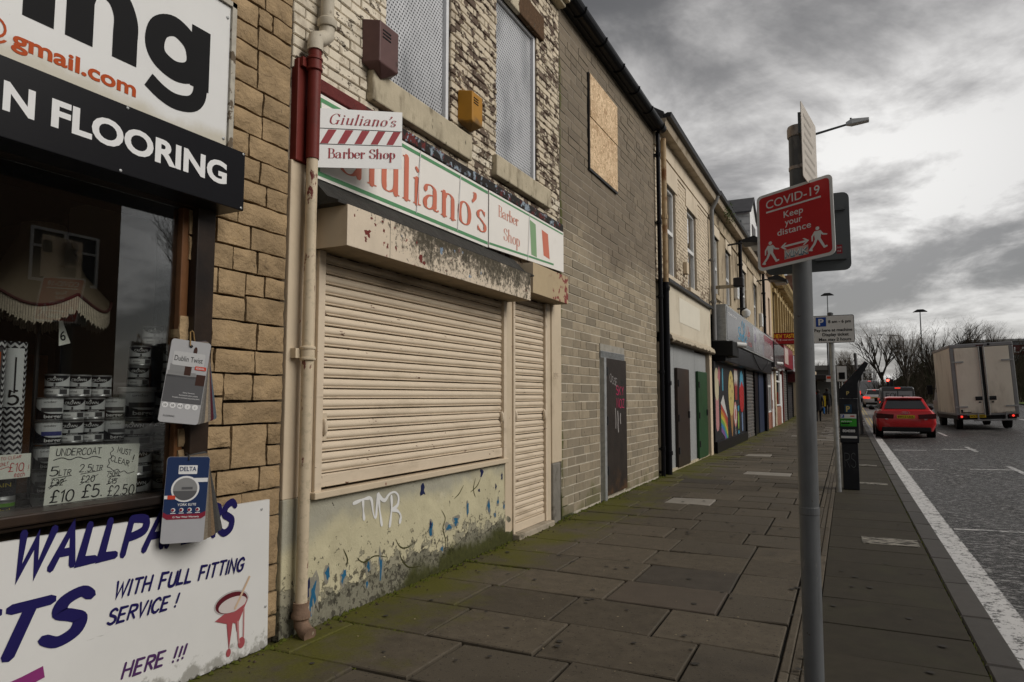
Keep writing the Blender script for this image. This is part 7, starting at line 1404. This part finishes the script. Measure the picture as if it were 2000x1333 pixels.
def panel_van(label, loc, paint, w, h, L, plate=None, text=False):
    o = thing('van', label, 'van', loc, (0, 0, 0), local=True); hw = w / 2
    secs = [ring(y, [(hw * .94, zb), (hw, zb + .15), (hw, h * .5), (hw * .965, h * .62), (hw * .90, zt - .08), (hw * .82, zt)]) for y, zb, zt in ((0, .32, h - .06), (.06, .28, h), (L * .7, .28, h), (L * .82, .28, h * .62), (L, .35, h * .5))]
    MB().loft(secs).build('body', paint, o, smooth=True, bevel=.02)
    q = MB(); q.box(-.006, .006, -.012, -.002, .5, h - .1); q.build('door_gap', m_trim, o); MB().box(-hw * .92, hw * .92, -.06, .06, .28, .45).build('bumper', m_trim, o, bevel=.02)
    for sd in (-1, 1):
        MB().box(sd * hw * .97 - .07, sd * hw * .97 + .05, -.015, .12, h * .33, h * .52).build('tail_lamp', m_lit, o, bevel=.015); wheel(o, sd * (hw - .12), .95, .34, .23, sd); wheel(o, sd * (hw - .12), L - .8, .34, .23, sd)
        MB().box(sd * hw + sd * .02, sd * hw + sd * .2, L * .68, L * .72, h * .5, h * .64).build('door_mirror', m_trim, o)
        MB().add([(sd * (hw * .985), L * .55, h * .56), (sd * (hw * .985), L * .72, h * .56), (sd * hw * .93, L * .68, h * .82), (sd * hw * .93, L * .55, h * .82)], [(0, 1, 2, 3)]).build('side_window', m_carglass, o)
    MB().box(-.15, .15, -.02, .0, h - .10, h - .05).build('high_brake_lamp', m_lit, o); MB().box(-.26, .26, -.02, -.012, .50, .61).build('number_plate', m_yplate, o)
    if text:
        MB().box(-hw * .80, -.03, -.012, -.002, h * .55, h * .86).box(.03, hw * .80, -.012, -.002, h * .55, h * .86).build('rear_window', plain('van_rear_panel', (.30, .31, .33), .4), o)
        q = MB(); pen(q, 'EOI', (-.62, -.013, h * .64), X, Z, .28, .5, nib=.12, d=.004); letters(q, 'SERVICES', (.08, -.013, h * .70), X, Z, .55, .06, d=.004); q.build('lettering', m_print, o)
    return o
panel_van('dark grey van with pale lettered rear doors ahead of the red car', (2.75, 47.5, zr(2.7, 47.5)), car_paint('dark_van_paint', (.035, .037, .042)), 1.9, 1.85, 5.0, text=True)
panel_van('tall white panel van farthest up the road', (2.3, 88, zr(2.3, 88)), car_paint('white_van_paint', (.50, .51, .53)), 1.95, 2.45, 5.6)
# box truck
bt = thing('box_truck', 'dirty cream box truck with twin rear doors on the right of the road', 'truck', (5.13, 33.6, zr(5.1, 34)), (0, -.043, .035), local=True)
m_boxp = surf('dirty_cream_panel', (.80, .75, .64), .5, .05, 1.5, .02, 20, coords='O', layers=[dict(col=(.36, .31, .24), s=1.2, lo=.48, hi=.8, st=(1, 1, .35), a=.8), dict(col=(.22, .19, .15), s=1.6, lo=.6, hi=.9, z=(1.4, .6, .55), st=(2, 1, .4), a=.7), dict(col=(.72, .68, .6), s=5, lo=.7, hi=.76, d=3, a=.5)])
m_alu = surf('dull_aluminium', (.27, .275, .28), .45, .08, 3, .03, 20, metal=.4, coords='O')
HW, ZB, ZT, LB = 1.10, .60, 3.52, 4.5
MB().box(-HW + .02, HW - .02, .03, LB, ZB + .05, ZT - .05).build('box_body', m_boxp, bt)
MB().box(-HW, HW, 0, .10, ZT - .14, ZT + .02).box(-HW, -HW + .15, 0, .10, ZB, ZT - .14).box(HW - .15, HW, 0, .10, ZB, ZT - .14).box(-HW + .15, HW - .15, 0, .10, ZB - .02, ZB + .07).build('rear_frame', m_alu, bt, bevel=.025)
MB().box(-HW, -HW + .06, .10, LB, ZT - .10, ZT + .015).box(HW - .06, HW, .10, LB, ZT - .10, ZT + .015).box(-HW, -HW + .05, .10, LB, ZB, ZB + .10).box(HW - .05, HW, .10, LB, ZB, ZB + .10).box(-HW, HW, LB - .05, LB + .03, ZT - .12, ZT + .012).build('edge_rail', m_alu, bt, bevel=.015)
for sd in (-1, 1):
    a, b = (-HW + .16, -.055) if sd < 0 else (.055, HW - .16)
    d_ = MB().box(a, b, -.012, .03, ZB + .08, ZT - .16).build('rear_door', m_boxp, bt, bevel=.008)
    MB().tube([(sd * .09, -.03, ZB + .0), (sd * .09, -.03, ZT - .1)], .02, 8).build('lock_rod', m_steel, d_)
    MB().box(min(sd * .12, sd * .34), max(sd * .12, sd * .34), -.05, -.014, ZB + .66, ZB + .70).box(min(sd * .12, sd * .36), max(sd * .12, sd * .36), -.03, -.013, ZB + .60, ZB + .76).build('handle', m_darkmetal, d_, bevel=.015)
    MB().box(sd * .22 - .04, sd * .22 + .04, -.03, -.013, ZB + .50, ZB + .55).build('lock_catch', m_darkmetal, d_)
    for zz in (ZB + .32, ZT - .75): MB().box(min(sd * (HW - .45), sd * (HW - .02)), max(sd * (HW - .45), sd * (HW - .02)), -.04, -.013, zz, zz + .06).build('hinge', m_steel, d_)
    MB().box(sd * .88 - .17, sd * .88 + .17, -.02, .06, .48, .62).build('tail_lamp', m_lampred, bt, bevel=.01); MB().lathe([(.045, 0), (.045, .01), (.02, .02)], 12, (sd * .88 - .02, -.03, .55), 'y').build('lit_bulb', m_lit, bt)
    wheel(bt, sd * .86, 1.1, .35, .24, sd); wheel(bt, sd * .86, 5.0, .35, .24, sd)
MB().box(-.05, .05, -.02, .02, ZB, ZT - .14).build('door_seal', m_trim, bt); MB().box(-.5, .95, -.08, -.02, .36, .42).box(-.35, -.30, -.05, .3, .40, .7).box(.6, .65, -.05, .3, .40, .7).build('underrun_bar', m_alu, bt, bevel=.01)
MB().box(-1.0, 1.0, .1, 5.6, .42, .66).build('chassis', m_trim, bt); MB().box(-.62, -.06, -.025, -.01, .50, .62).build('number_plate', m_yplate, bt)
q = MB(); letters(q, 'WX75 ZBX', (-.60, -.026, .522), X, Z, .50, .075, d=.003, bold=.015); q.build('lettering', m_plate_ink, bt)
q = MB(); letters(q, 'AUTOMATIC', (.62, -.016, ZB + .10), X, Z, .33, .03, d=.004, bold=.01); rect2(q, -.90, ZB + .10, .35, .035, (0, -.014, 0), X, Z, .003); q.add([(a, -.018, c) for a, c in ell(-.87, ZB + .19, .045, .05, 12)], [tuple(range(12))]); q.build('small_print', m_print, bt)
MB().box(-.16, .10, -.02, .0, ZT - .09, ZT - .05).build('marker_lamp', m_lampred, bt); MB().lathe([(.05, 0), (.05, .03), (.02, .04)], 10, (.27, -.03, ZT - .05), 'y').build('marker_lamp', m_trim, bt)
MB().loft([[(-.98, y, .45), (.98, y, .45), (1.0, y, 1.2), (.92, y, zt), (-.92, y, zt), (-1.0, y, 1.2)] for y, zt in ((LB + .06, 2.35), (5.5, 2.3), (6.2, 1.35), (6.6, 1.15))]).build('cab', car_paint('cab_white', (.55, .55, .55)), bt, bevel=.04)
for sd in (-1, 1): MB().add([(sd * .985, LB + .2, 1.35), (sd * .985, 5.55, 1.35), (sd * .945, 5.4, 2.1), (sd * .945, LB + .2, 2.15)], [(0, 1, 2, 3)]).build('side_window', m_carglass, bt); MB().box(sd * 1.0, sd * 1.42, 5.3, 5.36, 1.75, 1.80).box(sd * 1.25 - .12, sd * 1.25 + .12, 5.28, 5.36, 1.5, 1.95).build('door_mirror', m_trim, bt, bevel=.03)

# ================================================================== behind the street: lamps, trees, bridge, people
def lamp_post(label, x, y, h, arm, z0=0.0, r=.08, group=None):
    o = thing('street_lamp', label, 'street lamp', (x, y, z0), group=group)
    MB().tube([(x, y, z0), (x, y, z0 + h - .6), (x + arm * .12, y, z0 + h - .2), (x + arm, y, z0 + h)], [r, r * .75, r * .55, r * .45], 8).build('column', m_plate, o, smooth=True)
    e = Vector((x + arm, y, z0 + h)); s = 1 if arm > 0 else -1
    MB().loft([[(e.x - s * .05, y - .06, e.z - .03), (e.x - s * .05, y + .06, e.z - .03), (e.x - s * .05, y + .06, e.z + .06), (e.x - s * .05, y - .06, e.z + .06)], [(e.x + s * .12, y - .15, e.z - .05), (e.x + s * .12, y + .15, e.z - .05), (e.x + s * .12, y + .15, e.z + .12), (e.x + s * .12, y - .15, e.z + .12)], [(e.x + s * .62, y - .12, e.z - .01), (e.x + s * .62, y + .12, e.z - .01), (e.x + s * .62, y + .12, e.z + .09), (e.x + s * .62, y - .12, e.z + .09)]]).build('lantern', m_tingrey, o, bevel=.015)
    return o
o = lamp_post('street lamp whose lantern arm shows behind the grey sign pole', -1.02, 24, 10.22, 1.34, 0)
MB().lathe([(.03, 0), (.03, .08), (.01, .09)], 8, (.42, 24, 10.33)).build('light_sensor', m_trim, o)
for lab, x, y, h, arm in (('distant street lamp with a curved arm left of the parking sign post', -1.6, 95, 9.5, 1.8), ('distant street lamp among the bare trees', 7.0, 105, 9.0, -2.4)): lamp_post(lab, x, y, h, arm, zr(2, y) - .3)
for lab, x, y, h in (('tall lighting mast rising behind the parking sign', -2.9, 150, 21.0), ('lighting mast rising out of the bare trees', 13.0, 150, 16.8)):
    o = thing('lighting_mast', lab, 'lighting mast', (x, y, 1)); MB().tube([(x, y, 0), (x, y, h + .8)], [.22, .09], 6).build('column', m_plate, o); MB().prism([(x - 1.2, h + .7), (x + 1.2, h + .7), (x + .5, h + 1.15), (x - .5, h + 1.15)], 'y', y - .5, y + .5).build('lamp_head', m_darkmetal, o)
for lab, x, y, h in (('thin dark pole left of the parking sign post, nearer one', -1.5, 70, 8.5), ('thin dark pole left of the parking sign post, farther one', -1.2, 82, 9.5)):
    o = thing('pole', lab, 'pole', (x, y, .4)); MB().tube([(x, y, .3), (x, y, h)], .07, 6).build('shaft', m_darkmetal, o); MB().box(x - .5, x + .1, y - .05, y + .05, h - .15, h).build('top_bracket', m_darkmetal, o)
# bare trees
m_bark = surf('winter_bark', (.060, .050, .038), .9, .2, 8, .3, 20); m_twig = plain('winter_twigs', (.10, .082, .062), .9)
def tree(label, x, y, z, h, spread, seed, trunk_h=.25, group='bare winter trees beyond the road', lim=8, dens=3):
    rr = random.Random(seed); tr = MB(); tw = MB(); base = Vector((x, y, z)); cnt = [0]
    def grow(p, dr, L, r, lv):
        q = p + dr * L * .5 + Vector((rr.uniform(-1, 1), rr.uniform(-1, 1), rr.uniform(-.3, .6))) * L * .04; e = p + dr * L
        if lv < 3: tr.tube([p, q, e], [r, r * .85, r * .7], 5 if lv else 7, False)
        else:
            a = Vector((dr.z, dr.x, dr.y)).cross(dr).normalized() * r; b = dr.cross(a).normalized() * r
            for c in (a, b) if lv < 5 else (a,): tw.add([p + c, p - c, e - c * .5, e + c * .5], [(0, 1, 2, 3)])
        if lv >= lim: return
        k = dens if lv else dens + 3
        for i in range(k):
            if lv > 1 and rr.random() < (.12 if lv < 6 else .3): continue
            ax = Vector((rr.gauss(0, 1), rr.gauss(0, 1), rr.gauss(0, .5))); ax = (ax - dr * ax.dot(dr)).normalized(); sp = rr.uniform(.35, .75) * spread if lv else rr.uniform(.45, 1.0) * spread
            nd = (dr * math.cos(sp) + ax * math.sin(sp) + Vector((0, 0, .28))).normalized()
            t0 = rr.uniform(.55, 1.0); grow(p + dr * L * t0, nd, L * rr.uniform(.60, .82) * (1.15 if lv == 0 else 1), r * .60, lv + 1)
    L0 = h * trunk_h; grow(base, Vector((rr.uniform(-.05, .05), 0, 1)).normalized(), L0, h * .017, 0)
    zt = max(v[2] for v in tw.v); k = (h) / (zt - z); 
    for m in (tr, tw): m.v = [(x + (a - x) * k, y + (b - y) * k, z + (c - z) * k) for a, b, c in m.v]
    o = thing('bare_tree', label, 'tree', (x, y, z), group=group); tr.build('trunk', m_bark, o, smooth=False, auto=0); tw.build('crown', m_twig, o, auto=0)
    return o
tree('large bare tree with a wide fan crown above the white car', 3.6, 86, 1.5, 9.0, .80, 3, .26)
tree('bare tree between the fan-shaped one and the lighting mast', 6.3, 92, 2.0, 8.8, .70, 5, .3)
tree('bare tree right of the lighting mast, beside the truck', 8.2, 84, 2.0, 8.0, .75, 8, .3)
tree('dense bare tree rising directly behind the truck roof', 10.9, 86, 2.2, 8.4, .80, 13, .28)
tree('bare tree behind the right half of the truck roof', 13.6, 88, 2.2, 7.8, .80, 17, .28)
tree('lower bare tree at the right edge above the red fascia', 16.0, 92, 2.2, 7.2, .85, 19, .28)
tree('small pale bare tree between the parking sign post and the leaning post', 1.2, 125, 1.5, 8.5, .8, 23, .25)
tree('slender bare tree close to the red traffic light', 5.4, 78, 1.5, 6.2, .6, 29, .35)
tree('distant bare tree left of the leaning post', -.9, 140, 1.5, 9, .8, 31, .25)
# scrub covered bank behind the road
m_bank = surf('scrub_bank', (.040, .034, .022), .95, .3, .6, 1.0, 2, bd=.3, layers=[dict(col=(.085, .062, .036), s=.25, lo=.45, hi=.65, d=6), dict(col=(.05, .065, .02), s=.3, lo=.58, hi=.7)])
def bank_h(x, y): return zr(9, y) - .1 + 3.6 * max(0, min(1, (y - 76) / 26)) * max(0, min(1, (x - 4.0) / 5)) + .5 * mnoise.noise(Vector((x * .3, y * .3, 2)))
q = MB(); nx, ny = 30, 16; q.add([(2.0 + 2.4 * i, 72 + 4.5 * j, bank_h(2.0 + 2.4 * i, 72 + 4.5 * j) - (.8 if j == 0 else 0)) for j in range(ny + 1) for i in range(nx + 1)], [(j * (nx + 1) + i, j * (nx + 1) + i + 1, (j + 1) * (nx + 1) + i + 1, (j + 1) * (nx + 1) + i) for j in range(ny) for i in range(nx)])
q.build('bank', m_bank, kind='structure', smooth=True)
sr2 = random.Random(40); q = MB(); q2 = MB()
for k in range(5200):
    x = sr2.uniform(2.6, 34); y = sr2.uniform(76, 104); z = bank_h(x, y); H = sr2.uniform(.8, 3.4) * (1 if x > 6 else .7); p = Vector((x, y, z)); e = p + Vector((sr2.gauss(0, .5), sr2.gauss(0, .4), H)); r = .035
    c = Vector((r, 0, 0)); tgt = q if k % 5 else q2
    tgt.add([p - c, p + c, e + c * .3, e - c * .3], [(0, 1, 2, 3)])
    for j in range(4):
        s = p + (e - p) * sr2.uniform(.3, .95); f = s + Vector((sr2.gauss(0, .6), sr2.gauss(0, .3), sr2.uniform(.1, .9))); tgt.add([s - c * .5, s + c * .5, f], [(0, 1, 2)])
tag(q.build('scrub', plain('scrub_twig', (.058, .047, .033), .95), auto=0), 'tangle of bare brown scrub over the bank beyond the road', 'scrub', kind='stuff'); tag(q2.build('scrub_evergreen', plain('scrub_green', (.035, .042, .020), .95), auto=0), 'dark green undergrowth among the brown scrub', 'scrub', kind='stuff')
# road bridge far up the street
bd_ = thing('road_bridge', 'flat dark road bridge crossing far up the street', 'bridge', (-10, 160, 0))
m_bridge = plain('bridge_concrete', (.075, .068, .06), .9); MB().box(-70, 3.5, 158, 168, 5.6, 7.0).build('deck', m_bridge, bd_); MB().box(-70, 3.5, 157.8, 158, 7.0, 8.0).build('parapet', plain('parapet_steel', (.16, .15, .14), .7), bd_)
for x in (-24, -12, -5.5, 1.5): MB().box(x, x + 1.2, 160, 166, 0, 5.6).build('pier', m_bridge, bd_)
MB().box(-70, -14, 170, 172, 0, 6).build('abutment', m_bridge, bd_)
q = MB()
for k in range(900):
    x = sr2.uniform(-9, 6); y = sr2.uniform(172, 190); p = Vector((x, y, 1)); e = p + Vector((sr2.gauss(0, .8), 0, sr2.uniform(4, 9))); c = Vector((.06, 0, 0)); q.add([p - c, p + c, e], [(0, 1, 2)])
    for j in range(5): s = p + (e - p) * sr2.uniform(.3, .95); f = s + Vector((sr2.gauss(0, .9), 0, sr2.uniform(.2, 1.2))); q.add([s - c * .6, s + c * .6, f], [(0, 1, 2)])
tag(q.build('far_woodland', m_twig, auto=0), 'line of bare woodland beyond the road bridge', 'woodland', kind='stuff')
# white portal frame, traffic light, shelter, hoarding
o = thing('portal_frame', 'white rectangular portal frame standing behind the white van', 'frame', (2.5, 100, 0)); MB().box(1.75, 1.95, 99.9, 100.1, 0, 4.7).box(3.1, 3.3, 99.9, 100.1, 0, 4.7).build('upright', m_pvc, o); MB().box(1.95, 3.1, 99.9, 100.1, 4.5, 4.7).build('crossbar', m_pvc, o)
o = thing('traffic_light', 'traffic light showing red beyond the dark van', 'traffic light', (3.55, 74, .8)); MB().tube([(3.7, 74, .6), (3.7, 74, 3.2)], .06, 6).build('post', m_darkmetal, o); MB().box(3.38, 3.62, 73.9, 74.1, 2.25, 3.2).box(3.68, 3.98, 73.95, 74.05, 2.3, 3.1).build('signal_head', m_trim, o, bevel=.03); MB().lathe([(.10, 0), (.11, .02), (.05, .05)], 12, (3.5, 73.85, 2.98), 'y').build('red_lamp', plain('lit_red_signal', (.6, .02, .02), .3, emit=(1, .06, .04), est=4), o)
bs = thing('bus_shelter', 'dark framed glass bus shelter on the pavement ahead', 'bus shelter', (-1.3, 58, .3)); z0 = zp(58)
MB().box(-2.3, -.35, 56.5, 60.5, z0 + 2.35, z0 + 2.75).build('roof', m_darkmetal, bs, bevel=.05)
for x, y in ((-2.2, 56.7), (-2.2, 60.3), (-.55, 56.7), (-.55, 60.3)): MB().box(x - .05, x + .05, y - .05, y + .05, z0, z0 + 2.35).build('post', m_darkmetal, bs)
MB().box(-2.2, -.6, 60.28, 60.32, z0 + .4, z0 + 2.3).build('glass_panel', plain('shelter_glass', (.16, .18, .18), .1), bs); MB().box(-.60, -.5, 56.8, 58.4, z0 + .5, z0 + 2.2).build('poster_panel', plain('shelter_poster', (.38, .40, .40), .4), bs); MB().box(-2.1, -.8, 59, 59.4, z0 + .45, z0 + .52).build('bench', m_darkmetal, bs)
o = thing('information_board', 'white information board standing by the bus shelter', 'sign', (-.6, 55, 0)); MB().box(-.62, .02, 54.95, 55.05, 2.55, 3.65).build('panel', m_tingrey, o); MB().tube([(-.3, 55, 0), (-.3, 55, 2.6)], .05, 6).build('post', m_steel, o); MB().box(-.5, -.1, 54.93, 54.949, 2.7, 3.2).build('dark_print', m_print, o)
o = thing('stop_flag', 'small red and white bus stop flag beside the shelter', 'sign', (-1.1, 54, 0)); MB().box(-1.32, -.98, 53.97, 54.03, 2.5, 2.95).build('flag', m_tingrey, o); MB().box(-1.28, -1.02, 53.955, 53.969, 2.72, 2.9).build('red_panel', m_redprint, o); MB().tube([(-1.0, 54, 0), (-1.0, 54, 2.95)], .04, 6).build('post', m_darkmetal, o)
o = thing('pavement_sign', 'red and yellow pavement sign beyond the pedestrians', 'sign', (-1.9, 50, .2)); MB().box(-2.15, -1.75, 49.95, 50.05, .9, 1.75).build('red_panel', m_redprint, o); MB().box(-1.74, -1.3, 49.95, 50.05, .8, 1.5).build('yellow_panel', m_yplate, o); MB().box(-2.1, -2.04, 49.97, 50.03, .2, .9).box(-1.4, -1.34, 49.97, 50.03, .2, .8).build('leg', m_darkmetal, o)
# warehouse with a maroon fascia at the right edge
wh = thing('warehouse', 'low warehouse with a maroon fascia behind the box truck', 'building', (30, 122, 0)); MB().box(16, 60, 121, 150, 0, 9.5).build('wall', plain('warehouse_grey', (.27, .29, .31), .6), wh); MB().box(16, 60, 120.7, 121, 7.5, 8.9).build('fascia', m_dkred, wh); MB().box(15.8, 60, 120.5, 150, 9.5, 9.8).build('roof_edge', m_steel, wh)
q = MB(); letters(q, 'LAN', (21.95, 120.7, 7.8), X, Z, 2.6, .85, d=.02, bold=.01); q.build('lettering', m_wprint, wh)
# pedestrians: skinned bodies in dark winter clothes, walking away
m_coat = plain('black_coat', (.014, .014, .016), .9); m_skin = plain('skin', (.36, .22, .16), .6); m_hair = plain('dark_hair', (.02, .014, .010), .7)
def person(label, loc, yaw, s=1.0, ph=1, extra=None):
    o = thing('person', label, 'person', loc, (0, 0, yaw), local=True); o.scale = (s, s, s)
    J = {'pel': (0, 0, .95, .15), 'sp': (0, .02, 1.15, .16), 'ch': (0, .02, 1.35, .175), 'nk': (0, .02, 1.50, .06), 'hd': (0, .05, 1.62, .095), 'ht': (0, .05, 1.72, .075)}
    for sd, nm in ((-1, 'l'), (1, 'r')):
        f = ph * sd; J.update({nm + 'sh': (.19 * sd, .02, 1.42, .075), nm + 'el': (.25 * sd, -.08 * f, 1.15, .06), nm + 'wr': (.25 * sd, .10 - .16 * f, .93, .045), nm + 'ha': (.24 * sd, .14 - .18 * f, .85, .04), nm + 'hp': (.10 * sd, 0, .90, .115), nm + 'kn': (.10 * sd, .10 + .14 * f, .50, .075), nm + 'an': (.10 * sd, .02 + .26 * f - (.10 if f < 0 else 0), .09 + (.06 if f < 0 else 0), .05), nm + 'to': (.11 * sd, .17 + .26 * f - (.10 if f < 0 else 0), .045, .045)})
    ks = list(J); E = [('pel', 'sp'), ('sp', 'ch'), ('ch', 'nk'), ('nk', 'hd'), ('hd', 'ht')]
    for nm in 'lr': E += [('ch', nm + 'sh'), (nm + 'sh', nm + 'el'), (nm + 'el', nm + 'wr'), (nm + 'wr', nm + 'ha'), ('pel', nm + 'hp'), (nm + 'hp', nm + 'kn'), (nm + 'kn', nm + 'an'), (nm + 'an', nm + 'to')]
    me = bpy.data.meshes.new('body'); me.from_pydata([J[k][:3] for k in ks], [(ks.index(a), ks.index(b)) for a, b in E], []); me.materials.append(m_coat)
    b = bpy.data.objects.new('body', me); COL.objects.link(b); b.parent = o; sk = b.modifiers.new('skin', 'SKIN'); sk.use_smooth_shade = True
    for i, k in enumerate(ks): me.skin_vertices[0].data[i].radius = (J[k][3], J[k][3] * .8)
    me.skin_vertices[0].data[0].use_root = True; sb_ = b.modifiers.new('sub', 'SUBSURF'); sb_.levels = 1; sb_.render_levels = 1
    MB().lathe([(.03, -.10), (.085, -.05), (.10, .0), (.095, .06), (.05, .105)], 14, (0, .03, 1.67)).build('hair', m_hair, o, smooth=True)
    MB().lathe([(.02, -.10), (.065, -.06), (.075, 0), (.06, .05), (.02, .08)], 12, (0, .085, 1.63)).build('face', m_skin, o, smooth=True)
    MB().loft([[(.20 * k * math.cos(6.283 * i / 14), .02 + .15 * k * math.sin(6.283 * i / 14), z) for i in range(14)] for z, k in ((.62, 1.15), (.95, 1.0), (1.25, 1.0), (1.45, .8))]).build('coat', m_coat, o, smooth=True)
    if extra == 'bag':
        MB().box(.22, .30, -.15, .15, .45, .80).build('blue_glove', plain('blue_cloth', (.02, .10, .28), .8), o, bevel=.04)
    if extra == 'pack': MB().box(-.16, .16, -.30, -.12, 1.0, 1.45).build('backpack', m_trim, o, bevel=.05)
    return o
person('person in a long black coat with something blue at the hand, beside the grey pole', (-1.42, 40.5, zp(40.5)), .1, .98, 1, 'bag')
person('person in dark clothes with a backpack near the bus shelter', (-1.22, 50.5, zp(50.5)), -.1, 1.0, -1, 'pack')
person('shorter person in black walking next to the one with a backpack', (-.85, 52, zp(52)), .15, .93, 1)
# across the road, out of the frame but mirrored in the shop window: a brick house and a bare tree
oh = thing('opposite_house', 'brown brick house across the road mirrored in the shop window', 'house', (24, 12, 0))
wo = [(16.3, 19.2, 6.3, 8.6), (10.5, 13.4, 6.3, 8.6), (4.5, 7.4, 6.3, 8.6)]
wall_open(MB(), 0, 20.2, -.3, 11.5, wo, 24, 24.4).build('wall', surf('brown_house_brick', (.16, .105, .07), .9, .2, 6, .3, 20), oh)
for a, b, c, e in wo:
    f = MB(); f.box(23.95, 24.05, a, b, c, c + .12).box(23.95, 24.05, a, b, e - .12, e).box(23.95, 24.05, a, a + .12, c + .12, e - .12).box(23.95, 24.05, b - .12, b, c + .12, e - .12).box(23.95, 24.05, (a + b) / 2 - .08, (a + b) / 2 + .08, c + .12, e - .12).box(23.96, 24.04, a + .12, b - .12, e - .85, e - .75)
    o = f.build('window', m_pvc, oh); MB().box(24.06, 24.08, a, b, c, e).build('pane', plain('house_pane', (.04, .042, .045), .1), o)
MB().box(24.4, 32, 0, 20.2, -.3, 11.5).build('back', m_room, oh); MB().prism([(23.6, 11.5), (32.5, 11.5), (28, 14.5)], 'y', -.3, 20.4).build('roof', m_slate, oh)
o2 = dup(oh, (26, -14, 0), label='brown brick house across the road, nearer the viewer', group=None)
tree('bare tree across the road mirrored in the shop window', 23, 26.5, 0, 13, .8, 37, .25, group=None)
tree('second bare tree across the road beyond the mirrored house', 24, 33, 0, 11, .8, 41, .25, group=None)
